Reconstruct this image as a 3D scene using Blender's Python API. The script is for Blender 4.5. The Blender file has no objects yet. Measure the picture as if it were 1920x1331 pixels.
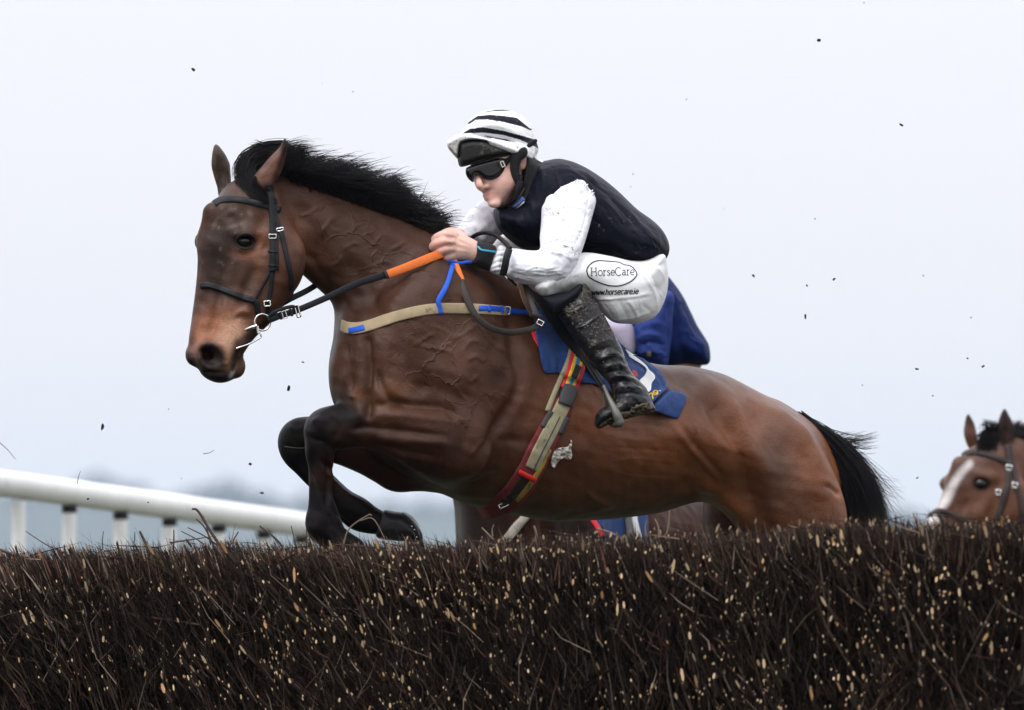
import bpy, math, random
import numpy as np
from mathutils import Vector
from mathutils.bvhtree import BVHTree

random.seed(7)
RNG = np.random.default_rng(7)
SC = bpy.context.scene
COL = SC.collection
R = math.radians

# ------------------------------------------------------------------ camera
MPP = 1.0 / 600.0            # metres per photograph pixel at the focus distance
DIST = 26.667                # focus distance: 300 mm lens, 3.2 m wide view
CAM_Z = 1.25
PITCH = math.atan(414.5 * MPP / DIST)
CAM = np.array([0.0, -DIST, CAM_Z])
FWD = np.array([0.0, math.cos(PITCH), math.sin(PITCH)])
UPV = np.array([0.0, -math.sin(PITCH), math.cos(PITCH)])
RGT = np.array([1.0, 0.0, 0.0])

cam = bpy.data.cameras.new('camera')
cam_o = bpy.data.objects.new('camera', cam)
COL.objects.link(cam_o)
cam_o.location = CAM
cam_o.rotation_euler = (R(90) + PITCH, 0, 0)
cam.lens = 300
cam.sensor_width = 36
cam.clip_start = 0.5
cam.clip_end = 20000
cam.dof.use_dof = True
cam.dof.focus_distance = DIST - 0.30
cam.dof.aperture_fstop = 4.0
SC.camera = cam_o
SC.render.resolution_x, SC.render.resolution_y = 1024, 709

# ------------------------------------------------------------------ light: bright overcast day
SUN_EL, SUN_AZ = 58.0, 215.0          # from in front of the horse, camera side
world = bpy.data.worlds.new('World')
SC.world = world
world.use_nodes = True
nt = world.node_tree
nt.nodes.clear()
w_out = nt.nodes.new('ShaderNodeOutputWorld')
w_bg = nt.nodes.new('ShaderNodeBackground')
w_sky = nt.nodes.new('ShaderNodeTexSky')
w_sky.sky_type = 'NISHITA'
w_sky.sun_disc = False
w_sky.sun_elevation = R(SUN_EL)
w_sky.sun_rotation = R(SUN_AZ)
w_sky.dust_density = 3.0
w_tc = nt.nodes.new('ShaderNodeTexCoord')
w_sep = nt.nodes.new('ShaderNodeSeparateXYZ')
nt.links.new(w_tc.outputs['Generated'], w_sep.inputs[0])
w_mr = nt.nodes.new('ShaderNodeMapRange')          # even cloud deck, gently brighter overhead (CIE overcast)
w_mr.inputs['From Min'].default_value = 0.0
w_mr.inputs['From Max'].default_value = 1.0
w_mr.inputs['To Min'].default_value = 0.92
w_mr.inputs['To Max'].default_value = 2.3
nt.links.new(w_sep.outputs['Z'], w_mr.inputs['Value'])
w_cl = nt.nodes.new('ShaderNodeMix'); w_cl.data_type = 'RGBA'; w_cl.blend_type = 'MULTIPLY'
w_cl.inputs['Factor'].default_value = 1.0
w_cl.inputs[6].default_value = (9.4, 9.45, 9.95, 1)
nt.links.new(w_mr.outputs['Result'], w_cl.inputs[7])
w_mx = nt.nodes.new('ShaderNodeMix'); w_mx.data_type = 'RGBA'
w_mx.inputs['Factor'].default_value = 0.93          # cloud cover over the clear Nishita sky
nt.links.new(w_sky.outputs['Color'], w_mx.inputs[6])
nt.links.new(w_cl.outputs[2], w_mx.inputs[7])
nt.links.new(w_mx.outputs[2], w_bg.inputs['Color'])
w_bg.inputs['Strength'].default_value = 0.1
nt.links.new(w_bg.outputs[0], w_out.inputs['Surface'])

sun = bpy.data.lights.new('sun', 'SUN')
sun.energy = 1.6
sun.angle = R(24)
sun.color = (1.0, 0.97, 0.93)
sun_o = bpy.data.objects.new('sun', sun)
COL.objects.link(sun_o)
_az = R(205)                                        # direction the light comes from, seen from above
sd = Vector((-0.45, -0.62, 1.0)).normalized()
sun_o.rotation_euler = sd.to_track_quat('Z', 'Y').to_euler()
w_sky.sun_elevation = math.asin(sd.z)
w_sky.sun_rotation = math.atan2(sd.x, sd.y)

SC.view_settings.view_transform = 'Standard'
SC.view_settings.look = 'None'
SC.view_settings.exposure = 0.08
SC.view_settings.gamma = 1.0
SC.view_settings.use_curve_mapping = False
SC.cycles.use_denoising = True
SC.cycles.max_bounces = 8
SC.cycles.volume_bounces = 1
SC.cycles.transparent_max_bounces = 8

# ------------------------------------------------------------------ places
def to_world(p):
    """(x, y) in photograph pixels, depth in pixel units behind the focus plane -> metres."""
    p = np.atleast_2d(np.asarray(p, float))
    k = (DIST + p[:, 2] * MPP) / DIST
    a = (p[:, 0] - 960.0) * MPP * k
    b = (665.5 - p[:, 1]) * MPP * k
    return CAM + a[:, None] * RGT + b[:, None] * UPV + (DIST + p[:, 2] * MPP)[:, None] * FWD

def at(x, y, d=0.0):
    return to_world([(x, y, d)])[0]

# ------------------------------------------------------------------ objects
def tag(o, label=None, cat=None, group=None, kind=None):
    if label: o['label'] = label
    if cat: o['category'] = cat
    if group: o['group'] = group
    if kind: o['kind'] = kind
    return o

def empty(name, loc, label=None, cat=None, group=None):
    o = bpy.data.objects.new(name, None)
    o.empty_display_size = 0.05
    o.location = loc
    COL.objects.link(o)
    return tag(o, label, cat, group)

def root_loc(o):
    while o.parent: o = o.parent
    return np.array(o.location) if o.type == 'EMPTY' else np.zeros(3)

def raw_mesh(name, V, quads=None, tris=None, smooth=True):
    V = np.asarray(V, np.float32)
    me = bpy.data.meshes.new(name)
    nq = 0 if quads is None else len(quads)
    ntri = 0 if tris is None else len(tris)
    loops = []
    starts = []
    if nq:
        loops.append(np.asarray(quads, np.int32).ravel())
        starts.append(np.arange(nq) * 4)
    if ntri:
        loops.append(np.asarray(tris, np.int32).ravel())
        starts.append(nq * 4 + np.arange(ntri) * 3)
    loops = np.concatenate(loops)
    starts = np.concatenate(starts).astype(np.int32)
    me.vertices.add(len(V))
    me.vertices.foreach_set('co', V.ravel())
    me.loops.add(len(loops))
    me.loops.foreach_set('vertex_index', loops)
    me.polygons.add(nq + ntri)
    me.polygons.foreach_set('loop_start', starts)
    if smooth:
        me.polygons.foreach_set('use_smooth', np.ones(nq + ntri, bool))
    me.update(calc_edges=True)
    return me

def link(name, me, mat, parent=None, world_space=False):
    o = bpy.data.objects.new(name, me)
    COL.objects.link(o)
    if mat is not None:
        for m in (mat if isinstance(mat, (list, tuple)) else [mat]):
            me.materials.append(m)
    if parent is not None:
        o.parent = parent
    return o

def put(name, V, quads=None, tris=None, mat=None, parent=None, smooth=True, world_space=False, col=None):
    """one mesh object from pixel-space (x, y, depth) vertices."""
    W = np.asarray(V, float) if world_space else to_world(V)
    if parent is not None:
        W = W - root_loc(parent)
    me = raw_mesh(name, W, quads, tris, smooth)
    if col is not None:
        at_ = me.color_attributes.new('Col', 'FLOAT_COLOR', 'POINT')
        c4 = np.ones((len(W), 4), np.float32); c4[:, :3] = col
        at_.data.foreach_set('color', c4.ravel())
    return link(name, me, mat, parent)

# ------------------------------------------------------------------ implicit-surface kit (pixel space)
def smin(a, b, k):
    if k <= 0: return np.minimum(a, b)
    h = np.maximum(k - np.abs(a - b), 0.0) / k
    return np.minimum(a, b) - h * h * (k * 0.25)

def catmull(P, n=8, closed=False):
    P = np.asarray(P, float)
    if len(P) < 3 and not closed:
        t = np.linspace(0, 1, n + 1)[:, None]
        return P[0] * (1 - t) + P[1] * t
    if closed:
        Q = np.vstack([P[-1], P, P[0], P[1]])
    else:
        Q = np.vstack([2 * P[0] - P[1], P, 2 * P[-1] - P[-2]])
    out = []
    t = np.linspace(0, 1, n, endpoint=False)[:, None]
    for i in range(1, len(Q) - 2):
        p0, p1, p2, p3 = Q[i - 1], Q[i], Q[i + 1], Q[i + 2]
        out.append(0.5 * (2 * p1 + (p2 - p0) * t + (2 * p0 - 5 * p1 + 4 * p2 - p3) * t * t + (3 * p1 - p0 - 3 * p2 + p3) * t ** 3))
    out = np.vstack(out)
    if not closed:
        out = np.vstack([out, P[-1]])
    return out

def blur1(a, s, axis):
    r = int(3 * s) + 1
    x = np.arange(-r, r + 1)
    k = np.exp(-0.5 * (x / s) ** 2); k /= k.sum()
    pad = [(0, 0)] * a.ndim; pad[axis] = (r, r)
    b = np.pad(a, pad, mode='edge')
    out = np.zeros_like(a)
    n = a.shape[axis]
    for i, w in enumerate(k):
        sl = [slice(None)] * a.ndim; sl[axis] = slice(i, i + n)
        out += w * b[tuple(sl)]
    return out

def poly_sd(X, Y, P):
    """signed distance to a closed 2-D polygon, positive inside."""
    P = np.asarray(P, float)
    d2 = np.full(np.broadcast(X, Y).shape, 1e18)
    ins = np.zeros(d2.shape, bool)
    n = len(P)
    for i in range(n):
        ax, ay = P[i]; bx, by = P[(i + 1) % n]
        ex, ey = bx - ax, by - ay
        L = ex * ex + ey * ey + 1e-12
        t = np.clip(((X - ax) * ex + (Y - ay) * ey) / L, 0, 1)
        dx = X - ax - t * ex; dy = Y - ay - t * ey
        d2 = np.minimum(d2, dx * dx + dy * dy)
        c = ((ay > Y) != (by > Y)) & (X < (bx - ax) * (Y - ay) / (by - ay + 1e-12) + ax)
        ins ^= c
    d = np.sqrt(d2)
    return np.where(ins, d, -d)

class Field:
    def __init__(self, x0, x1, y0, y1, z0, z1, h, shear=(0.0, 0.0)):
        self.h = h
        self.o = np.array([x0, y0, z0], float)
        self.xs = np.arange(x0, x1 + h, h, dtype=np.float32)
        self.ys = np.arange(y0, y1 + h, h, dtype=np.float32)
        self.zs = np.arange(z0, z1 + h, h, dtype=np.float32)
        self.sh = shear                      # depth = z + sh0 + sh1 * x
        self.F = np.full((len(self.xs), len(self.ys), len(self.zs)), 200.0, np.float32)

    def box(self, x0, x1, y0, y1, d0=None, d1=None):
        def rng(a, lo, hi):
            i = max(0, int((lo - a[0]) / self.h)); j = min(len(a), int((hi - a[0]) / self.h) + 2)
            return slice(i, max(j, i))
        sx, sy = rng(self.xs, x0, x1), rng(self.ys, y0, y1)
        if d0 is None:
            sz = slice(0, len(self.zs))
        else:
            s0 = self.sh[0] + self.sh[1] * x0; s1 = self.sh[0] + self.sh[1] * x1
            sz = rng(self.zs, d0 - max(s0, s1), d1 - min(s0, s1))
        X = self.xs[sx][:, None]; Y = self.ys[sy][None, :]
        Z = (self.zs[sz][None, None, :] + (self.sh[0] + self.sh[1] * X)[:, :, None])
        return (sx, sy, sz), X, Y, Z

    def _join(self, s, f, k, cut=False):
        if cut:
            self.F[s] = -smin(-self.F[s], f, k)
        else:
            self.F[s] = smin(self.F[s], f.astype(np.float32), k)

    def poly(self, P, R_, W, d=(0, 0, 0), Wg=(0, 0, 0, 0), k=12, blur=5, cut=False, smooth=6, pw=2.0):
        """outline P inflated: rim radius R_, half-depth W, mid-plane depth d0 + gx*x + gy*y"""
        P = np.asarray(P, float)
        if smooth: P = catmull(P, smooth, True)
        m = k + 14
        s, X, Y, Z = self.box(P[:, 0].min() - m, P[:, 0].max() + m, P[:, 1].min() - m, P[:, 1].max() + m)
        sd = poly_sd(X, Y, P)
        if blur: sd = blur1(blur1(sd, blur / self.h, 0), blur / self.h, 1)
        g = np.maximum(R_ - sd, 0)
        Wm = np.maximum(W + Wg[0] * (X - Wg[2]) + Wg[1] * (Y - Wg[3]), 4)
        mid = d(X, Y) if callable(d) else d[0] + d[1] * X + d[2] * Y
        u = (Z - mid[:, :, None]) * (R_ / Wm)[:, :, None]
        if pw == 2.0:
            f = np.sqrt((g * g)[:, :, None] + u * u) - R_
        else:
            f = ((g ** pw)[:, :, None] + np.abs(u) ** pw) ** (1 / pw) - R_
        f = f * np.minimum(1.0, Wm / R_)[:, :, None]
        self._join(s, f, k, cut)

    def tube(self, pts, k=12, cut=False, n=7):
        """pts (x, y, d, r in the picture plane, r in depth)"""
        P = np.asarray(pts, float)
        if P.shape[1] == 4: P = np.hstack([P, P[:, 3:4]])
        P = catmull(P, n)
        m = k + 8
        r = P[:, 3].max() + m
        rd = P[:, 4].max() + m
        s, X, Y, Z = self.box(P[:, 0].min() - r, P[:, 0].max() + r, P[:, 1].min() - r, P[:, 1].max() + r,
                              P[:, 2].min() - rd, P[:, 2].max() + rd)
        best = np.full((X.shape[0], Y.shape[1]), 1e9); D = best.copy(); M = [best.copy() for _ in range(3)]
        for a, b in zip(P[:-1], P[1:]):
            e = b - a
            L = e[0] ** 2 + e[1] ** 2 + 1e-9
            t = np.clip(((X - a[0]) * e[0] + (Y - a[1]) * e[1]) / L, 0, 1)
            dx = X - a[0] - t * e[0]; dy = Y - a[1] - t * e[1]
            dd = np.sqrt(dx * dx + dy * dy)
            q = dd - (a[3] + t * e[3])
            w = q < best
            best = np.where(w, q, best); D = np.where(w, dd, D)
            for i, c in enumerate((2, 3, 4)):
                M[i] = np.where(w, a[c] + t * e[c], M[i])
        dm, rn, rdp = M
        u = (Z - dm[:, :, None]) * (rn / rdp)[:, :, None]
        f = (np.sqrt((D * D)[:, :, None] + u * u) - rn[:, :, None]) * np.minimum(1, rdp / rn)[:, :, None]
        self._join(s, f, k, cut)

    def tube3(self, pts, k=8, cut=False, n=5):
        """round cone chain in full 3-D: pts (x, y, d, r)"""
        P = catmull(np.asarray(pts, float), n)
        m = k + 6
        r = P[:, 3].max() + m
        s, X, Y, Z = self.box(P[:, 0].min() - r, P[:, 0].max() + r, P[:, 1].min() - r, P[:, 1].max() + r,
                              P[:, 2].min() - r, P[:, 2].max() + r)
        X = X[:, :, None]; Y = Y[:, :, None]
        f = None
        for a, b in zip(P[:-1], P[1:]):
            e = b - a
            L = (e[:3] ** 2).sum() + 1e-9
            t = np.clip(((X - a[0]) * e[0] + (Y - a[1]) * e[1] + (Z - a[2]) * e[2]) / L, 0, 1)
            q = np.sqrt((X - a[0] - t * e[0]) ** 2 + (Y - a[1] - t * e[1]) ** 2 + (Z - a[2] - t * e[2]) ** 2) - (a[3] + t * e[3])
            f = q if f is None else np.minimum(f, q)
        self._join(s, f, k, cut)

    def ell(self, x, y, d, rx, ry, rz, ang=0, k=10, cut=False):
        m = max(rx, ry) + k + 6
        s, X, Y, Z = self.box(x - m, x + m, y - m, y + m, d - rz - k - 6, d + rz + k + 6)
        c, si = math.cos(R(ang)), math.sin(R(ang))
        u = ((X - x) * c + (Y - y) * si) / rx; v = (-(X - x) * si + (Y - y) * c) / ry
        q = np.sqrt((u * u + v * v)[:, :, None] + ((Z - d) / rz) ** 2)
        self._join(s, (q - 1) * min(rx, ry, rz), k, cut)

    def mesh(self, smooth=2):
        F = self.F
        nx, ny, nz = F.shape
        I = F < 0
        cnt = np.zeros((nx - 1, ny - 1, nz - 1), np.uint8)
        for i in (0, 1):
            for j in (0, 1):
                for l in (0, 1):
                    cnt += I[i:nx - 1 + i, j:ny - 1 + j, l:nz - 1 + l]
        ci, cj, ck = np.nonzero((cnt > 0) & (cnt < 8))
        del cnt
        idx = np.full((nx - 1, ny - 1, nz - 1), -1, np.int32)
        idx[ci, cj, ck] = np.arange(len(ci))
        pos = np.zeros((len(ci), 3)); num = np.zeros(len(ci))
        corners = [(i, j, l) for i in (0, 1) for j in (0, 1) for l in (0, 1)]
        for a in corners:
            for ax in range(3):
                if a[ax]: continue
                b = list(a); b[ax] = 1
                fa = F[ci + a[0], cj + a[1], ck + a[2]]; fb = F[ci + b[0], cj + b[1], ck + b[2]]
                w = (fa < 0) != (fb < 0)
                t = np.where(w, fa / np.where(w, fa - fb, 1), 0)
                for c in range(3):
                    pos[:, c] += np.where(w, a[c] + (t if c == ax else 0), 0)
                num += w
        V = (pos / num[:, None] + np.stack([ci, cj, ck], 1)) * self.h + self.o
        V[:, 2] += self.sh[0] + self.sh[1] * V[:, 0]
        quads = []
        for ax in range(3):
            sl0 = [slice(1, -1)] * 3; sl1 = [slice(1, -1)] * 3
            sl0[ax] = slice(0, -1); sl1[ax] = slice(1, None)
            A = I[tuple(sl0)]; B = I[tuple(sl1)]
            e = np.nonzero(A != B)
            fl = A[e]
            e = [e[c] + (0 if c == ax else 1) for c in range(3)]
            u, v = (ax + 1) % 3, (ax + 2) % 3
            def cell(du, dv):
                q = [e[0].copy(), e[1].copy(), e[2].copy()]
                q[u] -= du; q[v] -= dv
                return idx[q[0], q[1], q[2]]
            Q = np.stack([cell(1, 1), cell(0, 1), cell(0, 0), cell(1, 0)], 1)
            Q[~fl] = Q[~fl][:, ::-1]
            quads.append(Q)
        Q = np.vstack(quads)
        Q = Q[(Q >= 0).all(1)]
        N = normals(V, Q)
        if (N * (V - V.mean(0))).sum() < 0: Q = Q[:, ::-1]
        V = relax(V, Q, smooth)
        return V, Q

def neighbours(Q):
    E = np.vstack([Q[:, [i, (i + 1) % Q.shape[1]]] for i in range(Q.shape[1])])
    return np.vstack([E, E[:, ::-1]])

def relax(V, Q, n=2, f=0.5):
    E = neighbours(Q)
    deg = np.bincount(E[:, 0], minlength=len(V)).astype(float); deg[deg == 0] = 1
    for _ in range(n):
        for lam in (f, -f * 1.04):
            m = np.stack([np.bincount(E[:, 0], weights=V[E[:, 1], c], minlength=len(V)) for c in range(3)], 1) / deg[:, None]
            V = V + lam * (m - V)
    return V

def normals(V, Q):
    a = V[Q[:, 2]] - V[Q[:, 0]]; b = V[Q[:, 3]] - V[Q[:, 1]]
    n = np.cross(a, b)
    N = np.zeros_like(V)
    for i in range(4):
        for c in range(3):
            N[:, c] += np.bincount(Q[:, i], weights=n[:, c], minlength=len(V))
    return N / (np.linalg.norm(N, axis=1, keepdims=True) + 1e-9)

def seg_dist(V, P):
    """2-D distance from vertices to a polyline, with the position along it 0..1"""
    best = np.full(len(V), 1e9); tt = np.zeros(len(V))
    n = len(P) - 1
    for i in range(n):
        a, b = P[i], P[i + 1]
        e = b - a
        t = np.clip(((V[:, 0] - a[0]) * e[0] + (V[:, 1] - a[1]) * e[1]) / (e @ e + 1e-9), 0, 1)
        d = np.hypot(V[:, 0] - a[0] - t * e[0], V[:, 1] - a[1] - t * e[1])
        w = d < best
        best[w] = d[w]; tt[w] = (i + t[w]) / n
    return best, tt

class Sculpt:
    """adds relief (in pixel units, along the normals) to the camera-facing half of a mesh"""
    def __init__(self, V, Q):
        self.V, self.Q = V, Q
        self.N = normals(V, Q)
        self.face = np.clip(-self.N[:, 2] * 2.0, 0, 1)
        self.D = np.zeros(len(V))
    def stroke(self, pts, w, h, taper=True, n=6, sharp=False):
        P = catmull(np.asarray(pts, float), n) if len(pts) > 2 else np.asarray(pts, float)
        m = 3 * w
        s = np.nonzero((self.V[:, 0] > P[:, 0].min() - m) & (self.V[:, 0] < P[:, 0].max() + m) &
                       (self.V[:, 1] > P[:, 1].min() - m) & (self.V[:, 1] < P[:, 1].max() + m) & (self.face > 0))[0]
        if not len(s): return
        d, t = seg_dist(self.V[s], P)
        g = (np.exp(-d / (0.55 * w)) if sharp else np.exp(-(d / w) ** 2)) * h
        if taper: g *= np.clip(np.minimum(t, 1 - t) * 5 + 0.15, 0, 1)
        self.D[s] += g
    def bump(self, x, y, rx, ry, h, ang=0):
        c, si = math.cos(R(ang)), math.sin(R(ang))
        u = ((self.V[:, 0] - x) * c + (self.V[:, 1] - y) * si) / rx
        v = (-(self.V[:, 0] - x) * si + (self.V[:, 1] - y) * c) / ry
        self.D += h * np.exp(-(u * u + v * v))
    def plateau(self, P, edge, h):
        P = catmull(np.asarray(P, float), 6, True)
        m = edge * 2
        s = np.nonzero((self.V[:, 0] > P[:, 0].min() - m) & (self.V[:, 0] < P[:, 0].max() + m) &
                       (self.V[:, 1] > P[:, 1].min() - m) & (self.V[:, 1] < P[:, 1].max() + m))[0]
        sd = poly_sd(self.V[s, 0], self.V[s, 1], P)
        t = np.clip(sd / edge * 0.5 + 0.5, 0, 1)
        self.D[s] += h * t * t * (3 - 2 * t)
    def noise(self, scale, h, seed=0, stretch=(1, 1, 1), n=24):
        g = np.random.default_rng(seed)
        a = np.zeros(len(self.V))
        for _ in range(n):
            k = g.normal(size=3) * np.asarray(stretch) / scale
            a += np.sin(self.V @ k * 2.2 + g.uniform(0, 6.28))
        self.D += h * a / math.sqrt(n)
    def creases(self, a, b, n, length, ang, spread, w=2.6, h=1.6, seed=0):
        """n thin sharp folds whose middles lie along a-b, each at about the given angle"""
        g = np.random.default_rng(seed)
        for i in range(n):
            t = g.random(); c = np.asarray(a, float) * (1 - t) + np.asarray(b, float) * t + g.normal(0, 4, 2)
            th = R(ang + g.normal(0, spread)); L = length * g.uniform(0.5, 1.2) / 2
            u = np.array([math.cos(th), math.sin(th)]); k = np.array([-u[1], u[0]]) * g.normal(0, 0.18) * L
            self.stroke([c - u * L, c + k, c + u * L], w * g.uniform(0.7, 1.3), h * g.uniform(0.5, 1.3) * g.choice([1, 1, -0.8]), True, 5, True)
    def done(self, facing=True):
        V = self.V + self.N * (self.D * (self.face if facing else 1))[:, None]
        return V

class Skin:
    """ray-cast helper: depth of a surface under a photograph pixel"""
    def __init__(self, *vq):
        vs, qs, n = [], [], 0
        for V, Q in vq:
            vs.append(np.asarray(V)); qs.append(np.asarray(Q) + n); n += len(V)
        self.t = BVHTree.FromPolygons(np.vstack(vs).tolist(), np.vstack(qs).tolist())
    def depth(self, x, y, default=None):
        h = self.t.ray_cast((x, y, -3000.0), (0, 0, 1))
        return default if h[0] is None else h[0].z
    def depths(self, P, lift=0.0, smooth=2, default=None):
        d = np.array([self.depth(p[0], p[1], np.nan if default is None else default) for p in P], float)
        ok = ~np.isnan(d)
        if not ok.any(): d[:] = 0
        elif not ok.all(): d = np.interp(np.arange(len(d)), np.nonzero(ok)[0], d[ok])
        for _ in range(smooth):
            d[1:-1] = np.minimum(d[1:-1], (d[:-2] + 2 * d[1:-1] + d[2:]) / 4 + 0.6)
        return d - lift

    def depth_map(self, x0, x1, y0, y1, step=6, blur=1.0, lift=0.0, cap=None):
        """smooth function depth(X, Y) of the surface over a pixel window"""
        xs = np.arange(x0, x1 + step, step, dtype=float); ys = np.arange(y0, y1 + step, step, dtype=float)
        G = np.array([[self.depth(x, y, np.nan) for y in ys] for x in xs], float)
        for _ in range(60):
            bad = np.isnan(G)
            if not bad.any(): break
            p = np.pad(G, 1, constant_values=np.nan)
            nb = np.stack([p[:-2, 1:-1], p[2:, 1:-1], p[1:-1, :-2], p[1:-1, 2:]])
            c = (~np.isnan(nb)).sum(0); m = np.where(c > 0, np.nansum(nb, 0) / np.maximum(c, 1), np.nan)
            G = np.where(bad, m, G)
        if blur: G = blur1(blur1(G, blur, 0), blur, 1)
        G = G - lift
        def f(X, Y):
            X, Y = np.broadcast_arrays(np.asarray(X, float), np.asarray(Y, float))
            fx = np.clip((X - x0) / step, 0, len(xs) - 1.001); fy = np.clip((Y - y0) / step, 0, len(ys) - 1.001)
            i = fx.astype(int); j = fy.astype(int); a = fx - i; b = fy - j
            return (G[i, j] * (1 - a) * (1 - b) + G[i + 1, j] * a * (1 - b) + G[i, j + 1] * (1 - a) * b + G[i + 1, j + 1] * a * b)
        return f

def sheet(P, d, thick=3.0, h=2.5, edge=None, smooth=5, blur=1.2, closed_smooth=1, sculpt=None):
    """cloth, panel or print: outline P, mid-surface depth function d(x, y), given half thickness"""
    P = np.asarray(P, float)
    x0, y0 = P.min(0) - 8; x1, y1 = P.max(0) + 8
    gx_, gy_ = np.meshgrid(np.linspace(x0, x1, 40), np.linspace(y0, y1, 40), indexing='ij')
    dd = d(gx_, gy_)
    A = np.stack([np.ones(gx_.size), gx_.ravel()], 1)
    co = np.linalg.lstsq(A, dd.ravel(), rcond=None)[0]
    r = (dd - co[0] - co[1] * gx_)
    f = Field(x0, x1, y0, y1, r.min() - thick - 8, r.max() + thick + 8, h, (co[0], co[1]))
    f.poly(P, edge or thick, thick, d, k=0, blur=blur, smooth=smooth)
    V, Q = f.mesh(closed_smooth)
    if sculpt:
        s = Sculpt(V, Q); sculpt(s); V = s.done()
    return V, Q

def resample(P, step):
    P = np.asarray(P, float)
    L = np.concatenate([[0], np.cumsum(np.linalg.norm(np.diff(P[:, :2], axis=0), axis=1))])
    n = max(2, int(L[-1] / step) + 1)
    t = np.linspace(0, L[-1], n)
    return np.stack([np.interp(t, L, P[:, c]) for c in range(P.shape[1])], 1)

def ribbon(P3, half_w, thick, side=None, flat=None):
    """strap with a box section (rounded face) along 3-D path P3; side = unit vectors across it"""
    P3 = np.asarray(P3, float)
    n = len(P3)
    T = np.gradient(P3, axis=0); T /= np.linalg.norm(T, axis=1, keepdims=True) + 1e-9
    if side is None:
        S = np.cross(T, np.array([0, 0, 1.0]));
    else:
        S = np.asarray(side, float)
    S /= np.linalg.norm(S, axis=1, keepdims=True) + 1e-9
    Nn = np.cross(S, T); Nn *= np.where(Nn[:, 2:3] > 0, -1, 1)      # towards the camera
    hw = np.broadcast_to(np.asarray(half_w, float), (n,))[:, None]
    prof = [(-1, -0.5), (-1, 0.25), (-0.8, 0.5), (0, 0.6), (0.8, 0.5), (1, 0.25), (1, -0.5), (0, -0.5)]
    m = len(prof)
    V = np.stack([P3 + S * hw * a + Nn * thick * b for a, b in prof], 1).reshape(-1, 3)
    i = np.arange(n - 1)[:, None] * m; j = np.arange(m)[None, :]
    Q = np.stack([i + j, i + (j + 1) % m, i + m + (j + 1) % m, i + m + j], -1).reshape(-1, 4)
    caps = np.array([[0, 1, 2, 3], [0, 3, 4, 7], [4, 5, 6, 7]])
    Q = np.vstack([Q, caps[:, ::-1], caps + (n - 1) * m])
    if (normals(V, Q) * (V - V.mean(0))).sum() < 0: Q = Q[:, ::-1]
    return V, Q

def strap_on(skin, pts, width, thick=3, lift=1.5, step=4, n=8, across=True, tail=None):
    """strap lying on a surface; follows its depth along and across. width: number or list per control point"""
    P = np.asarray(pts, float)[:, :2]
    w = np.broadcast_to(np.asarray(width, float), (len(P),))
    C = catmull(np.hstack([P, w[:, None]]), n) if len(P) > 2 else np.hstack([P, w[:, None]])
    C = resample(C, step)
    T = np.gradient(C[:, :2], axis=0); T /= np.linalg.norm(T, axis=1, keepdims=True) + 1e-9
    Nn = np.stack([-T[:, 1], T[:, 0]], 1)
    hw = C[:, 2] / 2
    dc = skin.depths(C, lift)
    if across:
        da = skin.depths(C[:, :2] + Nn * hw[:, None] * 0.8, lift, default=None); db = skin.depths(C[:, :2] - Nn * hw[:, None] * 0.8, lift)
        sl = np.clip((da - db) / (1.6 * hw), -1.5, 1.5)
        for _ in range(3): sl[1:-1] = (sl[:-2] + sl[1:-1] * 2 + sl[2:]) / 4
        dc = np.minimum(dc, (da + db) / 2)
    else:
        sl = np.zeros(len(C))
    P3 = np.hstack([C[:, :2], dc[:, None]])
    S = np.hstack([Nn, sl[:, None]])
    hw3 = hw * np.sqrt(1 + sl ** 2)
    if tail is not None:                       # carry on round the far side
        P3 = np.vstack([P3, tail]); S = np.vstack([S, np.repeat(S[-1:], len(tail), 0)]); hw3 = np.concatenate([hw3, np.repeat(hw3[-1:], len(tail))])
    return ribbon(P3, hw3, thick, S)

def tube_mesh(P3, r, sides=8, closed=False):
    P3 = np.asarray(P3, float); n = len(P3)
    T = np.gradient(P3, axis=0)
    if closed:
        T = np.roll(P3, -1, 0) - np.roll(P3, 1, 0)
    T /= np.linalg.norm(T, axis=1, keepdims=True) + 1e-9
    ref = np.array([0.13, 0.21, 0.97])
    A = np.cross(T, ref); A /= np.linalg.norm(A, axis=1, keepdims=True) + 1e-9
    B = np.cross(T, A)
    r = np.broadcast_to(np.asarray(r, float), (n,))
    an = np.linspace(0, 2 * np.pi, sides, endpoint=False)
    V = (P3[:, None, :] + r[:, None, None] * (np.cos(an)[None, :, None] * A[:, None, :] + np.sin(an)[None, :, None] * B[:, None, :])).reshape(-1, 3)
    m = sides
    rng = n if closed else n - 1
    i = np.arange(rng)[:, None] * m; i2 = (np.arange(rng)[:, None] + 1) % n * m
    j = np.arange(m)[None, :]; j2 = (j + 1) % m
    Q = np.stack([i + j, i + j2, i2 + j2, i2 + j], -1).reshape(-1, 4)
    return V, Q

def merge(*vq):
    vs, qs, n = [], [], 0
    for V, Q in vq:
        vs.append(np.asarray(V)); qs.append(np.asarray(Q) + n); n += len(V)
    return np.vstack(vs), np.vstack(qs)

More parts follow.
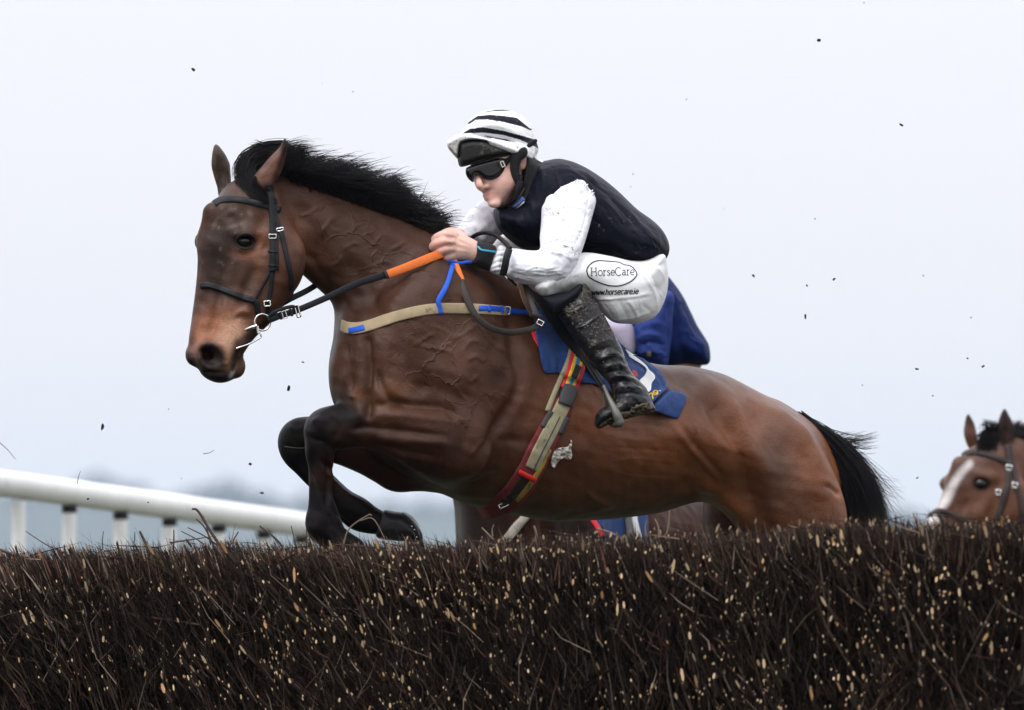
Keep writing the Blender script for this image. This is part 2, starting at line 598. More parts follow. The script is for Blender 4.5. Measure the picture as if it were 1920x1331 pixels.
def strands(paths, r, sides=3):
    """paths (N, n, 3): many hairs as thin tapered prisms in one mesh"""
    P = np.asarray(paths, float); N, n, _ = P.shape
    T = np.gradient(P, axis=1); T /= np.linalg.norm(T, axis=2, keepdims=True) + 1e-9
    A = np.cross(T, np.array([0.3, 0.2, 0.93])); A /= np.linalg.norm(A, axis=2, keepdims=True) + 1e-9
    B = np.cross(T, A)
    r = np.broadcast_to(np.asarray(r, float), (N,))[:, None] * (1 - np.linspace(0, 1, n) ** 2.0 * 0.9)[None, :]
    an = np.linspace(0, 2 * np.pi, sides, endpoint=False)
    V = P[:, :, None, :] + r[:, :, None, None] * (np.cos(an)[None, None, :, None] * A[:, :, None, :] + np.sin(an)[None, None, :, None] * B[:, :, None, :])
    V = V.reshape(-1, 3)
    b = (np.arange(N) * n * sides)[:, None, None]
    i = (np.arange(n - 1) * sides)[None, :, None]; j = np.arange(sides)[None, None, :]; j2 = (j + 1) % sides
    Q = np.stack([b + i + j, b + i + j2, b + i + sides + j2, b + i + sides + j], -1).reshape(-1, 4)
    return V, Q

def bez(P, n):
    """P (N, 4, 3) cubic beziers -> (N, n, 3)"""
    t = np.linspace(0, 1, n)[None, :, None]
    return P[:, 0:1] * (1 - t) ** 3 + 3 * P[:, 1:2] * t * (1 - t) ** 2 + 3 * P[:, 2:3] * t * t * (1 - t) + P[:, 3:4] * t ** 3

def uvsphere(c, r, nu=20, nv=12):
    c = np.asarray(c, float); r = np.broadcast_to(np.asarray(r, float), (3,))
    v = np.linspace(0, np.pi, nv + 1); u = np.linspace(0, 2 * np.pi, nu, endpoint=False)
    V = np.stack([np.outer(np.sin(v), np.cos(u)), np.outer(-np.cos(v), np.ones(nu)), np.outer(np.sin(v), np.sin(u))], -1).reshape(-1, 3) * r + c
    i = np.arange(nv)[:, None] * nu; j = np.arange(nu)[None, :]; j2 = (j + 1) % nu
    Q = np.stack([i + j, i + j2, i + nu + j2, i + nu + j], -1).reshape(-1, 4)
    return V, Q[:, ::-1]

# ------------------------------------------------------------------ materials
def mat(name, base=(0.5, 0.5, 0.5), rough=0.6, metal=0.0, spec=0.25, attr=False, bump=0.0, bump_scale=200.0, bump2=0.0, bump2_scale=40.0,
        vary=0.0, vary_scale=30.0, vary_col=None, sheen=0.0, coat=0.0, mud=0.0, mud_scale=60.0, mud_col=(0.045, 0.032, 0.022), mud_size=0.63, rough_vary=0.0, sss=0.0):
    m = bpy.data.materials.new(name)
    m.use_nodes = True
    t = m.node_tree; N = t.nodes; L = t.links
    b = N['Principled BSDF']
    b.inputs['Roughness'].default_value = rough
    b.inputs['Metallic'].default_value = metal
    b.inputs['Specular IOR Level'].default_value = spec
    if sheen: b.inputs['Sheen Weight'].default_value = sheen
    if coat: b.inputs['Coat Weight'].default_value = coat; b.inputs['Coat Roughness'].default_value = 0.15
    if sss:
        b.inputs['Subsurface Weight'].default_value = sss
        b.inputs['Subsurface Radius'].default_value = (0.012, 0.005, 0.003)
        b.inputs['Subsurface Scale'].default_value = 0.5
    tc = N.new('ShaderNodeTexCoord')
    def noise(scale, detail=4, rough_=0.6):
        n = N.new('ShaderNodeTexNoise'); n.inputs['Scale'].default_value = scale; n.inputs['Detail'].default_value = detail
        n.inputs['Roughness'].default_value = rough_
        L.new(tc.outputs['Object'], n.inputs['Vector']); return n
    if attr:
        a = N.new('ShaderNodeAttribute'); a.attribute_name = 'Col'; c = a.outputs['Color']
    else:
        r = N.new('ShaderNodeRGB'); r.outputs[0].default_value = (*base, 1); c = r.outputs[0]
    if vary:
        n = noise(vary_scale, 5)
        mr = N.new('ShaderNodeMapRange'); mr.inputs['From Min'].default_value = 0.3; mr.inputs['From Max'].default_value = 0.7
        mr.inputs['To Min'].default_value = 1 - vary; mr.inputs['To Max'].default_value = 1 + vary
        L.new(n.outputs['Fac'], mr.inputs['Value'])
        mx = N.new('ShaderNodeMix'); mx.data_type = 'RGBA'; mx.blend_type = 'MULTIPLY'; mx.inputs['Factor'].default_value = 1
        L.new(c, mx.inputs[6]); L.new(mr.outputs[0], mx.inputs[7]); c = mx.outputs[2]
    if mud:
        n = noise(mud_scale, 6, 0.65); n2 = noise(mud_scale * 0.13, 3)
        ad = N.new('ShaderNodeMath'); ad.operation = 'MULTIPLY_ADD'; ad.inputs[1].default_value = 0.55; 
        L.new(n2.outputs['Fac'], ad.inputs[0]); L.new(n.outputs['Fac'], ad.inputs[2])
        cr = N.new('ShaderNodeMapRange'); cr.inputs['From Min'].default_value = mud_size + 0.27; cr.inputs['From Max'].default_value = mud_size + 0.31
        cr.inputs['To Max'].default_value = mud
        L.new(ad.outputs[0], cr.inputs['Value'])
        mx = N.new('ShaderNodeMix'); mx.data_type = 'RGBA'
        L.new(cr.outputs[0], mx.inputs['Factor']); L.new(c, mx.inputs[6]); mx.inputs[7].default_value = (*mud_col, 1); c = mx.outputs[2]
        rm = N.new('ShaderNodeMix'); rm.data_type = 'FLOAT'; L.new(cr.outputs[0], rm.inputs['Factor']); rm.inputs[2].default_value = rough; rm.inputs[3].default_value = 0.85
        L.new(rm.outputs[0], b.inputs['Roughness'])
    elif rough_vary:
        n = noise(vary_scale * 1.7, 4)
        mr = N.new('ShaderNodeMapRange'); mr.inputs['From Min'].default_value = 0.3; mr.inputs['From Max'].default_value = 0.7
        mr.inputs['To Min'].default_value = rough - rough_vary; mr.inputs['To Max'].default_value = rough + rough_vary
        L.new(n.outputs['Fac'], mr.inputs['Value']); L.new(mr.outputs[0], b.inputs['Roughness'])
    L.new(c, b.inputs['Base Color'])
    h = None
    if bump:
        n = noise(bump_scale, 4); bn = N.new('ShaderNodeBump'); bn.inputs['Strength'].default_value = bump; bn.inputs['Distance'].default_value = 0.004
        L.new(n.outputs['Fac'], bn.inputs['Height']); h = bn
    if bump2:
        n = noise(bump2_scale, 3); bn = N.new('ShaderNodeBump'); bn.inputs['Strength'].default_value = bump2; bn.inputs['Distance'].default_value = 0.02
        L.new(n.outputs['Fac'], bn.inputs['Height'])
        if h: L.new(h.outputs[0], bn.inputs['Normal'])
        h = bn
    if h: L.new(h.outputs[0], b.inputs['Normal'])
    return m
# ------------------------------------------------------------------ ground, far wood, haze
def px_at(x, y, Y):
    """pixel and distance from the camera (m) -> point"""
    return at(x, y, (Y - DIST) / MPP)

M_TURF = mat('turf', (0.045, 0.048, 0.024), 0.9, vary=0.35, vary_scale=0.8, bump=0.5, bump_scale=30)
gx = np.array([-3100, -500, -120, -30, -10, 0, 10, 30, 120, 500, 3100.0]); gy = np.array([-60, -27, -15, -8, -3, 0, 4, 9, 15, 30, 60, 150, 400, 900, 1700, 3600, 6800.0])
GX, GY = np.meshgrid(gx, gy, indexing='ij')
GV = np.stack([GX, GY, np.zeros_like(GX)], -1).reshape(-1, 3)
ii = np.arange(len(gx) - 1)[:, None] * len(gy); jj = np.arange(len(gy) - 1)[None, :]
GQ = np.stack([ii + jj, ii + len(gy) + jj, ii + len(gy) + jj + 1, ii + jj + 1], -1).reshape(-1, 4)
tag(put('ground', GV, GQ, mat=M_TURF, world_space=True), kind='structure')

M_FARLEAF = mat('far_foliage', (0.050, 0.065, 0.040), 0.9, vary=0.3, vary_scale=0.4)
M_BARK = mat('bark', (0.06, 0.05, 0.04), 0.9, bump=0.6, bump_scale=8)
def leaf_cloud(rng, c, r, n, size):
    u = rng.normal(size=(n, 3)); u /= np.linalg.norm(u, axis=1, keepdims=True)
    p = np.asarray(c) + u * (rng.uniform(0.15, 1, (n, 1)) ** 0.45) * np.asarray(r) * (1 + 0.25 * np.sin(u[:, :1] * 5 + u[:, 2:] * 4 + c[0]))
    a = rng.normal(size=(n, 3)); a /= np.linalg.norm(a, axis=1, keepdims=True)
    b = np.cross(a, rng.normal(size=(n, 3))); b /= np.linalg.norm(b, axis=1, keepdims=True)
    s = size * rng.uniform(0.6, 1.4, (n, 1))
    V = np.stack([p - a * s, p + b * s * 0.7, p + a * s, p - b * s * 0.7], 1).reshape(-1, 3)
    return V, np.arange(n * 4).reshape(-1, 4)

rw = np.random.default_rng(3)
FAR = 6000.0
wood = []
for i, x in enumerate(np.arange(-500, 2500, 70)):
    ytop = np.interp(x, [-500, 0, 100, 240, 330, 400, 470, 560, 700, 850, 1100, 1500, 1700, 1900, 2500], [935, 932, 930, 935, 940, 938, 938, 942, 948, 948, 955, 962, 965, 955, 950]) + rw.uniform(-5, 7)
    D_ = FAR + rw.uniform(0, 120)
    top = px_at(x + rw.uniform(-20, 20), ytop, D_)
    h = top[2]
    wood.append(leaf_cloud(rw, (top[0], top[1], h - 10), (26, 24, 13), 420, 3.2))
V_, Q_ = merge(*wood)
tag(put('distant_wood', V_, Q_, mat=M_FARLEAF, world_space=True), 'low blue grey woodland fading into mist along the horizon', 'woodland', kind='stuff')

HX = np.arange(-900, 2900, 30.0)
HP = []
for j, (Yd, kf) in enumerate([(5500, 0.0), (5990, 0.84), (6200, 0.93), (6600, 0.8)]):
    for x in HX:
        yy = np.interp(x, [-900, 0, 100, 150, 215, 250, 320, 380, 425, 480, 560, 640, 800, 1100, 1500, 1720, 2000, 2900], [925, 918, 908, 900, 894, 908, 926, 918, 908, 924, 936, 942, 947, 955, 962, 968, 960, 950]) + 2.5 * math.sin(x * 0.013) + 1.5 * math.sin(x * 0.041)
        p = px_at(x, yy, Yd); p[2] = p[2] * kf - (0.1 if kf == 0 else 0); HP.append(p)
HP = np.array(HP); nh = len(HX)
hi = np.arange(3)[:, None] * nh; hj = np.arange(nh - 1)[None, :]
tag(put('hill', HP, np.stack([hi + hj, hi + hj + 1, hi + nh + hj + 1, hi + nh + hj], -1).reshape(-1, 4), mat=mat('hill_grass', (0.045, 0.06, 0.04), 0.95, vary=0.3, vary_scale=0.02), world_space=True), kind='structure')
def far_tree(px, py, D_, wpx, label):
    top = px_at(px, py, D_); w = wpx * D_ / 16000.0
    zb = top[2] - w * 0.85
    base = (top[0], top[1], zb)
    r = empty('tree', base, label, 'tree')
    cl = [leaf_cloud(rw, (top[0] + dx * w, top[1], top[2] - w * 0.3 - abs(dx) * w * 0.35), (w * 0.42, w * 0.42, w * 0.36), 700, 2.2) for dx in (-0.32, 0, 0.3)]
    cl.append(leaf_cloud(rw, (top[0], top[1], top[2] - w * 0.5), (w * 0.5, w * 0.5, w * 0.3), 700, 2.2))
    V, Q = merge(*cl)
    put('crown', V, Q, mat=M_FARLEAF, parent=r, world_space=True)
    P = np.array([[top[0], top[1], zb - 6], [top[0] + 0.1, top[1], top[2] - w * 0.6], [top[0], top[1], top[2] - w * 0.2]])
    V, Q = tube_mesh(P, [0.9, 0.6, 0.2], 8)
    put('trunk', V, Q, mat=M_BARK, parent=r, world_space=True)
far_tree(200, 896, 5960, 120, 'misty round tree rising behind the left end of the white rail')
far_tree(412, 908, 5960, 120, 'misty broad tree above the far middle of the white rail')

hz = bpy.data.materials.new('haze'); hz.use_nodes = True
hz.node_tree.nodes.clear()
ho = hz.node_tree.nodes.new('ShaderNodeOutputMaterial'); hv = hz.node_tree.nodes.new('ShaderNodeVolumePrincipled')
hv.inputs['Color'].default_value = (0.68, 0.81, 1.0, 1)
hv.inputs['Density'].default_value = 0.00009
hv.inputs['Anisotropy'].default_value = 0.0
hz.node_tree.links.new(hv.outputs[0], ho.inputs['Volume'])
bx = np.array([[x, y, z] for x in (-3200, 3200) for y in (-70, 6900) for z in (-1.0, 95.0)], float)
bq = np.array([[0, 1, 3, 2], [4, 6, 7, 5], [0, 4, 5, 1], [2, 3, 7, 6], [0, 2, 6, 4], [1, 5, 7, 3]])
tag(put('haze', bx, bq, mat=hz, smooth=False, world_space=True), kind='stuff')

# ------------------------------------------------------------------ white running rail on the left
M_RAIL = mat('white_rail_plastic', (0.78, 0.78, 0.76), 0.4, vary=0.06, vary_scale=6, mud=0.5, mud_scale=24, mud_size=0.655, mud_col=(0.34, 0.33, 0.31))
M_RUBBER = mat('black_rubber', (0.02, 0.02, 0.022), 0.7)
rail_y = lambda x: 905 + 0.1365 * x
rail_D = lambda x: 1 / np.interp(x, [-400, 0, 570, 700], [1 / 32.4, 1 / 34, 1 / 36.5, 1 / 37.1])
rail = empty('running_rail', (px_at(300, 1000, 35)[0], px_at(300, 1000, 35)[1], 0), 'white plastic running rail on close set posts beyond the brush fence', 'rail')
xs = list(np.arange(-300, 600, 30.0))
P = [px_at(x, rail_y(x), rail_D(x)) for x in xs]
P.append(px_at(612, 994, rail_D(612))); P.append(px_at(630, 1010, rail_D(625))); P.append(px_at(638, 1050, rail_D(632))); e_ = P[-1].copy(); e_[2] = 0; P.append(e_)
V, Q = tube_mesh(P, 0.0535, 20)
put('rail_pipe', V, Q, mat=M_RAIL, parent=rail, world_space=True)
for k, x in enumerate([-250, -155, -60, 35, 130, 226, 318, 410, 495, 566]):
    t = px_at(x, rail_y(x) + 4, rail_D(x))
    zt = t[2] - 0.0535
    V, Q = tube_mesh([(t[0], t[1], -0.1), (t[0], t[1], zt * 0.5), (t[0], t[1], zt - (0.0 if k == 3 else 0.012))], 0.029, 14)
    po = put('post', V, Q, mat=M_RAIL, parent=rail, world_space=True)
    if k != 3:
        V, Q = tube_mesh([(t[0], t[1], zt - 0.020), (t[0], t[1], zt - 0.005), (t[0], t[1], zt + 0.012)], 0.031, 14)
        put('collar', V, Q, mat=M_RUBBER, parent=po, world_space=True)

# ------------------------------------------------------------------ the brush fence
FA, FB = px_at(-150, 1045, DIST - 0.42), px_at(2060, 978, DIST - 3.05)
FT = 1.0                                      # thickness
fu = FB - FA; F0 = np.linalg.norm(fu[:2]); fs = (FB - FA) / F0
FA, FB = FA - fs * 0.9, FB + fs * 1.1           # carries on past both sides of the view
fu = FB - FA; fu[2] = 0; FL = np.linalg.norm(fu); fu /= FL
fe = lambda u: (u - 0.9) / F0                   # 0..1 across the part in view
fv = np.array([-fu[1], fu[0], 0.0])          # away from the camera
def fpt(u, v, z):
    u, v, z = np.broadcast_arrays(np.asarray(u, float), np.asarray(v, float), np.asarray(z, float))
    return FA * np.array([1, 1, 0]) + u[..., None] * fu + v[..., None] * fv + z[..., None] * np.array([0, 0, 1.0])
_rt = np.random.default_rng(21)
_ph = _rt.uniform(0, 6.28, 12)
def ftop(u):
    z = FA[2] + (FB[2] - FA[2]) * u / FL
    return z + 0.008 * np.sin(u * 2.1 + _ph[0]) + 0.006 * np.sin(u * 5.3 + _ph[1]) + 0.005 * np.sin(u * 11 + _ph[2]) + 0.003 * np.sin(u * 23 + _ph[3])
M_TWIG = mat('birch_twigs', attr=True, rough=0.7, spec=0.10)
M_CORE = mat('shaded_brush', (0.008, 0.006, 0.006), 0.95)  # near-black colour stands in for the shade deep inside the packed twigs
fence = empty('brush_fence', tuple(fpt(FL / 2, 0.5, 0)), 'dark steeplechase fence of packed birch twigs across the foreground', 'fence')
def frame_box(u0, u1, v0, v1, z0, z1):
    V = np.array([fpt(u, v, z) for u in (u0, u1) for v in (v0, v1) for z in (z0, z1)])
    return V, bq
V, Q = frame_box(0.30, FL - 0.30, 0.16, FT - 0.08, 0.0, min(FA[2], FB[2]) - 0.07)
put('brush_core', V, Q, mat=M_CORE, parent=fence, smooth=False, world_space=True)

def twig_colour(n, rng, light=1.0):  # light scales the twig colour, raised where tips should look sky-lit
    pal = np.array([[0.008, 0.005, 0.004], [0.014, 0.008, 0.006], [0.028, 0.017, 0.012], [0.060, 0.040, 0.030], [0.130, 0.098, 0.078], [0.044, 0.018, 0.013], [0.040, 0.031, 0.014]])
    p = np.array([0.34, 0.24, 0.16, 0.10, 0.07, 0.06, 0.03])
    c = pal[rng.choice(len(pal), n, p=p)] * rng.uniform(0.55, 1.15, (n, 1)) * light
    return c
def twigs(n_, zlo, zhi_off, v0, v1, len0, len1, rng, r0, r1, out=0.12, spread=0.2, light=1.0, npt=3, bend=0.03, tip=False):
    n = int(n_ * FL / F0)
    u = rng.uniform(-0.05, FL + 0.05, n)
    en = rng.random(n) < 0.06                          # the two trimmed ends
    if v1 - v0 < 0.5 and not tip: u = np.where(en, np.where(rng.random(n) < 0.5, rng.uniform(0, 0.25, n), FL - rng.uniform(0, 0.25, n)), u)
    zt = ftop(u)
    z = zt + rng.normal(0, 0.017, n) + zhi_off if tip else zlo + (zt + zhi_off - zlo) * rng.uniform(0, 1, n)
    v = rng.uniform(v0, v1, n)
    if v1 - v0 < 0.5 and not tip: v = np.where(en, rng.uniform(0, FT, n), v)
    if not tip:                                   # slightly bellied face, thinner shoulder at the top
        v = v + np.clip((z - (zt - 0.10)) / 0.10, 0, 1) ** 2 * 0.05 + 0.012 * np.sin(u * 9 + z * 7) + 0.02 * np.sin(u * 3.1 - z * 11)
    lean = np.interp(fe(u), [0, 0.3, 0.55, 1.0], [-0.44, -0.36, -0.12, -0.03]) + 0.12 * np.sin(u * 4 + 1) + rng.normal(0, spread, n)
    d = np.stack([lean, -np.abs(rng.normal(out, 0.14, n)), np.ones(n)], 1)
    wild = rng.random(n) < 0.04
    d[wild, 0] += rng.normal(0, 1.3, wild.sum()); d[wild, 2] *= rng.uniform(0.1, 0.7, wild.sum())
    d /= np.linalg.norm(d, axis=1, keepdims=True)
    L = rng.uniform(len0, len1, n)
    t = np.linspace(0, 1, npt)[None, :]
    bd = rng.normal(0, bend, (n, 2)) * L[:, None] * 3
    U = u[:, None] - d[:, :1] * L[:, None] * (1 - t) + bd[:, :1] * t * (1 - t)
    Vv = v[:, None] - d[:, 1:2] * L[:, None] * (1 - t) + bd[:, 1:] * t * (1 - t)
    Z = z[:, None] - d[:, 2:] * L[:, None] * (1 - t)
    P = fpt(U, Vv, Z)
    r = r0 + (r1 - r0) * rng.random(n) ** 2.2
    VV, QQ = strands(P, r)
    C = np.repeat(twig_colour(n, rng, light), npt * 3, 0)
    return VV, QQ, C
rt = np.random.default_rng(5)
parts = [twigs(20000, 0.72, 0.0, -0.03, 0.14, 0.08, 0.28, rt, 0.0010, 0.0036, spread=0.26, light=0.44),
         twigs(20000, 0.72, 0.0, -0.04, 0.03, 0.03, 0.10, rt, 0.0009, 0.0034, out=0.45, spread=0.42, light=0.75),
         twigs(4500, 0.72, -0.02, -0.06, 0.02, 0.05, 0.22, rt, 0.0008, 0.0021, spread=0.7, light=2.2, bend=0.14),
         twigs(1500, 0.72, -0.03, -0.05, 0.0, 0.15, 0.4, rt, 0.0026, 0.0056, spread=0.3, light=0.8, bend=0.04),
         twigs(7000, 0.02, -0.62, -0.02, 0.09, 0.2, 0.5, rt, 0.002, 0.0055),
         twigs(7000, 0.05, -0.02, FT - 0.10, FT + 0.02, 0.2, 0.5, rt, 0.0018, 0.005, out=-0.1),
         twigs(12000, 0, 0.0, 0.0, FT, 0.10, 0.22, rt, 0.0012, 0.0038, tip=True, light=1.7),  # top tips: paler colour stands in for the extra skylight
         twigs(4500, 0, -0.012, -0.02, 0.12, 0.06, 0.16, rt, 0.0014, 0.0042, tip=True, light=2.8),  # front of the top edge: colour lifted further, as if sky-lit
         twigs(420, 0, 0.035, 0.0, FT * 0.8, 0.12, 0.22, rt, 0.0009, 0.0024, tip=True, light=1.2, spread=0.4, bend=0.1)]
V_, Q_ = merge(*[(a, b) for a, b, c in parts]); C_ = np.vstack([c for a, b, c in parts])
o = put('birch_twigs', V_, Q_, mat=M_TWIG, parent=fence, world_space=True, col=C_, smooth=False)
o['kind'] = 'stuff'
# sawn and slashed ends: short stubs with a pale oblique cut
def stubs(n, rng):
    pv, pq, pc = [], [], []
    uc = rng.uniform(0, FL, 210); zc = rng.beta(1.5, 1.1, 210)
    off = 0
    for i in range(n):
        big = rng.random() < 0.07
        if rng.random() < 0.72:
            c = rng.integers(0, 210); u = uc[c] + rng.normal(0, 0.045); q = zc[c] + rng.normal(0, 0.06)
        else:
            u = rng.uniform(0, FL); q = rng.random()
        zt = ftop(u); z = zt - 0.03 - (1 - np.clip(q, 0, 1)) * 0.56
        top_ = i % 5 == 0
        if top_: u = rng.uniform(0, FL); z = ftop(u) + rng.normal(0, 0.012)
        if fe(u) < 0.30 and rng.random() < 0.35: continue
        r = 0.0022 * math.exp(rng.normal(0, 0.38)) if not big else rng.uniform(0.0036, 0.0060)
        lean = np.interp(fe(u), [0, 0.3, 0.55, 1.0], [-0.5, -0.4, -0.15, 0]) + rng.normal(0, 0.25)
        d = np.array([lean, -rng.uniform(0.25, 0.9) * (0.4 if top_ else 1), 1.0]); d /= np.linalg.norm(d)
        A = np.cross(d, [0.2, 0.9, 0.1]); A /= np.linalg.norm(A); B = np.cross(d, A)
        e = np.array([u, -0.035 + (rng.uniform(0, 0.3) if top_ else rng.normal(0, 0.016)), z])
        el = rng.uniform(1.0, 2.8) * (1.8 if big else 1)          # oblique cut stretches the face
        an = np.linspace(0, 2 * np.pi, 6, endpoint=False)
        ring = np.cos(an)[:, None] * A * r + np.sin(an)[:, None] * B * r
        face = e + ring + d * (ring @ np.array([0, 1.0, 0.0]))[:, None] * el
        back = e - d * rng.uniform(0.03, 0.07) + ring
        P = np.vstack([face, back, face])
        W = fpt(P[:, 0], P[:, 1], P[:, 2])
        q4 = [[j, (j + 1) % 6, 6 + (j + 1) % 6, 6 + j] for j in range(6)] + [[12, 13, 14, 15], [12, 15, 16, 17]]
        pv.append(W); pq.append(np.array(q4) + off); off += 18
        pale = np.array([0.50, 0.36, 0.22]) if rng.random() < 0.8 else np.array([0.42, 0.24, 0.12])
        pale = pale * rng.uniform(0.45, 1.25) * (0.55 if top_ else 1)
        pc.append(np.vstack([np.tile([0.03, 0.02, 0.016], (12, 1)), np.tile(pale, (6, 1))]))
    return np.vstack(pv), np.vstack(pq), np.vstack(pc)
V_, Q_, C_ = stubs(3700, np.random.default_rng(8))
o = put('cut_ends', V_, Q_, mat=M_TWIG, parent=fence, world_space=True, col=C_, smooth=False)
o['kind'] = 'stuff'
# stray branches that stick up above the trimmed top: (px, py) polyline, radius in px
M_BRANCH = mat('branch_bark', (0.055, 0.036, 0.032), 0.6, vary=0.3, vary_scale=40)
M_STRAW = mat('dry_twig', (0.16, 0.125, 0.09), 0.7)
strays = [([(425, 1040), (398, 1000), (372, 958), (360, 953)], 3.6), ([(404, 1030), (385, 990), (368, 972)], 2.2), ([(416, 1028), (385, 1005), (352, 988)], 1.8), ([(400, 1035), (372, 1012), (340, 995)], 1.6),
          ([(395, 1020), (387, 985), (381, 966)], 1.5), ([(540, 1040), (520, 1012), (487, 985)], 2.8), ([(285, 1040), (272, 1015), (262, 995)], 4.0), ([(250, 1035), (252, 1010), (253, 996)], 1.3),
          ([(130, 1040), (90, 1022), (48, 995)], 1.4), ([(192, 1030), (192, 1012), (194, 995)], 1.2), ([(560, 1040), (552, 1010), (546, 985)], 1.4), ([(436, 1030), (438, 1012), (447, 996)], 2.0),
          ([(325, 1035), (326, 1010), (326, 992)], 2.0), ([(0, 1030), (30, 1040), (70, 1048)], 3.2), ([(20, 1040), (60, 1075), (110, 1095)], 2.4), ([(574, 1040), (575, 1012), (574, 990)], 1.3)]
for pts, r in strays:
    C = catmull(np.array(pts, float), 5)
    dep = -260 - 0.36 * (C[:, 0] + 150) * 0.7
    V, Q = tube_mesh(np.hstack([C, dep[:, None]]), np.linspace(r, r * 0.55, len(C)), 7)
    put('branch', V, Q, mat=M_BRANCH, parent=fence)
for pts, r in [([(643, 1024), (655, 990), (690, 965), (697, 966)], 1.6), ([(676, 975), (700, 972), (722, 1010)], 1.2), ([(1228, 1008), (1250, 1000), (1256, 955)], 2.4), ([(1236, 1005), (1234, 985), (1228, 972)], 2.0),
               ([(1212, 1006), (1210, 990), (1213, 974)], 2.0), ([(925, 1010), (910, 995), (903, 988)], 1.8), ([(924, 1005), (923, 992), (926, 982)], 1.5), ([(1008, 1010), (1003, 990), (1001, 985)], 2.6),
               ([(1120, 990), (1150, 1000), (1180, 1020)], 2.0), ([(1530, 1000), (1500, 990), (1480, 985)], 1.6)]:
    C = catmull(np.array(pts, float), 5)
    dep = -330 - 0.5 * (C[:, 0] + 150) * 0.75
    V, Q = tube_mesh(np.hstack([C, dep[:, None]]), np.linspace(r, r * 0.6, len(C)), 7)
    put('branch', V, Q, mat=M_STRAW, parent=fence)
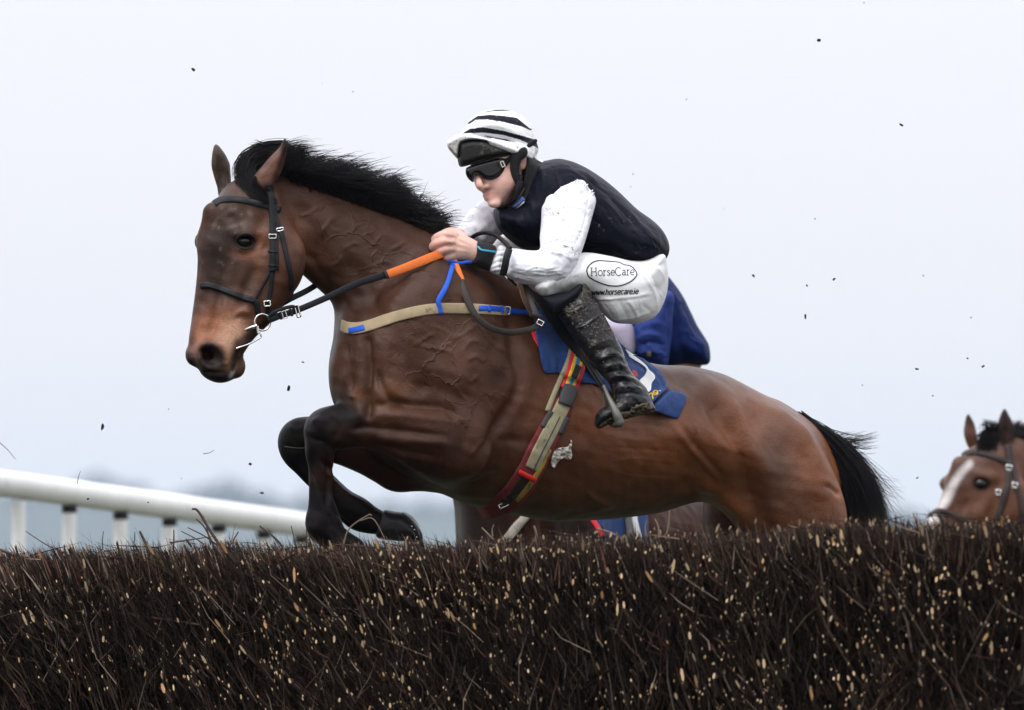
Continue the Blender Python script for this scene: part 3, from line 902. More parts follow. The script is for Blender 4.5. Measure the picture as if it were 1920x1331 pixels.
# ------------------------------------------------------------------ coat of a horse
def coat_material(name, vein=0.35):
    m = bpy.data.materials.new(name)
    m.use_nodes = True
    t = m.node_tree; N = t.nodes; L = t.links
    b = N['Principled BSDF']
    b.inputs['Roughness'].default_value = 0.46
    b.inputs['Specular IOR Level'].default_value = 0.22
    b.inputs['Sheen Weight'].default_value = 0.0
    b.inputs['Sheen Roughness'].default_value = 0.4
    tc = N.new('ShaderNodeTexCoord')
    a = N.new('ShaderNodeAttribute'); a.attribute_name = 'Col'
    # hair grain: stretched noise
    mp = N.new('ShaderNodeMapping'); mp.inputs['Rotation'].default_value = (0, R(-35), 0); mp.inputs['Scale'].default_value = (90, 160, 420)
    L.new(tc.outputs['Object'], mp.inputs['Vector'])
    g = N.new('ShaderNodeTexNoise'); g.inputs['Scale'].default_value = 1.0; g.inputs['Detail'].default_value = 5; g.inputs['Roughness'].default_value = 0.7
    L.new(mp.outputs[0], g.inputs['Vector'])
    n2 = N.new('ShaderNodeTexNoise'); n2.inputs['Scale'].default_value = 9; n2.inputs['Detail'].default_value = 6
    L.new(tc.outputs['Object'], n2.inputs['Vector'])
    mr = N.new('ShaderNodeMapRange'); mr.inputs['From Min'].default_value = 0.3; mr.inputs['From Max'].default_value = 0.7; mr.inputs['To Min'].default_value = 0.60; mr.inputs['To Max'].default_value = 1.42
    L.new(g.outputs['Fac'], mr.inputs['Value'])
    mr2 = N.new('ShaderNodeMapRange'); mr2.inputs['From Min'].default_value = 0.3; mr2.inputs['From Max'].default_value = 0.7; mr2.inputs['To Min'].default_value = 0.86; mr2.inputs['To Max'].default_value = 1.14
    L.new(n2.outputs['Fac'], mr2.inputs['Value'])
    mu = N.new('ShaderNodeMath'); mu.operation = 'MULTIPLY'; L.new(mr.outputs[0], mu.inputs[0]); L.new(mr2.outputs[0], mu.inputs[1])
    mx = N.new('ShaderNodeMix'); mx.data_type = 'RGBA'; mx.blend_type = 'MULTIPLY'; mx.inputs['Factor'].default_value = 1
    L.new(a.outputs['Color'], mx.inputs[6]); L.new(mu.outputs[0], mx.inputs[7])
    L.new(mx.outputs[2], b.inputs['Base Color'])
    bw = N.new('ShaderNodeRGBToBW'); L.new(a.outputs['Color'], bw.inputs[0])
    sp = N.new('ShaderNodeMapRange'); sp.inputs['From Min'].default_value = 0.008; sp.inputs['From Max'].default_value = 0.045
    sp.inputs['To Min'].default_value = 0.09; sp.inputs['To Max'].default_value = 0.33      # black points are matt, the brown coat is glossy
    L.new(bw.outputs[0], sp.inputs['Value']); L.new(sp.outputs[0], b.inputs['Specular IOR Level'])
    rr = N.new('ShaderNodeMapRange'); rr.inputs['To Min'].default_value = 0.30; rr.inputs['To Max'].default_value = 0.47
    L.new(n2.outputs['Fac'], rr.inputs['Value']); L.new(rr.outputs[0], b.inputs['Roughness'])
    b1 = N.new('ShaderNodeBump'); b1.inputs['Strength'].default_value = 0.5; b1.inputs['Distance'].default_value = 0.003
    L.new(g.outputs['Fac'], b1.inputs['Height'])
    last = b1
    if vein:
        va = N.new('ShaderNodeAttribute'); va.attribute_name = 'Vein'
        w = N.new('ShaderNodeTexNoise'); w.inputs['Scale'].default_value = 11; w.inputs['Detail'].default_value = 3
        L.new(tc.outputs['Object'], w.inputs['Vector'])
        ad = N.new('ShaderNodeVectorMath'); ad.operation = 'MULTIPLY_ADD'; ad.inputs[1].default_value = (0.13, 0.13, 0.13)
        L.new(w.outputs['Color'], ad.inputs[0]); L.new(tc.outputs['Object'], ad.inputs[2])
        v = N.new('ShaderNodeTexVoronoi'); v.feature = 'DISTANCE_TO_EDGE'; v.inputs['Scale'].default_value = 10
        L.new(ad.outputs[0], v.inputs['Vector'])
        vr = N.new('ShaderNodeMapRange'); vr.interpolation_type = 'SMOOTHSTEP'; vr.inputs['From Min'].default_value = 0.0; vr.inputs['From Max'].default_value = 0.055; vr.inputs['To Min'].default_value = 1; vr.inputs['To Max'].default_value = 0
        L.new(v.outputs['Distance'], vr.inputs['Value'])
        pn = N.new('ShaderNodeTexNoise'); pn.inputs['Scale'].default_value = 7; pn.inputs['Detail'].default_value = 1
        L.new(tc.outputs['Object'], pn.inputs['Vector'])
        pr = N.new('ShaderNodeMapRange'); pr.inputs['From Min'].default_value = 0.42; pr.inputs['From Max'].default_value = 0.6
        L.new(pn.outputs['Fac'], pr.inputs['Value'])
        m1 = N.new('ShaderNodeMath'); m1.operation = 'MULTIPLY'; L.new(vr.outputs[0], m1.inputs[0]); L.new(pr.outputs[0], m1.inputs[1])
        m2 = N.new('ShaderNodeMath'); m2.operation = 'MULTIPLY'; L.new(m1.outputs[0], m2.inputs[0]); L.new(va.outputs['Fac'], m2.inputs[1])
        b2 = N.new('ShaderNodeBump'); b2.inputs['Strength'].default_value = vein; b2.inputs['Distance'].default_value = 0.004
        L.new(m2.outputs[0], b2.inputs['Height']); L.new(b1.outputs[0], b2.inputs['Normal']); last = b2
    # broad skin ripples
    rp = N.new('ShaderNodeTexNoise'); rp.inputs['Scale'].default_value = 22; rp.inputs['Detail'].default_value = 4
    L.new(tc.outputs['Object'], rp.inputs['Vector'])
    b3 = N.new('ShaderNodeBump'); b3.inputs['Strength'].default_value = 0.22; b3.inputs['Distance'].default_value = 0.012
    L.new(rp.outputs['Fac'], b3.inputs['Height']); L.new(last.outputs[0], b3.inputs['Normal'])
    L.new(b3.outputs[0], b.inputs['Normal'])
    return m

M_COAT = coat_material('bay_coat', 0.55)
M_HAIR = mat('black_hair', (0.007, 0.006, 0.007), 0.40, spec=0.16)
M_HOOF = mat('hoof_horn', (0.016, 0.015, 0.016), 0.35, bump=0.3, bump_scale=120)
M_STEEL = mat('bit_steel', (0.72, 0.72, 0.72), 0.22, metal=1.0)
M_EYE = mat('eye_dark', (0.005, 0.004, 0.004), 0.06, spec=0.4, coat=0.15)
M_LEATHER = mat('black_leather', (0.009, 0.009, 0.012), 0.42, spec=0.2, bump=0.25, bump_scale=260, vary=0.25)
M_BLEATHER = mat('dark_brown_leather', (0.022, 0.016, 0.013), 0.45, bump=0.25, bump_scale=260, vary=0.25)

def lerp_col(C, w, c):
    return C * (1 - w[:, None]) + np.asarray(c) * w[:, None]

def blob(V, x, y, rx, ry, ang=0, p=1.0):
    c, s = math.cos(R(ang)), math.sin(R(ang))
    u = ((V[:, 0] - x) * c + (V[:, 1] - y) * s) / rx
    v = (-(V[:, 0] - x) * s + (V[:, 1] - y) * c) / ry
    return np.exp(-(u * u + v * v) ** p)

def inside(V, P, soft):
    sd = poly_sd(V[:, 0], V[:, 1], catmull(np.asarray(P, float), 6, True))
    t = np.clip(sd / soft * 0.5 + 0.5, 0, 1)
    return t * t * (3 - 2 * t)

# ------------------------------------------------------------------ the leading horse
SH0, SH1 = -150 - 640 * 0.42, 0.42            # its body runs away from the camera to the right
def dmid(x): return SH0 + SH1 * x

TRUNK = [(640, 600), (632, 642), (626, 668), (626, 692), (630, 720), (638, 748), (655, 790), (690, 840), (740, 880), (775, 899), (840, 930),
         (885, 948), (930, 957), (985, 968), (1026, 976), (1075, 976), (1120, 974), (1170, 970), (1240, 960), (1290, 944), (1320, 940), (1350, 951),
         (1378, 972), (1404, 998), (1430, 1040), (1470, 1080), (1560, 1085), (1598, 1040), (1596, 992), (1590, 961), (1582, 932), (1580, 902),
         (1572, 869), (1557, 833), (1534, 802), (1500, 774), (1460, 749), (1439, 742), (1380, 711), (1347, 697), (1291, 685), (1240, 683),
         (1200, 674), (1160, 657), (1100, 622), (1000, 562), (930, 507), (870, 457), (820, 433), (760, 470), (700, 540)]
NECK = [(455, 345), (480, 322), (530, 308), (580, 320), (626, 338), (672, 354), (718, 371), (764, 391), (810, 413), (860, 448), (905, 495),
        (930, 600), (880, 680), (760, 700), (670, 650), (641, 602), (625, 572), (610, 555), (588, 535), (573, 521), (558, 505), (530, 450), (480, 400)]
HEAD = [(410, 368), (398, 396), (387, 420), (374, 436), (369.5, 451), (372, 467), (378, 482), (379, 502), (377, 524), (373, 548), (367, 581),
        (363, 607), (356, 642), (348.5, 657), (348, 670), (355, 682), (371, 690), (378, 701), (392, 710), (411, 715.5), (430, 712), (441, 706),
        (452, 699), (456, 687), (453, 669), (462, 655), (475, 638), (488, 624), (506, 607), (528, 576), (547, 552), (560, 530), (566, 500),
        (563, 470), (556, 440), (545, 405), (535, 372), (515, 345), (470, 336), (430, 345)]

def horse_body():
    f = Field(335, 1625, 250, 1330, -270, 270, 3.5, (SH0, SH1))
    f.poly(TRUNK, 165, 165, (SH0, SH1, 0), k=20, blur=7, smooth=5)
    f.poly(NECK, 72, 72, (SH0 + 10, SH1, 0), Wg=(0.16, 0.05, 640, 500), k=46, blur=5)
    # chest muscles seen from the front
    f.ell(665, 690, dmid(665) - 42, 44, 88, 66, 8, k=30)
    f.ell(720, 690, dmid(720) - 92, 62, 92, 56, 0, k=34)
    # shoulder and upper arm
    f.poly([(735, 560), (800, 505), (880, 520), (945, 600), (972, 690), (955, 760), (925, 810), (895, 862), (850, 905), (795, 890), (735, 810), (690, 720)],
           70, 62, (SH0 - 112, SH1, 0), k=34, blur=8)
    # near foreleg
    f.tube([(868, 838, -214, 54, 34), (800, 822, -240, 57, 44), (735, 806, -244, 45, 40), (680, 800, -244, 39, 35), (640, 801, -243, 37, 34)], k=32)
    f.tube([(640, 801, -243, 38, 34), (612, 803, -243, 40, 36), (601, 822, -242, 30, 31), (600, 850, -240, 25, 27)], k=12)
    f.tube([(600, 846, -240, 25, 26), (601, 880, -238, 22.5, 21), (601, 925, -236, 22, 20), (604, 955, -235, 27, 23), (607, 982, -233, 34, 27),
            (622, 1003, -231, 28, 24), (645, 1016, -229, 22, 22), (662, 1028, -228, 23, 24)], k=10)
    # far foreleg
    f.tube([(800, 868, -70, 52, 46), (748, 868, -78, 50, 44), (690, 848, -84, 42, 38), (640, 832, -88, 38, 34), (590, 820, -90, 37, 33)], k=16)
    f.ell(745, 893, -86, 30, 25, 24, 0, k=14)
    f.tube([(590, 818, -90, 36, 32), (562, 822, -90, 39, 34), (556, 843, -89, 31, 30), (572, 868, -88, 25, 24), (600, 898, -85, 24, 21), (640, 936, -80, 24, 21),
            (668, 960, -78, 31, 25), (690, 972, -76, 27, 23), (716, 980, -75, 22, 21), (734, 984, -75, 24, 24)], k=10)
    # hindquarters
    f.tube([(1440, 868, 112, 96, 66), (1486, 960, 112, 100, 62), (1500, 1040, 114, 84, 56), (1520, 1130, 118, 56, 42), (1560, 1200, 124, 36, 30), (1540, 1290, 128, 26, 24)], k=40)
    f.tube([(1400, 900, 280, 80, 60), (1390, 985, 285, 72, 56), (1400, 1070, 288, 66, 50), (1450, 1160, 290, 50, 40), (1500, 1230, 290, 34, 30), (1490, 1300, 290, 26, 24)], k=30)
    # head
    f.poly(HEAD, 60, 60, (-222 + 0.16 * 420, 0, -0.16), Wg=(0.02, -0.085, 460, 430), k=20, blur=3, smooth=4, pw=2.3)
    f.ell(530, 488, -262, 42, 56, 30, 12, k=18)            # cheek
    f.ell(466, 437, -276, 27, 15, 16, 14, k=12)            # brow over the eye
    f.tube([(482, 482, -272, 9), (462, 520, -276, 9), (442, 556, -278, 6)], k=14)   # facial crest
    f.tube([(398, 400, -252, 18), (391, 470, -258, 17), (386, 560, -262, 16), (380, 630, -266, 16)], k=24)   # nasal bone
    f.ell(377, 454, -208, 12, 15, 14, 0, k=10)              # far eye
    f.ell(398, 665, -298, 34, 31, 20, 25, k=14)            # nostril rim
    f.ell(430, 640, -282, 28, 34, 22, 20, k=16)            # cheek side of the muzzle
    f.ell(410, 697, -282, 26, 16, 22, 8, k=10)             # lips
    f.ell(447, 688, -262, 12, 18, 18, 10, k=8)             # chin
    f.ell(395, 668, -318, 25, 18, 18, 24, k=7, cut=True)   # nostril
    f.ell(389, 664, -300, 12, 10, 22, 22, k=6, cut=True)
    f.tube3([(449, 622, -262, 5), (446, 640, -285, 6), (440, 662, -292, 6), (434, 688, -290, 5), (420, 704, -292, 3)], k=5, cut=True)   # mouth line
    f.ell(459, 453, -291, 15, 11.5, 15, 8, k=5, cut=True)  # eye socket
    # ears
    f.poly([(534, 258), (524, 277), (509, 292), (494, 309), (478, 328), (468, 342), (472, 356), (488, 362), (503, 356), (519, 340), (529, 320), (536, 297), (539, 272)],
           16, 15, (-262, 0, 0), k=8, blur=2, smooth=4)
    f.poly([(403, 270), (396, 305), (399, 325), (407, 352), (412, 372), (432, 362), (432, 313), (429, 303), (420, 286)],
           15, 14, (-172, 0, 0), k=8, blur=2, smooth=4)
    f.tube3([(405, 283, -190, 2), (411, 305, -188, 7), (416, 335, -186, 8), (418, 352, -184, 4)], k=4, cut=True)
    V, Q = f.mesh(2)
    s = Sculpt(V, Q)
    # ---- neck
    s.stroke([(575, 400), (640, 450), (700, 520), (740, 590)], 34, 7)
    s.stroke([(572, 470), (610, 525), (650, 585)], 10, -5)
    s.stroke([(560, 380), (592, 440), (604, 500)], 14, -5)
    s.stroke([(600, 372), (700, 412), (800, 450), (870, 500)], 16, -4)
    s.stroke([(640, 480), (690, 540), (720, 600)], 12, -4)
    # ---- chest front
    s.stroke([(690, 640), (692, 690), (690, 745), (692, 775)], 9, -10, False)
    s.stroke([(706, 690), (716, 725), (736, 752), (762, 756)], 8, -9)
    s.stroke([(650, 640), (656, 690), (660, 740)], 9, -5)
    s.stroke([(640, 690), (655, 730), (668, 750)], 6, 4)
    s.bump(672, 742, 18, 24, 7); s.bump(722, 735, 22, 22, 7)
    s.stroke([(745, 640), (770, 700), (800, 742)], 20, -6)
    s.stroke([(690, 758), (760, 758), (830, 764), (862, 790)], 8, -7)
    # ---- shoulder blade and muscles
    s.stroke([(905, 520), (905, 600), (880, 680), (840, 740)], 26, 8)
    s.stroke([(950, 560), (960, 640), (972, 720), (930, 800), (898, 858)], 11, -9)
    s.stroke([(990, 600), (985, 690), (960, 780)], 20, 4)
    s.stroke([(800, 560), (790, 640), (800, 720)], 24, 6)
    s.bump(890, 790, 50, 60, 6); s.bump(845, 700, 40, 50, 5)
    s.stroke([(858, 790), (862, 830), (852, 872)], 9, -3)
    # forearm muscles and tendons
    s.stroke([(850, 790), (780, 782), (700, 778), (650, 780)], 9, 5)
    s.stroke([(840, 815), (760, 808), (690, 800), (655, 806)], 7, -5)
    s.stroke([(850, 830), (770, 826), (700, 818)], 8, 4)
    s.stroke([(840, 858), (760, 846), (690, 832)], 8, -4)
    # knee, cannon
    s.bump(598, 793, 14, 18, 4); s.stroke([(622, 778), (632, 800), (626, 826)], 6, -4)
    s.stroke([(613, 846), (614, 900), (612, 950)], 4, -7); s.stroke([(596, 850), (597, 900), (598, 950)], 6, 3); s.stroke([(620, 850), (621, 900), (620, 950)], 3, 3)
    s.stroke([(576, 812), (590, 822), (612, 826)], 4, -3); s.stroke([(582, 792), (600, 786), (618, 790)], 5, 3); s.stroke([(580, 872), (618, 950), (660, 985)], 3, -3)
    s.stroke([(590, 862), (630, 905), (664, 940)], 4, 3); s.stroke([(600, 858), (640, 898), (676, 934)], 4, -4); s.stroke([(540, 800), (556, 806), (574, 800)], 5, 3); s.stroke([(536, 836), (556, 842), (572, 838)], 4, -3)
    s.bump(596, 984, 12, 14, 3); s.stroke([(618, 962), (622, 990)], 6, -3)
    # ---- barrel: ribs, belly
    for i in range(7):
        x = 1035 + i * 42
        s.stroke([(x + 20, 720), (x - 6, 800), (x - 28, 880)], 13, 1.6)
    s.stroke([(1095, 918), (1125, 940), (1150, 952)], 6, 4)
    s.stroke([(920, 830), (975, 822), (1020, 832)], 12, -3)
    for i in range(12):
        y = 772 + i * 11
        s.stroke([(1120 + 4 * i, y + 6 * math.sin(i)), (1190, y + 2 + 5 * math.sin(i * 2.1)), (1250 + 3 * i, y + 8)], 2.6, 0.9 * math.sin(i * 1.7 + 0.5))
    # ---- loin, hip, quarters
    s.stroke([(1180, 690), (1240, 700), (1300, 735)], 16, -3)
    s.stroke([(1255, 785), (1290, 835), (1330, 880), (1352, 902)], 5, 2.2)
    s.stroke([(1268, 782), (1302, 832), (1340, 874), (1356, 890)], 5, -2.6)
    s.stroke([(1318, 735), (1350, 780), (1385, 840), (1398, 905), (1415, 985)], 17, -13)
    s.stroke([(1330, 722), (1372, 762), (1412, 818), (1438, 890), (1452, 985)], 18, 9)
    s.stroke([(1385, 760), (1424, 815), (1462, 890), (1470, 985)], 20, -7)
    s.stroke([(1440, 755), (1490, 800), (1530, 860), (1550, 940)], 22, 6)
    s.stroke([(1478, 766), (1520, 810), (1550, 862)], 7, -5)
    s.bump(1500, 900, 46, 90, 8); s.bump(1322, 730, 22, 20, 8)
    s.stroke([(1540, 910), (1560, 918), (1575, 928)], 5, -4)
    s.stroke([(1300, 905), (1340, 915), (1380, 950), (1405, 990)], 14, 7)
    s.stroke([(1275, 900), (1310, 925)], 12, -6)
    # ---- head
    s.stroke([(430, 470), (416, 530), (402, 600), (392, 640)], 9, -5)
    s.stroke([(428, 400), (440, 420), (446, 436)], 10, -5)
    s.stroke([(500, 400), (488, 440), (494, 480)], 14, -5)
    s.stroke([(487, 428), (494, 450), (484, 474)], 5, 3)
    s.stroke([(478, 500), (460, 545), (446, 590)], 10, -4)
    s.stroke([(500, 540), (478, 590), (455, 615)], 14, -4)
    s.stroke([(440, 590), (456, 584), (470, 590)], 4, 3); s.stroke([(436, 600), (452, 596), (468, 600)], 4, -3)
    s.stroke([(443, 466), (460, 470), (478, 463)], 3.5, 4); s.stroke([(441, 446), (458, 437), (476, 446)], 4, 5)
    s.stroke([(420, 560), (428, 600), (440, 630)], 5, 2)
    s.stroke([(418, 686), (425, 676), (424, 655), (408, 643)], 5, 5); s.stroke([(378, 655), (374, 670), (384, 686), (405, 692)], 5, 4)
    s.stroke([(380, 698), (400, 697), (425, 698)], 3, -4)
    # hand-drawn veins on neck, shoulder, cheek
    g = np.random.default_rng(11)
    def vein(p, w=2.4, h=2.5): s.stroke(p, w, h, True)
    for p in [[(560, 408), (580, 400), (600, 388), (612, 384)], [(602, 446), (606, 430), (622, 412), (640, 404)], [(655, 440), (668, 424), (690, 416)],
              [(640, 470), (660, 458), (676, 462)], [(690, 468), (706, 452), (716, 440)], [(730, 470), (748, 462), (760, 452)], [(612, 420), (622, 432), (640, 436)],
              [(620, 500), (634, 492), (640, 480)], [(775, 650), (800, 632), (812, 628)], [(776, 648), (840, 660), (856, 678)], [(800, 610), (836, 622), (846, 636), (842, 650)],
              [(846, 636), (870, 626), (890, 610)], [(866, 660), (878, 642), (895, 640)], [(870, 676), (890, 668), (906, 680)], [(826, 706), (850, 724), (862, 740), (876, 752)],
              [(868, 702), (878, 716), (896, 700)], [(800, 780), (830, 770), (860, 784), (880, 810)], [(900, 740), (918, 760), (926, 776)], [(906, 630), (930, 650), (956, 664)],
              [(690, 610), (720, 600), (745, 606)], [(880, 856), (895, 836), (905, 826)], [(920, 600), (936, 612), (960, 618)], [(430, 540), (446, 556), (470, 560)],
              [(700, 500), (720, 492), (740, 500)], [(760, 520), (790, 512), (820, 520)], [(1095, 690), (1120, 740)], [(880, 900), (910, 888), (930, 884)],
              [(1300, 790), (1310, 820), (1300, 850)]]:
        p = np.array(p, float); vein(p)
    s.noise(26, 0.9, 3); s.noise(60, 1.6, 4)
    V = s.done()
    V = relax(V, Q, 1)
    return V, Q

def horse_colour(V):
    n = len(V)
    x, y = V[:, 0], V[:, 1]
    base = np.array([0.052, 0.0215, 0.0118])
    C = np.tile(base, (n, 1))
    w = lambda *a, **k: blob(V, *a, **k)
    # body: redder flank, quarters and belly
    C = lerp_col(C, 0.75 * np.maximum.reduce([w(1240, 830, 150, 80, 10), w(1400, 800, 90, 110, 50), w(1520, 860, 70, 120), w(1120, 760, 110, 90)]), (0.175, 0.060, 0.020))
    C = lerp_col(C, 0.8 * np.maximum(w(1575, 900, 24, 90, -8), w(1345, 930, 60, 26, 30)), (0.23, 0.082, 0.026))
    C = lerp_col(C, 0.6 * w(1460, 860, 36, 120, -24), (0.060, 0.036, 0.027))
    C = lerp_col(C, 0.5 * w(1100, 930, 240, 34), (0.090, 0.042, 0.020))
    # shoulder
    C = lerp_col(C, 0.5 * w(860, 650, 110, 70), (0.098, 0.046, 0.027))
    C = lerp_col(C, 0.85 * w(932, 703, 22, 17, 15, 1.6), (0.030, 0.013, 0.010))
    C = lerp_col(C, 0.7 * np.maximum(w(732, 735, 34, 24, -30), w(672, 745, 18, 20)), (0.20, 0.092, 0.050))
    # neck
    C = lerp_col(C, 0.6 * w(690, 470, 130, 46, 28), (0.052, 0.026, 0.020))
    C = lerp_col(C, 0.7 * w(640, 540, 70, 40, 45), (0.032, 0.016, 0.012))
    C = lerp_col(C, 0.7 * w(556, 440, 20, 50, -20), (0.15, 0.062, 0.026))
    # black points
    bl = (0.006, 0.005, 0.006)
    leg = inside(V, [(500, 760), (600, 740), (660, 745), (690, 800), (640, 862), (650, 870), (720, 900), (820, 1000), (820, 1100), (540, 1100), (500, 900)], 26)
    C = lerp_col(C, leg, bl)
    C = lerp_col(C, inside(V, [(620, 850), (700, 835), (800, 850), (830, 900), (760, 950), (600, 905)], 22) * 0.75, (0.030, 0.013, 0.010))
    C = lerp_col(C, 0.55 * inside(V, [(640, 795), (860, 810), (870, 880), (800, 890), (640, 850)], 20), (0.030, 0.015, 0.012))
    C = lerp_col(C, np.clip((y - 1040) / 60, 0, 1), bl)
    # head: dark face, warm cheek, tan muzzle, black nose
    head = inside(V, HEAD, 14)
    C = lerp_col(C, head * 0.8, (0.062, 0.028, 0.019))
    C = lerp_col(C, head * 0.95 * np.maximum.reduce([w(402, 480, 42, 84, 3), w(424, 440, 26, 40), w(470, 510, 16, 36, 20) * 0.6]), (0.021, 0.015, 0.014))
    C = lerp_col(C, head * 0.85 * np.maximum.reduce([w(488, 466, 14, 46, 8), w(470, 478, 24, 10, 0)]), (0.17, 0.066, 0.030))
    C = lerp_col(C, head * 0.7 * w(446, 408, 30, 26), (0.050, 0.028, 0.024))
    C = lerp_col(C, head * 0.85 * w(530, 500, 36, 52), (0.070, 0.028, 0.016))
    C = lerp_col(C, head * 0.9 * np.maximum(w(400, 615, 56, 36, -8), w(376, 625, 20, 40)), (0.27, 0.095, 0.040))
    C = lerp_col(C, head * 0.9 * w(436, 640, 24, 52, 12), (0.48, 0.27, 0.17))
    C = lerp_col(C, head * 0.5 * w(450, 590, 26, 16), (0.14, 0.052, 0.024))
    nose = np.maximum.reduce([inside(V, [(370, 668), (374, 650), (388, 640), (406, 646), (420, 660), (424, 676), (416, 692), (396, 694), (376, 686)], 7),
                              inside(V, [(330, 664), (352, 660), (374, 680), (420, 692), (436, 690), (446, 716), (400, 730), (330, 700)], 8),
                              inside(V, [(440, 640), (452, 632), (500, 600), (510, 616), (455, 668), (450, 690), (438, 700), (430, 690)], 6) * 0.85])
    C = lerp_col(C, nose * 0.95, (0.014, 0.012, 0.013))
    C = lerp_col(C, 0.9 * w(451, 688, 5, 12), (0.11, 0.055, 0.035))
    C = lerp_col(C, 0.9 * w(386, 666, 8, 7), (0.05, 0.006, 0.006))
    C = lerp_col(C, 0.9 * w(434, 702, 4, 9, 20), (0.30, 0.29, 0.29))
    C = lerp_col(C, 0.9 * np.clip(w(458, 453, 23, 16, 8, 2.5), 0, 1), (0.008, 0.006, 0.006))
    # ears
    ear = inside(V, [(534, 250), (470, 330), (470, 352), (503, 356), (520, 330), (545, 270)], 8)
    C = lerp_col(C, ear * 0.95, (0.105, 0.046, 0.030))
    C = lerp_col(C, ear * 0.9 * inside(V, [(548, 248), (526, 258), (525, 296), (512, 335), (524, 350), (552, 290)], 6), (0.008, 0.006, 0.007))
    C = lerp_col(C, 0.8 * inside(V, [(400, 262), (388, 300), (405, 372), (432, 360), (436, 305)], 6), (0.050, 0.038, 0.034))
    # dried sweat and mud flecks on the face
    g = np.random.default_rng(5)
    for i in range(34):
        px, py = (g.uniform(378, 470), g.uniform(385, 500)) if i < 24 else (g.uniform(362, 440), g.uniform(500, 640))
        r = g.uniform(1.5, 2.2) * (0.7 + 0.5 * g.random() ** 3)
        C = lerp_col(C, g.uniform(0.1, 0.5) * w(px, py, r, r * g.uniform(0.8, 1.6)), (0.22, 0.16, 0.14))
    C = lerp_col(C, 0.22 * np.maximum.reduce([w(404, 418, 4, 10, 20), w(434, 395, 7, 5), w(468, 400, 4, 8, -20), w(440, 424, 14, 3, -20)]), (0.22, 0.17, 0.15))
    vein = np.clip(np.maximum.reduce([w(660, 440, 130, 60, 28), w(830, 690, 130, 120), w(560, 420, 40, 40)]), 0, 1)
    C = C * np.where(C.max(1, keepdims=True) < 0.2, [[1.0, 0.90, 0.80]], 1.0)
    return np.clip(C, 0.004, 0.9), vein

HV, HQ = horse_body()
H_SKIN = Skin((HV, HQ))
H_ROOT = empty('racehorse', at(1000, 1330, 60), 'dark bay racehorse with black mane leaping the brush fence under the black and white jockey', 'horse')
hc, hvein = horse_colour(HV)
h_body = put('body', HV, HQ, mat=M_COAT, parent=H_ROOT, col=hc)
_a = h_body.data.attributes.new('Vein', 'FLOAT', 'POINT'); _a.data.foreach_set('value', hvein.astype(np.float32))
# ------------------------------------------------------------------ mane, forelock, tail, eye, hoof
def pl(P, t):
    """point on polyline P (k, 2) at t in 0..1 (arrays)"""
    P = np.asarray(P, float); x = np.linspace(0, 1, len(P))
    return np.stack([np.interp(t, x, P[:, c]) for c in range(P.shape[1])], -1)

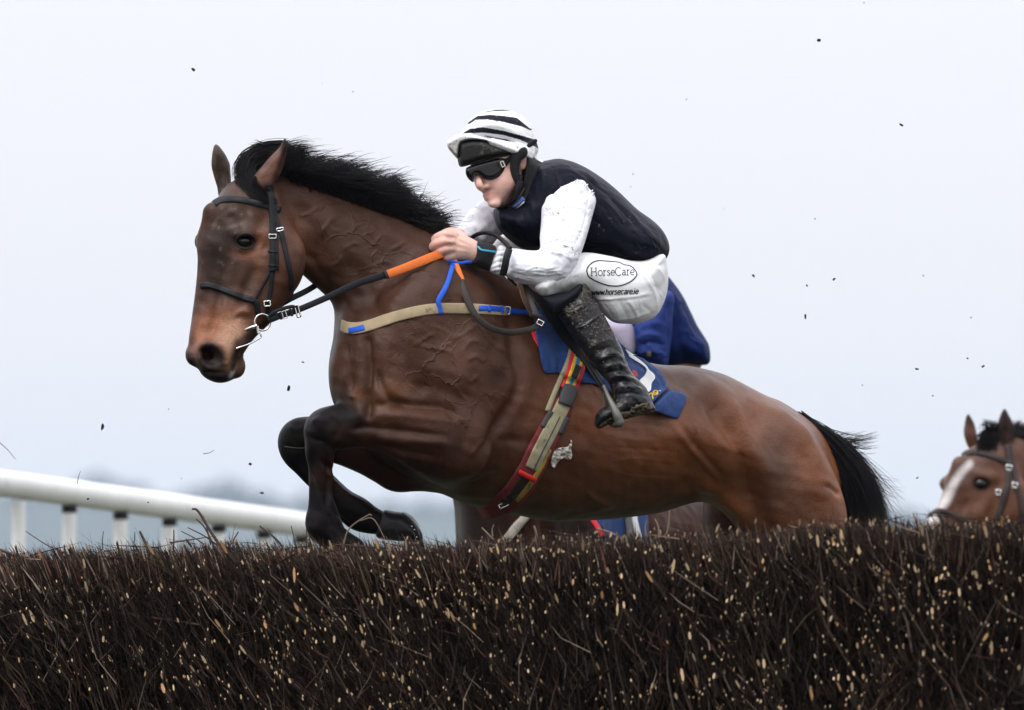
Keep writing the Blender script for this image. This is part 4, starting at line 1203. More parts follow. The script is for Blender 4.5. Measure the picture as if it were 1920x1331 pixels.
def mane(rng, n=4200):
    LO = [(500, 322), (530, 334), (580, 354), (626, 369), (672, 386), (718, 402), (764, 419), (812, 440)]
    TP = [(505, 276), (541, 268), (580, 268), (615, 290), (655, 297), (695, 305), (730, 322), (758, 336), (786, 360), (815, 396)]
    nc = 110
    cs = np.sort(rng.uniform(-0.02, 1.0, nc)); cl = rng.normal(0, 1, (nc, 3))
    ci = rng.integers(0, nc, n)
    s = np.clip(cs[ci] + rng.normal(0, 1, n) * np.interp(cs[ci], [0, 0.6, 0.8, 1], [0.014, 0.012, 0.006, 0.004]), 0, 1)
    lo, tp = pl(LO, s), pl(TP, s)
    q = rng.random(n) ** 1.3
    root = lo * (1 - 0.5 * q[:, None]) + tp * 0.5 * q[:, None]
    off = np.interp(s, [0, 0.5, 0.72, 1], [62, 52, 32, 26]) + 9 * cl[ci, 1] + rng.normal(0, 6, n)
    tipx = tp[:, 0] + off
    TPa, LOa = np.array(TP + [(862, 424)], float), np.array(LO + [(862, 470)], float)
    ln = np.clip(0.74 + np.interp(s, [0, 0.5, 1], [0.09, 0.13, 0.24]) * cl[ci, 0] + rng.normal(0, 0.11, n), 0.35, 1.15)
    yt, yb = np.interp(tipx, TPa[:, 0], TPa[:, 1]), np.interp(tipx, LOa[:, 0], LOa[:, 1])
    tip = np.stack([tipx, yb + (yt - yb) * ln], 1)
    tip[:, 0] += 16 * np.clip(s - 0.75, 0, 1) * 4 * rng.random(n)
    tip[:, 1] += 4 * cl[ci, 2] + np.where(rng.random(n) < 0.25, 6, 0)
    base = np.arange(n) < 1300
    s = np.where(base, rng.uniform(0, 1, n), s); lo, tp = pl(LO, s), pl(TP, s); root = lo * (1 - 0.5 * q[:, None]) + tp * 0.5 * q[:, None]
    tip = np.where(base[:, None], lo + (tp - lo) * np.clip(0.60 + rng.normal(0, 0.12, n), 0.3, 1)[:, None] + np.stack([24 + rng.normal(0, 5, n), 12 + 0 * s], 1), tip)
    wisp = rng.random(n) < np.interp(s, [0, 0.6, 0.8, 1], [0.03, 0.04, 0.16, 0.16])
    tip[wisp] += np.stack([rng.uniform(6, 34, n), rng.uniform(-22, 2, n)], 1)[wisp]
    surf = np.array([H_SKIN.depth(a, b, np.nan) for a, b in root])
    dm = dmid(root[:, 0]) - 2
    d0 = np.where(np.isnan(surf), dm - 26 * rng.random(n), np.minimum(surf - 1.5, dm + 5))
    lie = (1 - q) * 4
    c1 = root + np.stack([2 + rng.normal(0, 2, n), (yt - root[:, 1]) * 0.55 * ln + rng.normal(0, 2, n)], 1)
    c2 = tip + np.stack([-0.62 * off + rng.normal(0, 4, n), -3 - 3 * cl[ci, 2] + rng.normal(0, 3, n)], 1)
    dt = dm - 24 + rng.normal(0, 16, n)
    lim = np.where(root[:, 0] < 548, -236.0, -900.0)          # behind the near ear
    d0 = np.maximum(d0, lim); dt = np.maximum(dt, lim)
    P = np.stack([np.column_stack([root, d0]), np.column_stack([c1, np.minimum(d0, dt) - 5 - lie]), np.column_stack([c2, dt - 6]), np.column_stack([tip, dt])], 1)
    return strands(bez(P, 9), rng.uniform(0.5, 1.15, n))
rm = np.random.default_rng(31)
V, Q = mane(rm)
put('mane', V, Q, mat=M_HAIR, parent=H_ROOT)

def forelock(rng, n=1300):
    t = rng.random(n)
    root = np.stack([540 - 34 * t + rng.normal(0, 3, n), 270 + 52 * t + rng.normal(0, 3, n)], 1)
    c1 = root + np.stack([-58 + 22 * t, -4 - 6 * t], 1) + rng.normal(0, 3, (n, 2))
    c2 = np.stack([434 + 44 * t + rng.normal(0, 4, n), 286 + 34 * t + rng.normal(0, 4, n)], 1)
    e = rng.random(n)
    end = np.stack([431 + 75 * t * 0.8 + 26 * e, 330 + 30 * e + 20 * t + rng.normal(0, 5, n)], 1)
    end[:, 1] = np.minimum(end[:, 1], 372 + (end[:, 0] - 430) * 0.12)
    fly = rng.random(n) < 0.05
    end[fly] = (c1 + np.stack([-8 * rng.random(n), -6 * rng.random(n)], 1))[fly]; c2[fly] = (c1 + [12, 0])[fly]
    es = H_SKIN.depths(end, 3, smooth=0, default=-240)
    es = np.where(fly, -225, np.clip(es, -300, -215))
    P = np.stack([np.column_stack([root, np.full(n, -216) + rng.normal(0, 6, n)]), np.column_stack([c1, -218 + rng.normal(0, 8, n)]),
                  np.column_stack([c2, -230 + rng.normal(0, 8, n)]), np.column_stack([end, es])], 1)
    # second fall, drawn across the brow under the near ear
    m = 500
    t = rng.random(m)
    r2 = np.stack([440 + 40 * t, 330 + 12 * rng.random(m)], 1); e2 = np.stack([490 + 32 * rng.random(m), 372 + 14 * rng.random(m)], 1)
    c = (r2 + e2) / 2 + np.stack([rng.normal(-6, 3, m), rng.normal(8, 4, m)], 1)
    ds = lambda A: np.array([H_SKIN.depth(a, b, -240) for a, b in A]) - 3 - 2.5 * rng.random(m)
    P2 = np.stack([np.column_stack([r2, ds(r2)]), np.column_stack([r2 * 0.4 + c * 0.6, ds(r2 * 0.4 + c * 0.6)]), np.column_stack([e2 * 0.4 + c * 0.6, ds(e2 * 0.4 + c * 0.6)]), np.column_stack([e2, ds(e2)])], 1)
    return strands(bez(np.vstack([P, P2]), 10), rng.uniform(0.5, 1.05, n + m))
V, Q = forelock(rm)
put('forelock', V, Q, mat=M_HAIR, parent=H_ROOT)

def tail(rng, n=3200):
    t = rng.random(n)
    nc = 70; cl = rng.normal(0, 1, (nc, 4)); ci = np.minimum((t * nc).astype(int), nc - 1)
    root = np.stack([1498 + 34 * (1 - t) + rng.normal(0, 3, n), 776 + 34 * (1 - t) + rng.normal(0, 3, n)], 1)
    c1 = pl([(1560, 850), (1568, 812)], t) + rng.normal(0, 5, (n, 2))
    c2 = pl([(1588, 930), (1628, 842)], t) + cl[ci, :2] * 5 + rng.normal(0, 5, (n, 2))
    end = pl([(1598, 1060), (1672, 990)], t) + cl[ci, 2:] * [7, 20] + rng.normal(0, 6, (n, 2)) + np.stack([np.zeros(n), 40 * rng.random(n)], 1)
    short = rng.random(n) < 0.22
    k = rng.uniform(0.5, 0.8, n)[:, None]
    end = np.where(short[:, None], c2 + (end - c2) * k + np.stack([rng.uniform(0, 16, n), rng.uniform(-8, 0, n)], 1), end)
    fl = (rng.random(n) < 0.03)
    end[fl] = np.stack([rng.uniform(1590, 1650, n), rng.uniform(806, 850, n)], 1)[fl]; c2[fl] = (end + [-30, 8])[fl]
    wi = (rng.random(n) < 0.02) & ~fl
    end[wi] = np.stack([rng.uniform(1670, 1700, n), rng.uniform(900, 985, n)], 1)[wi]
    d = 216 + rng.normal(0, 14, n)
    P = np.stack([np.column_stack([root, np.full(n, 214.0)]), np.column_stack([c1, d + 14]), np.column_stack([c2, d + 20 + 10 * cl[ci, 0]]), np.column_stack([end, d + 24 + rng.normal(0, 14, n)])], 1)
    return strands(bez(P, 12), rng.uniform(0.5, 1.15, n))
V, Q = tail(rm)
put('tail', V, Q, mat=M_HAIR, parent=H_ROOT)

V, Q = uvsphere((459, 453, -276), (14, 12.5, 12.5), 24, 14)
put('eye', V, Q, mat=M_EYE, parent=H_ROOT)
V, Q = uvsphere((377, 455, -212), (6, 7, 7), 14, 10)
put('eye', V, Q, mat=M_EYE, parent=H_ROOT)

M_LID = mat('eyelid_skin', (0.016, 0.011, 0.010), 0.45)
ld = lambda x, y: H_SKIN.depth(x, y, -285) - 1.5
for lp_, r_ in (([(441, 456), (446, 446), (456, 439.5), (467, 440), (475, 446), (479, 454)], 3.0), ([(442, 457), (449, 464), (460, 467), (471, 464), (478, 456)], 2.2)):
    C = catmull(np.array([(x, y, min(ld(x, y), -286)) for x, y in lp_], float), 5)
    V, Q = tube_mesh(C, r_ * np.sin(np.linspace(0.35, math.pi - 0.35, len(C))), 8); put('eyelid', V, Q, mat=M_LID, parent=H_ROOT)

f = Field(695, 800, 945, 1025, -125, -20, 2.0)
f.poly([(714, 962), (722, 955), (740, 958), (758, 961), (776, 976), (789, 999), (787, 1012), (762, 1014), (730, 1012), (706, 1006), (704, 985)], 22, 28, (-75, 0, 0), k=4, blur=2, smooth=4)
V, Q = f.mesh(2)
s = Sculpt(V, Q); s.stroke([(722, 956), (716, 980), (708, 1006)], 4, 2.5, False); s.stroke([(746, 960), (744, 985), (742, 1012)], 3, -1)
hoof = put('hoof', s.done(), Q, mat=M_HOOF, parent=H_ROOT)
sh = catmull(np.array([(756, 960, -80), (772, 970, -94), (784, 986, -100), (790, 1001, -98), (789, 1013, -90), (784, 1016, -78)], float), 6)
V, Q = tube_mesh(sh, 2.4, 8)
shoe = put('horseshoe', V, Q, mat=mat('worn_shoe', (0.5, 0.5, 0.48), 0.35, metal=1.0), parent=hoof)
for p in [(772, 986), (777, 992), (781, 1006)]:
    V, Q = uvsphere((p[0], p[1], -103), 1.7, 8, 6)
    put('nail', V, Q, mat=M_STEEL, parent=hoof)
f = Field(640, 710, 1000, 1075, -275, -185, 2.5)
f.poly([(650, 1020), (672, 1014), (690, 1030), (702, 1052), (696, 1064), (670, 1062), (652, 1048)], 22, 28, (-229, 0, 0), k=4, blur=2, smooth=4)
V, Q = f.mesh(2)
put('hoof', V, Q, mat=M_HOOF, parent=H_ROOT)
# lather worked up behind the girth
def lather(P, seed):
    dm = H_SKIN.depth_map(1000, 1090, 800, 900, 5, 1, 1.5)
    def sc(s): s.noise(7, 1.6, seed)
    return sheet(P, dm, 1.3, 1.5, smooth=3, sculpt=sc)
M_FOAM = mat('white_lather', (0.48, 0.46, 0.43), 0.7, bump=0.5, bump_scale=300, mud=0.9, mud_scale=70, mud_size=0.53, mud_col=(0.13, 0.065, 0.035))
V, Q = lather([(1040, 842), (1052, 838), (1066, 836), (1070, 826), (1066, 824), (1073, 824), (1071, 840), (1073, 852), (1066, 862), (1056, 858), (1046, 866), (1040, 876), (1033, 872), (1034, 858)], 3)
put('lather', V, Q, mat=M_FOAM, parent=H_ROOT)

# ------------------------------------------------------------------ bridle
bridle = empty('bridle', at(480, 470, -280), 'black leather bridle with plain browband and steel ring bit on the leading horse', 'bridle')
def strap(name, pts, w, parent, m=M_LEATHER, thick=3, lift=1.5, skin=H_SKIN, tail=None, step=4, **kw):
    V, Q = strap_on(skin, pts, w, thick, lift, step, tail=tail, **kw)
    return put(name, V, Q, mat=m, parent=parent)
strap('browband', [(526, 395), (500, 387), (470, 379), (440, 374), (415, 375), (402, 381)], 11, bridle, tail=[(395.5, 388, -215), (394, 392, -185)])
strap('headpiece', [(505, 346), (507, 366), (510, 385), (511, 400)], 13, bridle, thick=3.5)
cheek = strap('cheekpiece', [(507, 352), (510, 390), (511, 444), (511, 480), (510, 511)], 11, bridle, thick=4, lift=3.2)
strap('cheekpiece', [(511, 500), (508, 540), (504, 566), (501, 590)], 8, bridle, thick=4, lift=2.4)
strap('keeper', [(503, 472), (511, 473), (519, 473)], 4, cheek, thick=4, lift=5); strap('keeper', [(503, 498), (511, 499), (518, 499)], 4, cheek, thick=4, lift=5)
thr = strap('throatlash', [(513, 395), (520, 418), (528, 440), (537, 478), (543, 505), (547, 525), (547, 545)], 9, bridle, thick=3.5, lift=2.2, tail=[(545, 556, -225), (540, 560, -190)])
strap('throatlash', [(511, 396), (516, 440), (518, 480), (518, 508)], 8, bridle, thick=3, lift=2)
strap('noseband', [(484, 590), (482, 575), (476, 565), (451, 557), (418, 544), (392, 536), (378, 536)], [10, 11, 12, 13, 13, 13, 13], bridle, thick=5, lift=2.4, tail=[(371, 539, -225), (370, 543, -195)])
strap('noseband_padding', [(476, 567), (451, 559), (418, 546), (392, 538), (380, 538)], 5, bridle, thick=4.5, lift=4.6, tail=[(370.5, 540.5, -227), (369, 544, -195)])
strap('noseband_hanger', [(506, 512), (496, 530), (484, 552), (477, 565)], 5, bridle, thick=3, lift=1.8)
def buckle(x, y, d, w, h, ang, parent, r=1.2, name='buckle', m=M_STEEL):
    c, s_ = math.cos(R(ang)), math.sin(R(ang))
    P = []
    for u, v in [(-1, -1), (0, -1), (1, -1), (1, 0), (1, 1), (0, 1), (-1, 1), (-1, 0)]:
        a, b = u * w / 2, v * h / 2
        P.append((x + a * c - b * s_, y + a * s_ + b * c, d))
    P = catmull(np.array(P, float), 4, True)
    V, Q = tube_mesh(P, r, 6, True)
    return put(name, V, Q, mat=m, parent=parent)
dh = lambda x, y: H_SKIN.depth(x, y, -280)
buckle(511, 444, dh(511, 444) - 6, 13, 7, 0, cheek); buckle(525, 431, dh(525, 431) - 5, 12, 5, -12, thr)
buckle(501, 570, dh(501, 570) - 6, 11, 9, -6, bridle, 1.5)
# bit: near ring, cheek bar, curb link
bd = dh(489, 603) - 6
ring = [(492 + 14.5 * math.cos(a), 605 + 15.5 * math.sin(a), bd - 2 + 3 * math.cos(a)) for a in np.linspace(0, 2 * math.pi, 28, endpoint=False)]
V, Q = tube_mesh(np.array(ring), 2.1, 8, True); bit = put('bit_ring', V, Q, mat=M_STEEL, parent=bridle)
V, Q = tube_mesh(catmull(np.array([(481, 612, bd - 3), (470, 615, bd - 4), (458, 620, bd - 1), (449, 624, bd + 6)], float), 5), np.linspace(4.6, 1.2, 16), 10)
put('bit_bar', V, Q, mat=M_STEEL, parent=bit)
V, Q = tube_mesh(catmull(np.array([(482, 612, bd - 4), (483, 618, bd - 4), (484, 626, bd - 4)], float), 5), 2.8, 8); put('bit_hook', V, Q, mat=M_STEEL, parent=bit)
V, Q = tube_mesh(catmull(np.array([(486, 622, bd - 4), (489, 628, bd - 5), (488, 634, bd - 5), (478, 640, bd - 8), (464, 647, bd - 12), (452, 651, bd - 14), (443, 654, bd - 14)], float), 5), 1.7, 8)
put('lip_strap', V, Q, mat=M_STEEL, parent=bit)
V, Q = tube_mesh(np.array([(527 + 6 * math.cos(a), 566 + 4 * math.sin(a), -205) for a in np.linspace(0, 6.28, 16, endpoint=False)]), 1.3, 6, True)
put('bit_ring', V, Q, mat=M_STEEL, parent=bridle)

# ------------------------------------------------------------------ reins
M_ORANGE = mat('orange_rubber_grip', (0.72, 0.165, 0.030), 0.5, bump=0.4, bump_scale=500, vary=0.12, vary_scale=60)
reins = empty('reins', at(700, 520, -240), 'black leather reins with orange rubber grips held in the jockeys hands', 'reins')
def free_strap(name, pts, w, m, parent, thick=2.5, side=None, n=8):
    C = catmull(np.asarray(pts, float), n)
    if side is not None: side = np.repeat([side], len(C), 0)
    V, Q = ribbon(C, w / 2 if np.isscalar(w) else np.interp(np.linspace(0, 1, len(C)), np.linspace(0, 1, len(w)), np.asarray(w) / 2), thick, side)
    return put(name, V, Q, mat=m, parent=parent)
rein = free_strap('near_rein', [(502, 601, bd - 4), (516, 596, bd - 2), (530, 591, -276), (556, 583, -272), (610, 560, -262), (668, 533, -250), (726, 515, -240)], [14, 13, 12, 11.5, 12, 13, 14], M_LEATHER, reins, 3)
free_strap('rein_loop', [(504, 594, bd - 7), (520, 583, bd - 7), (545, 576, -280), (557, 578, -276)], 7, M_LEATHER, rein)
free_strap('keeper', [(524, 586, -284), (526, 592, -284), (528, 600, -284)], 5, M_LEATHER, rein); free_strap('keeper', [(543, 580, -280), (546, 587, -280), (548, 594, -280)], 5, M_LEATHER, rein)
buckle(533, 590, -283, 7, 15, -18, rein, 1.0); buckle(558, 584, -277, 6, 22, -14, rein, 1.5)
free_strap('orange_grip', [(724, 516, -242), (752, 506, -237), (785, 493, -226), (812, 482, -208), (834, 474, -190)], [15, 16, 17, 17, 16], M_ORANGE, reins, 4)
free_strap('grip_binding', [(722, 517, -245), (727, 515, -244)], 16.5, M_BLEATHER, reins, 4.5)
free_strap('far_rein', [(520, 575, -205), (545, 561, -200), (575, 546, -186), (598, 532, -150), (650, 500, -48), (720, 468, -8), (790, 440, 0)], 11, M_LEATHER, reins, 3)
free_strap('orange_grip', [(780, 444, -4), (806, 436, -40), (828, 430, -84), (842, 434, -112), (850, 446, -140)], [16, 17, 18, 18, 16], M_ORANGE, reins, 4)
free_strap('orange_grip', [(846, 474, -178), (850, 490, -186), (856, 508, -196), (863, 528, -206)], [15, 15, 17, 18], M_ORANGE, reins, 4)
lp = [(862, 526, -206), (866, 540, -216), (875, 560, -226), (889, 588, -236), (906, 606, -240), (926, 618, -240), (956, 624, -232), (986, 620, -218), (1004, 614, -206), (1013, 604, -196)]
free_strap('rein_end', lp, [17, 16, 14, 12, 12, 12, 12, 12, 12, 11], M_BLEATHER, reins, 2.5)
free_strap('rein_end', [(984, 530, -150), (990, 552, -172), (999, 575, -190), (1005, 592, -198), (1010, 604, -199)], [10, 11, 11, 12, 12], M_BLEATHER, reins, 3)
free_strap('rein_keeper', [(997, 590, -204), (1006, 592, -206), (1014, 596, -205)], 9, M_BLEATHER, reins, 3)
buckle(1013, 606, -206, 11, 8, 28, reins, 1.3)

# ------------------------------------------------------------------ breast girth and neck strap
M_BLUE = mat('blue_biothane', (0.012, 0.085, 0.50), 0.4, vary=0.12, vary_scale=50)
M_BEIGE = mat('beige_elastic', (0.34, 0.265, 0.165), 0.75, bump=0.5, bump_scale=420, vary=0.10, vary_scale=40, mud=0.6, mud_scale=55, mud_size=0.66, mud_col=(0.12, 0.085, 0.05))
H2 = H_SKIN
bg = empty('breast_girth', at(800, 590, -230), 'beige elastic breast girth with blue straps round the leading horses chest', 'breast girth')
band = strap('chest_band', [(950, 584), (900, 580.5), (856, 579), (819, 579.5), (780, 585), (735, 596.5), (692, 611), (668, 616), (650, 615)], [17, 19, 20, 20, 20, 20, 20, 21, 22], bg, M_BEIGE, 3.5, 1.6,
             tail=[(640, 611, dmid(640) - 62), (637, 606, dmid(637) - 10), (642, 600, dmid(640) + 40)])
strap('blue_tab', [(654, 621), (668, 618.5), (683, 614.5)], 10, band, M_BLUE, 3.5, 4.5)
strap('blue_billet', [(898, 578.5), (920, 579), (943, 581)], 10, band, M_BLUE, 3.5, 4.5)
strap('keeper', [(917, 573), (918, 579), (919, 585)], 5, band, M_BLUE, 3.5, 7)
strap('keeper', [(940, 574), (941, 581), (942, 588)], 6, band, M_BLUE, 3.5, 7)
buckle(952, 583, dh(952, 583) - 6, 8, 13, 6, band, 1.2)
strap('blue_billet', [(950, 583), (975, 585.5), (1003, 588), (1030, 591)], 8, bg, M_BLUE, 3, 3.5)
ns = strap('neck_strap', [(852, 488), (846, 508), (840, 528), (831, 548), (822, 565), (824, 578), (826, 590)], [9, 9, 9, 10, 10, 10, 10], bg, M_BLUE, 3, 4.5, across=False)
free_strap('neck_strap', [(820, 488, -186), (832, 491, -190), (845, 490, -190), (862, 494, -190), (876, 492, -188), (884, 492, -184)], 6, M_BLUE, bg, 3)
# ------------------------------------------------------------------ saddle cloth, saddle, girth
M_NAVYCLOTH = mat('navy_saddle_cloth', (0.014, 0.045, 0.165), 0.7, bump=0.4, bump_scale=380, bump2=0.12, bump2_scale=30, vary=0.14, vary_scale=25, sheen=0.08)
M_WHITEPRINT = mat('white_print', (0.78, 0.78, 0.77), 0.6)
M_YELLOW = mat('yellow_stitching', (0.72, 0.47, 0.06), 0.6)
M_RED = mat('red_webbing', (0.62, 0.030, 0.055), 0.65, bump=0.4, bump_scale=400, vary=0.15, vary_scale=60)
M_DARKRED = mat('dull_red_edging', (0.17, 0.026, 0.028), 0.7, bump=0.4, bump_scale=400, vary=0.2, vary_scale=60)
M_YELLOWWEB = mat('yellow_webbing', (0.78, 0.47, 0.03), 0.65, bump=0.4, bump_scale=400, vary=0.15, vary_scale=60)
M_CYANWEB = mat('blue_webbing', (0.02, 0.22, 0.44), 0.65, bump=0.4, bump_scale=400)
M_GIRTHELASTIC = mat('girth_elastic', (0.33, 0.30, 0.19), 0.75, bump=0.5, bump_scale=420, vary=0.12, vary_scale=40, mud=0.6, mud_scale=60, mud_size=0.66, mud_col=(0.09, 0.075, 0.05))
M_GREYPAD = mat('grey_pad', (0.055, 0.055, 0.06), 0.6, bump=0.3, bump_scale=300)

dm_s = H_SKIN.depth_map(985, 1300, 540, 800, 6, 1.6, 6)
def cloth_d(X, Y):
    d = dm_s(X, Y)
    X, Y = np.broadcast_arrays(np.asarray(X, float), np.asarray(Y, float))
    d = d - 4 * np.sin((X - 1000) * 0.075 + (Y - 600) * 0.02) * np.clip((Y - 600) / 80, 0, 1)
    # turned-up rear corner
    q = ((X - 1216) * (722 - 762) - (Y - 762) * (1256 - 1216)) / math.hypot(40, 40)      # distance from the crease (below it positive)
    q = -q
    fl = np.clip(q, 0, 60)
    d = d - np.where(q > 0, 26 * np.clip(q / 8, 0, 1) - fl * 0.55, 22 * np.exp(-(q / 16) ** 2) * np.clip((X - 1180) / 40, 0, 1))
    return d
CLOTH = [(1000, 596), (1004, 625), (1011, 660), (1020, 697), (1040, 699), (1056, 701), (1076, 712), (1095, 718), (1120, 721), (1160, 745), (1200, 764), (1236, 773), (1268, 785), (1276, 775),
         (1288, 742), (1272, 733), (1256, 728), (1250, 714), (1244, 702), (1236, 692), (1226, 684), (1206, 671), (1184, 661), (1166, 646), (1140, 618), (1110, 590), (1060, 560), (1010, 560)]
def cloth_sc(s):
    s.stroke([(1022, 640), (1036, 670), (1044, 698)], 6, 4); s.stroke([(1040, 600), (1060, 640), (1070, 690)], 7, 4); s.stroke([(1008, 640), (1016, 670), (1024, 696)], 3, -2)
    s.stroke([(1200, 672), (1226, 700), (1238, 726)], 5, 3); s.stroke([(1222, 690), (1238, 712), (1244, 726)], 3, -3); s.stroke([(1150, 700), (1190, 740), (1230, 764)], 6, -3)
    s.stroke([(1023, 692), (1050, 694), (1080, 706)], 2.5, -1.2); s.noise(14, 0.5, 8)
V, Q = sheet(CLOTH, cloth_d, 3.2, 2.5, sculpt=cloth_sc, smooth=2)
cloth = put('saddle_cloth', V, Q, mat=M_NAVYCLOTH)
tag(cloth, 'navy saddle cloth with part of a white number and yellow lettering under the jockeys boot', 'saddle cloth')
C_SKIN = Skin((V, Q))
def print_on(name, P, skin, m, parent, lift=1.0, h=1.2, smooth=3, thick=0.9):
    P = np.asarray(P, float)
    dm = skin.depth_map(P[:, 0].min() - 10, P[:, 0].max() + 10, P[:, 1].min() - 10, P[:, 1].max() + 10, 3, 0.8, lift)
    V, Q = sheet(P, dm, thick, h, smooth=smooth, blur=0.5)
    return put(name, V, Q, mat=m, parent=parent)
print_on('white_number', [(1172, 655), (1186, 664), (1199, 673), (1212, 684), (1217, 692), (1226, 700), (1228.5, 708), (1222, 717), (1221, 728), (1218, 733), (1213, 734), (1208, 724), (1198, 714), (1208, 703), (1212, 692), (1202, 682), (1189, 674), (1179, 667)], C_SKIN, M_WHITEPRINT, cloth)
print_on('red_print', [(1183, 694), (1190, 693), (1196, 700), (1195, 706), (1189, 706), (1183, 701)], C_SKIN, mat('red_print', (0.35, 0.05, 0.04), 0.7), cloth)
def ink(name, polylines, w, skin, m, parent, lift=1.0, thick=0.8, step=1.5):
    ms = []
    for p in polylines:
        p = np.asarray(p, float)
        ms.append(strap_on(skin, p, w, thick, lift, step, n=5, across=False))
    V, Q = merge(*ms)
    return put(name, V, Q, mat=m, parent=parent, smooth=False)
ink('yellow_letter_r', [[(1216, 742), (1221, 736), (1223, 739), (1224, 747)], [(1217, 741), (1219, 737), (1222, 736)]], 2.6, C_SKIN, M_YELLOW, cloth, 1.2)
ink('yellow_letter_e', [[(1225, 735), (1231, 736), (1233, 733), (1229, 731), (1225, 734), (1226, 738), (1230, 739), (1234, 736)]], 2.4, C_SKIN, M_YELLOW, cloth, 1.2)
ink('white_mark', [[(1235, 732), (1239, 731.5)]], 1.8, C_SKIN, M_WHITEPRINT, cloth, 1.2)
M_HEM = mat('hem_thread', (0.03, 0.07, 0.22), 0.8)
for hp in ([(1022, 692), (1054, 695), (1074, 706), (1094, 713)], [(1244, 727), (1238, 712), (1226, 694), (1208, 679)]): ink('hem', [hp], 1.0, C_SKIN, M_HEM, cloth, 0.6)
dm_u = H_SKIN.depth_map(985, 1060, 580, 720, 6, 1.2, 2.5)
V, Q = sheet([(999, 612), (996, 626), (1002, 640), (1012, 656), (1022, 662), (1022, 610)], dm_u, 2.0, 2.5, smooth=3)
ul = put('saddle_pad', V, Q, mat=M_RED); tag(ul, 'red edge of a pad showing in front of the navy saddle cloth', 'saddle pad')

saddle = empty('saddle', at(1080, 600, -100), 'black racing saddle under the white breeched jockey with its stirrup hanging', 'saddle')
dm_f = C_SKIN.depth_map(985, 1160, 540, 740, 6, 1.6, 8)
V, Q = sheet([(985, 532), (1000, 545), (1030, 566), (1052, 590), (1076, 624), (1098, 660), (1124, 700), (1132, 712), (1122, 712), (1100, 690), (1076, 664), (1050, 634), (1030, 606), (1010, 578), (992, 556)], dm_f, 5, 2.5, smooth=3)
put('flap', V, Q, mat=M_LEATHER, parent=saddle)
dm_g = H_SKIN.depth_map(960, 1040, 510, 640, 6, 1.2, 9)
V, Q = sheet([(968, 528), (973, 545), (977, 560), (985, 578), (995, 596), (1003, 596), (996, 578), (992, 556), (990, 536), (984, 526)], dm_g, 3, 2.2, smooth=3)
put('knee_roll', V, Q, mat=mat('tan_flap_edge', (0.16, 0.10, 0.07), 0.6, vary=0.25, vary_scale=60, mud=0.6, mud_scale=70, mud_size=0.6), parent=saddle)
f = Field(980, 1240, 515, 690, -150, 210, 5)
f.poly([(995, 545), (1040, 562), (1090, 585), (1120, 600), (1128, 620), (1110, 640), (1070, 625), (1010, 575)], 30, 100, (30, 0, 0), k=6)
V, Q = f.mesh(2); put('seat', V, Q, mat=M_LEATHER, parent=saddle)
free_strap('stirrup_leather', [(1088, 648, -150), (1104, 678, -160), (1122, 706, -172), (1134, 726, -180)], 7, M_LEATHER, saddle, 3)
free_strap('stirrup_leather', [(1094, 668, -146), (1108, 696, -158), (1122, 716, -166), (1132, 732, -172)], 6, M_LEATHER, saddle, 3)
M_IRON = mat('dull_stirrup_iron', (0.15, 0.145, 0.13), 0.5, metal=0.5, mud=0.7, mud_scale=60, mud_size=0.62, mud_col=(0.06, 0.05, 0.04))
f = Field(1115, 1190, 715, 810, -240, -130, 2.0)
f.tube3([(1133, 724, -181, 3.8), (1141, 744, -200, 4.8), (1149, 760, -210, 6.5), (1157, 777, -215, 8.5), (1162, 789, -214, 8.5)], k=4)
f.tube3([(1133, 724, -179, 4), (1136, 742, -166, 4), (1139, 765, -156, 5), (1142, 786, -152, 5)], k=4)
f.tube3([(1142, 788, -152, 6), (1152, 794, -185, 7), (1162, 793, -214, 7)], k=5)
V, Q = f.mesh(2)
put('stirrup_iron', V, Q, mat=M_IRON, parent=saddle)

girth = empty('girth', at(1020, 830, -130), 'elastic girth with red yellow and blue striped webbing around the leading horses barrel', 'girth')
HC = Skin((HV, HQ), (V * 0 + [0, 0, 9999], Q))
CL_ALL = Skin((HV, HQ), sheet(CLOTH, cloth_d, 3.2, 4.0, smooth=2))
gp = [(1094, 646), (1086, 668), (1078, 696), (1066, 730)]
w1 = strap('striped_webbing', gp, 33, girth, M_RED, 4, 4.0, CL_ALL)
strap('yellow_stripe', gp, 19, w1, M_YELLOWWEB, 2, 6.6, CL_ALL)
strap('blue_stripe', gp, 7, w1, M_CYANWEB, 1.5, 8.0, CL_ALL)
strap('girth_strap', [(1073, 644), (1068, 668), (1058, 694), (1042, 730), (1026, 770)], 9, girth, M_GIRTHELASTIC, 4, 4.5, CL_ALL)
lo_ = [(1058, 752), (1046, 778), (1030, 810), (1012, 845), (996, 878), (978, 908), (958, 932), (938, 947)]
low = strap('girth_band', lo_, [36, 42, 44, 46, 46, 46, 44, 38], girth, M_DARKRED, 5, 2.0, H_SKIN, tail=[(915, 955, -60), (900, 958, -20)])
strap('elastic_panel', [(1062, 745), (1048, 776), (1031, 810), (1012, 846), (996, 878)], [26, 28, 28, 27, 24], low, M_GIRTHELASTIC, 3, 6.0, H_SKIN)
strap('elastic_seam', [(1050, 780), (1036, 808), (1017, 846), (1001, 880)], 2, low, M_GREYPAD, 2, 8.0, H_SKIN)
strap('yellow_trim', [(1032, 842), (1014, 876), (992, 910), (968, 938)], [6, 8, 10, 9], low, mat('dull_yellow_trim', (0.30, 0.22, 0.045), 0.7, vary=0.2, vary_scale=60, mud=0.6, mud_scale=60), 3, 6.0, H_SKIN)
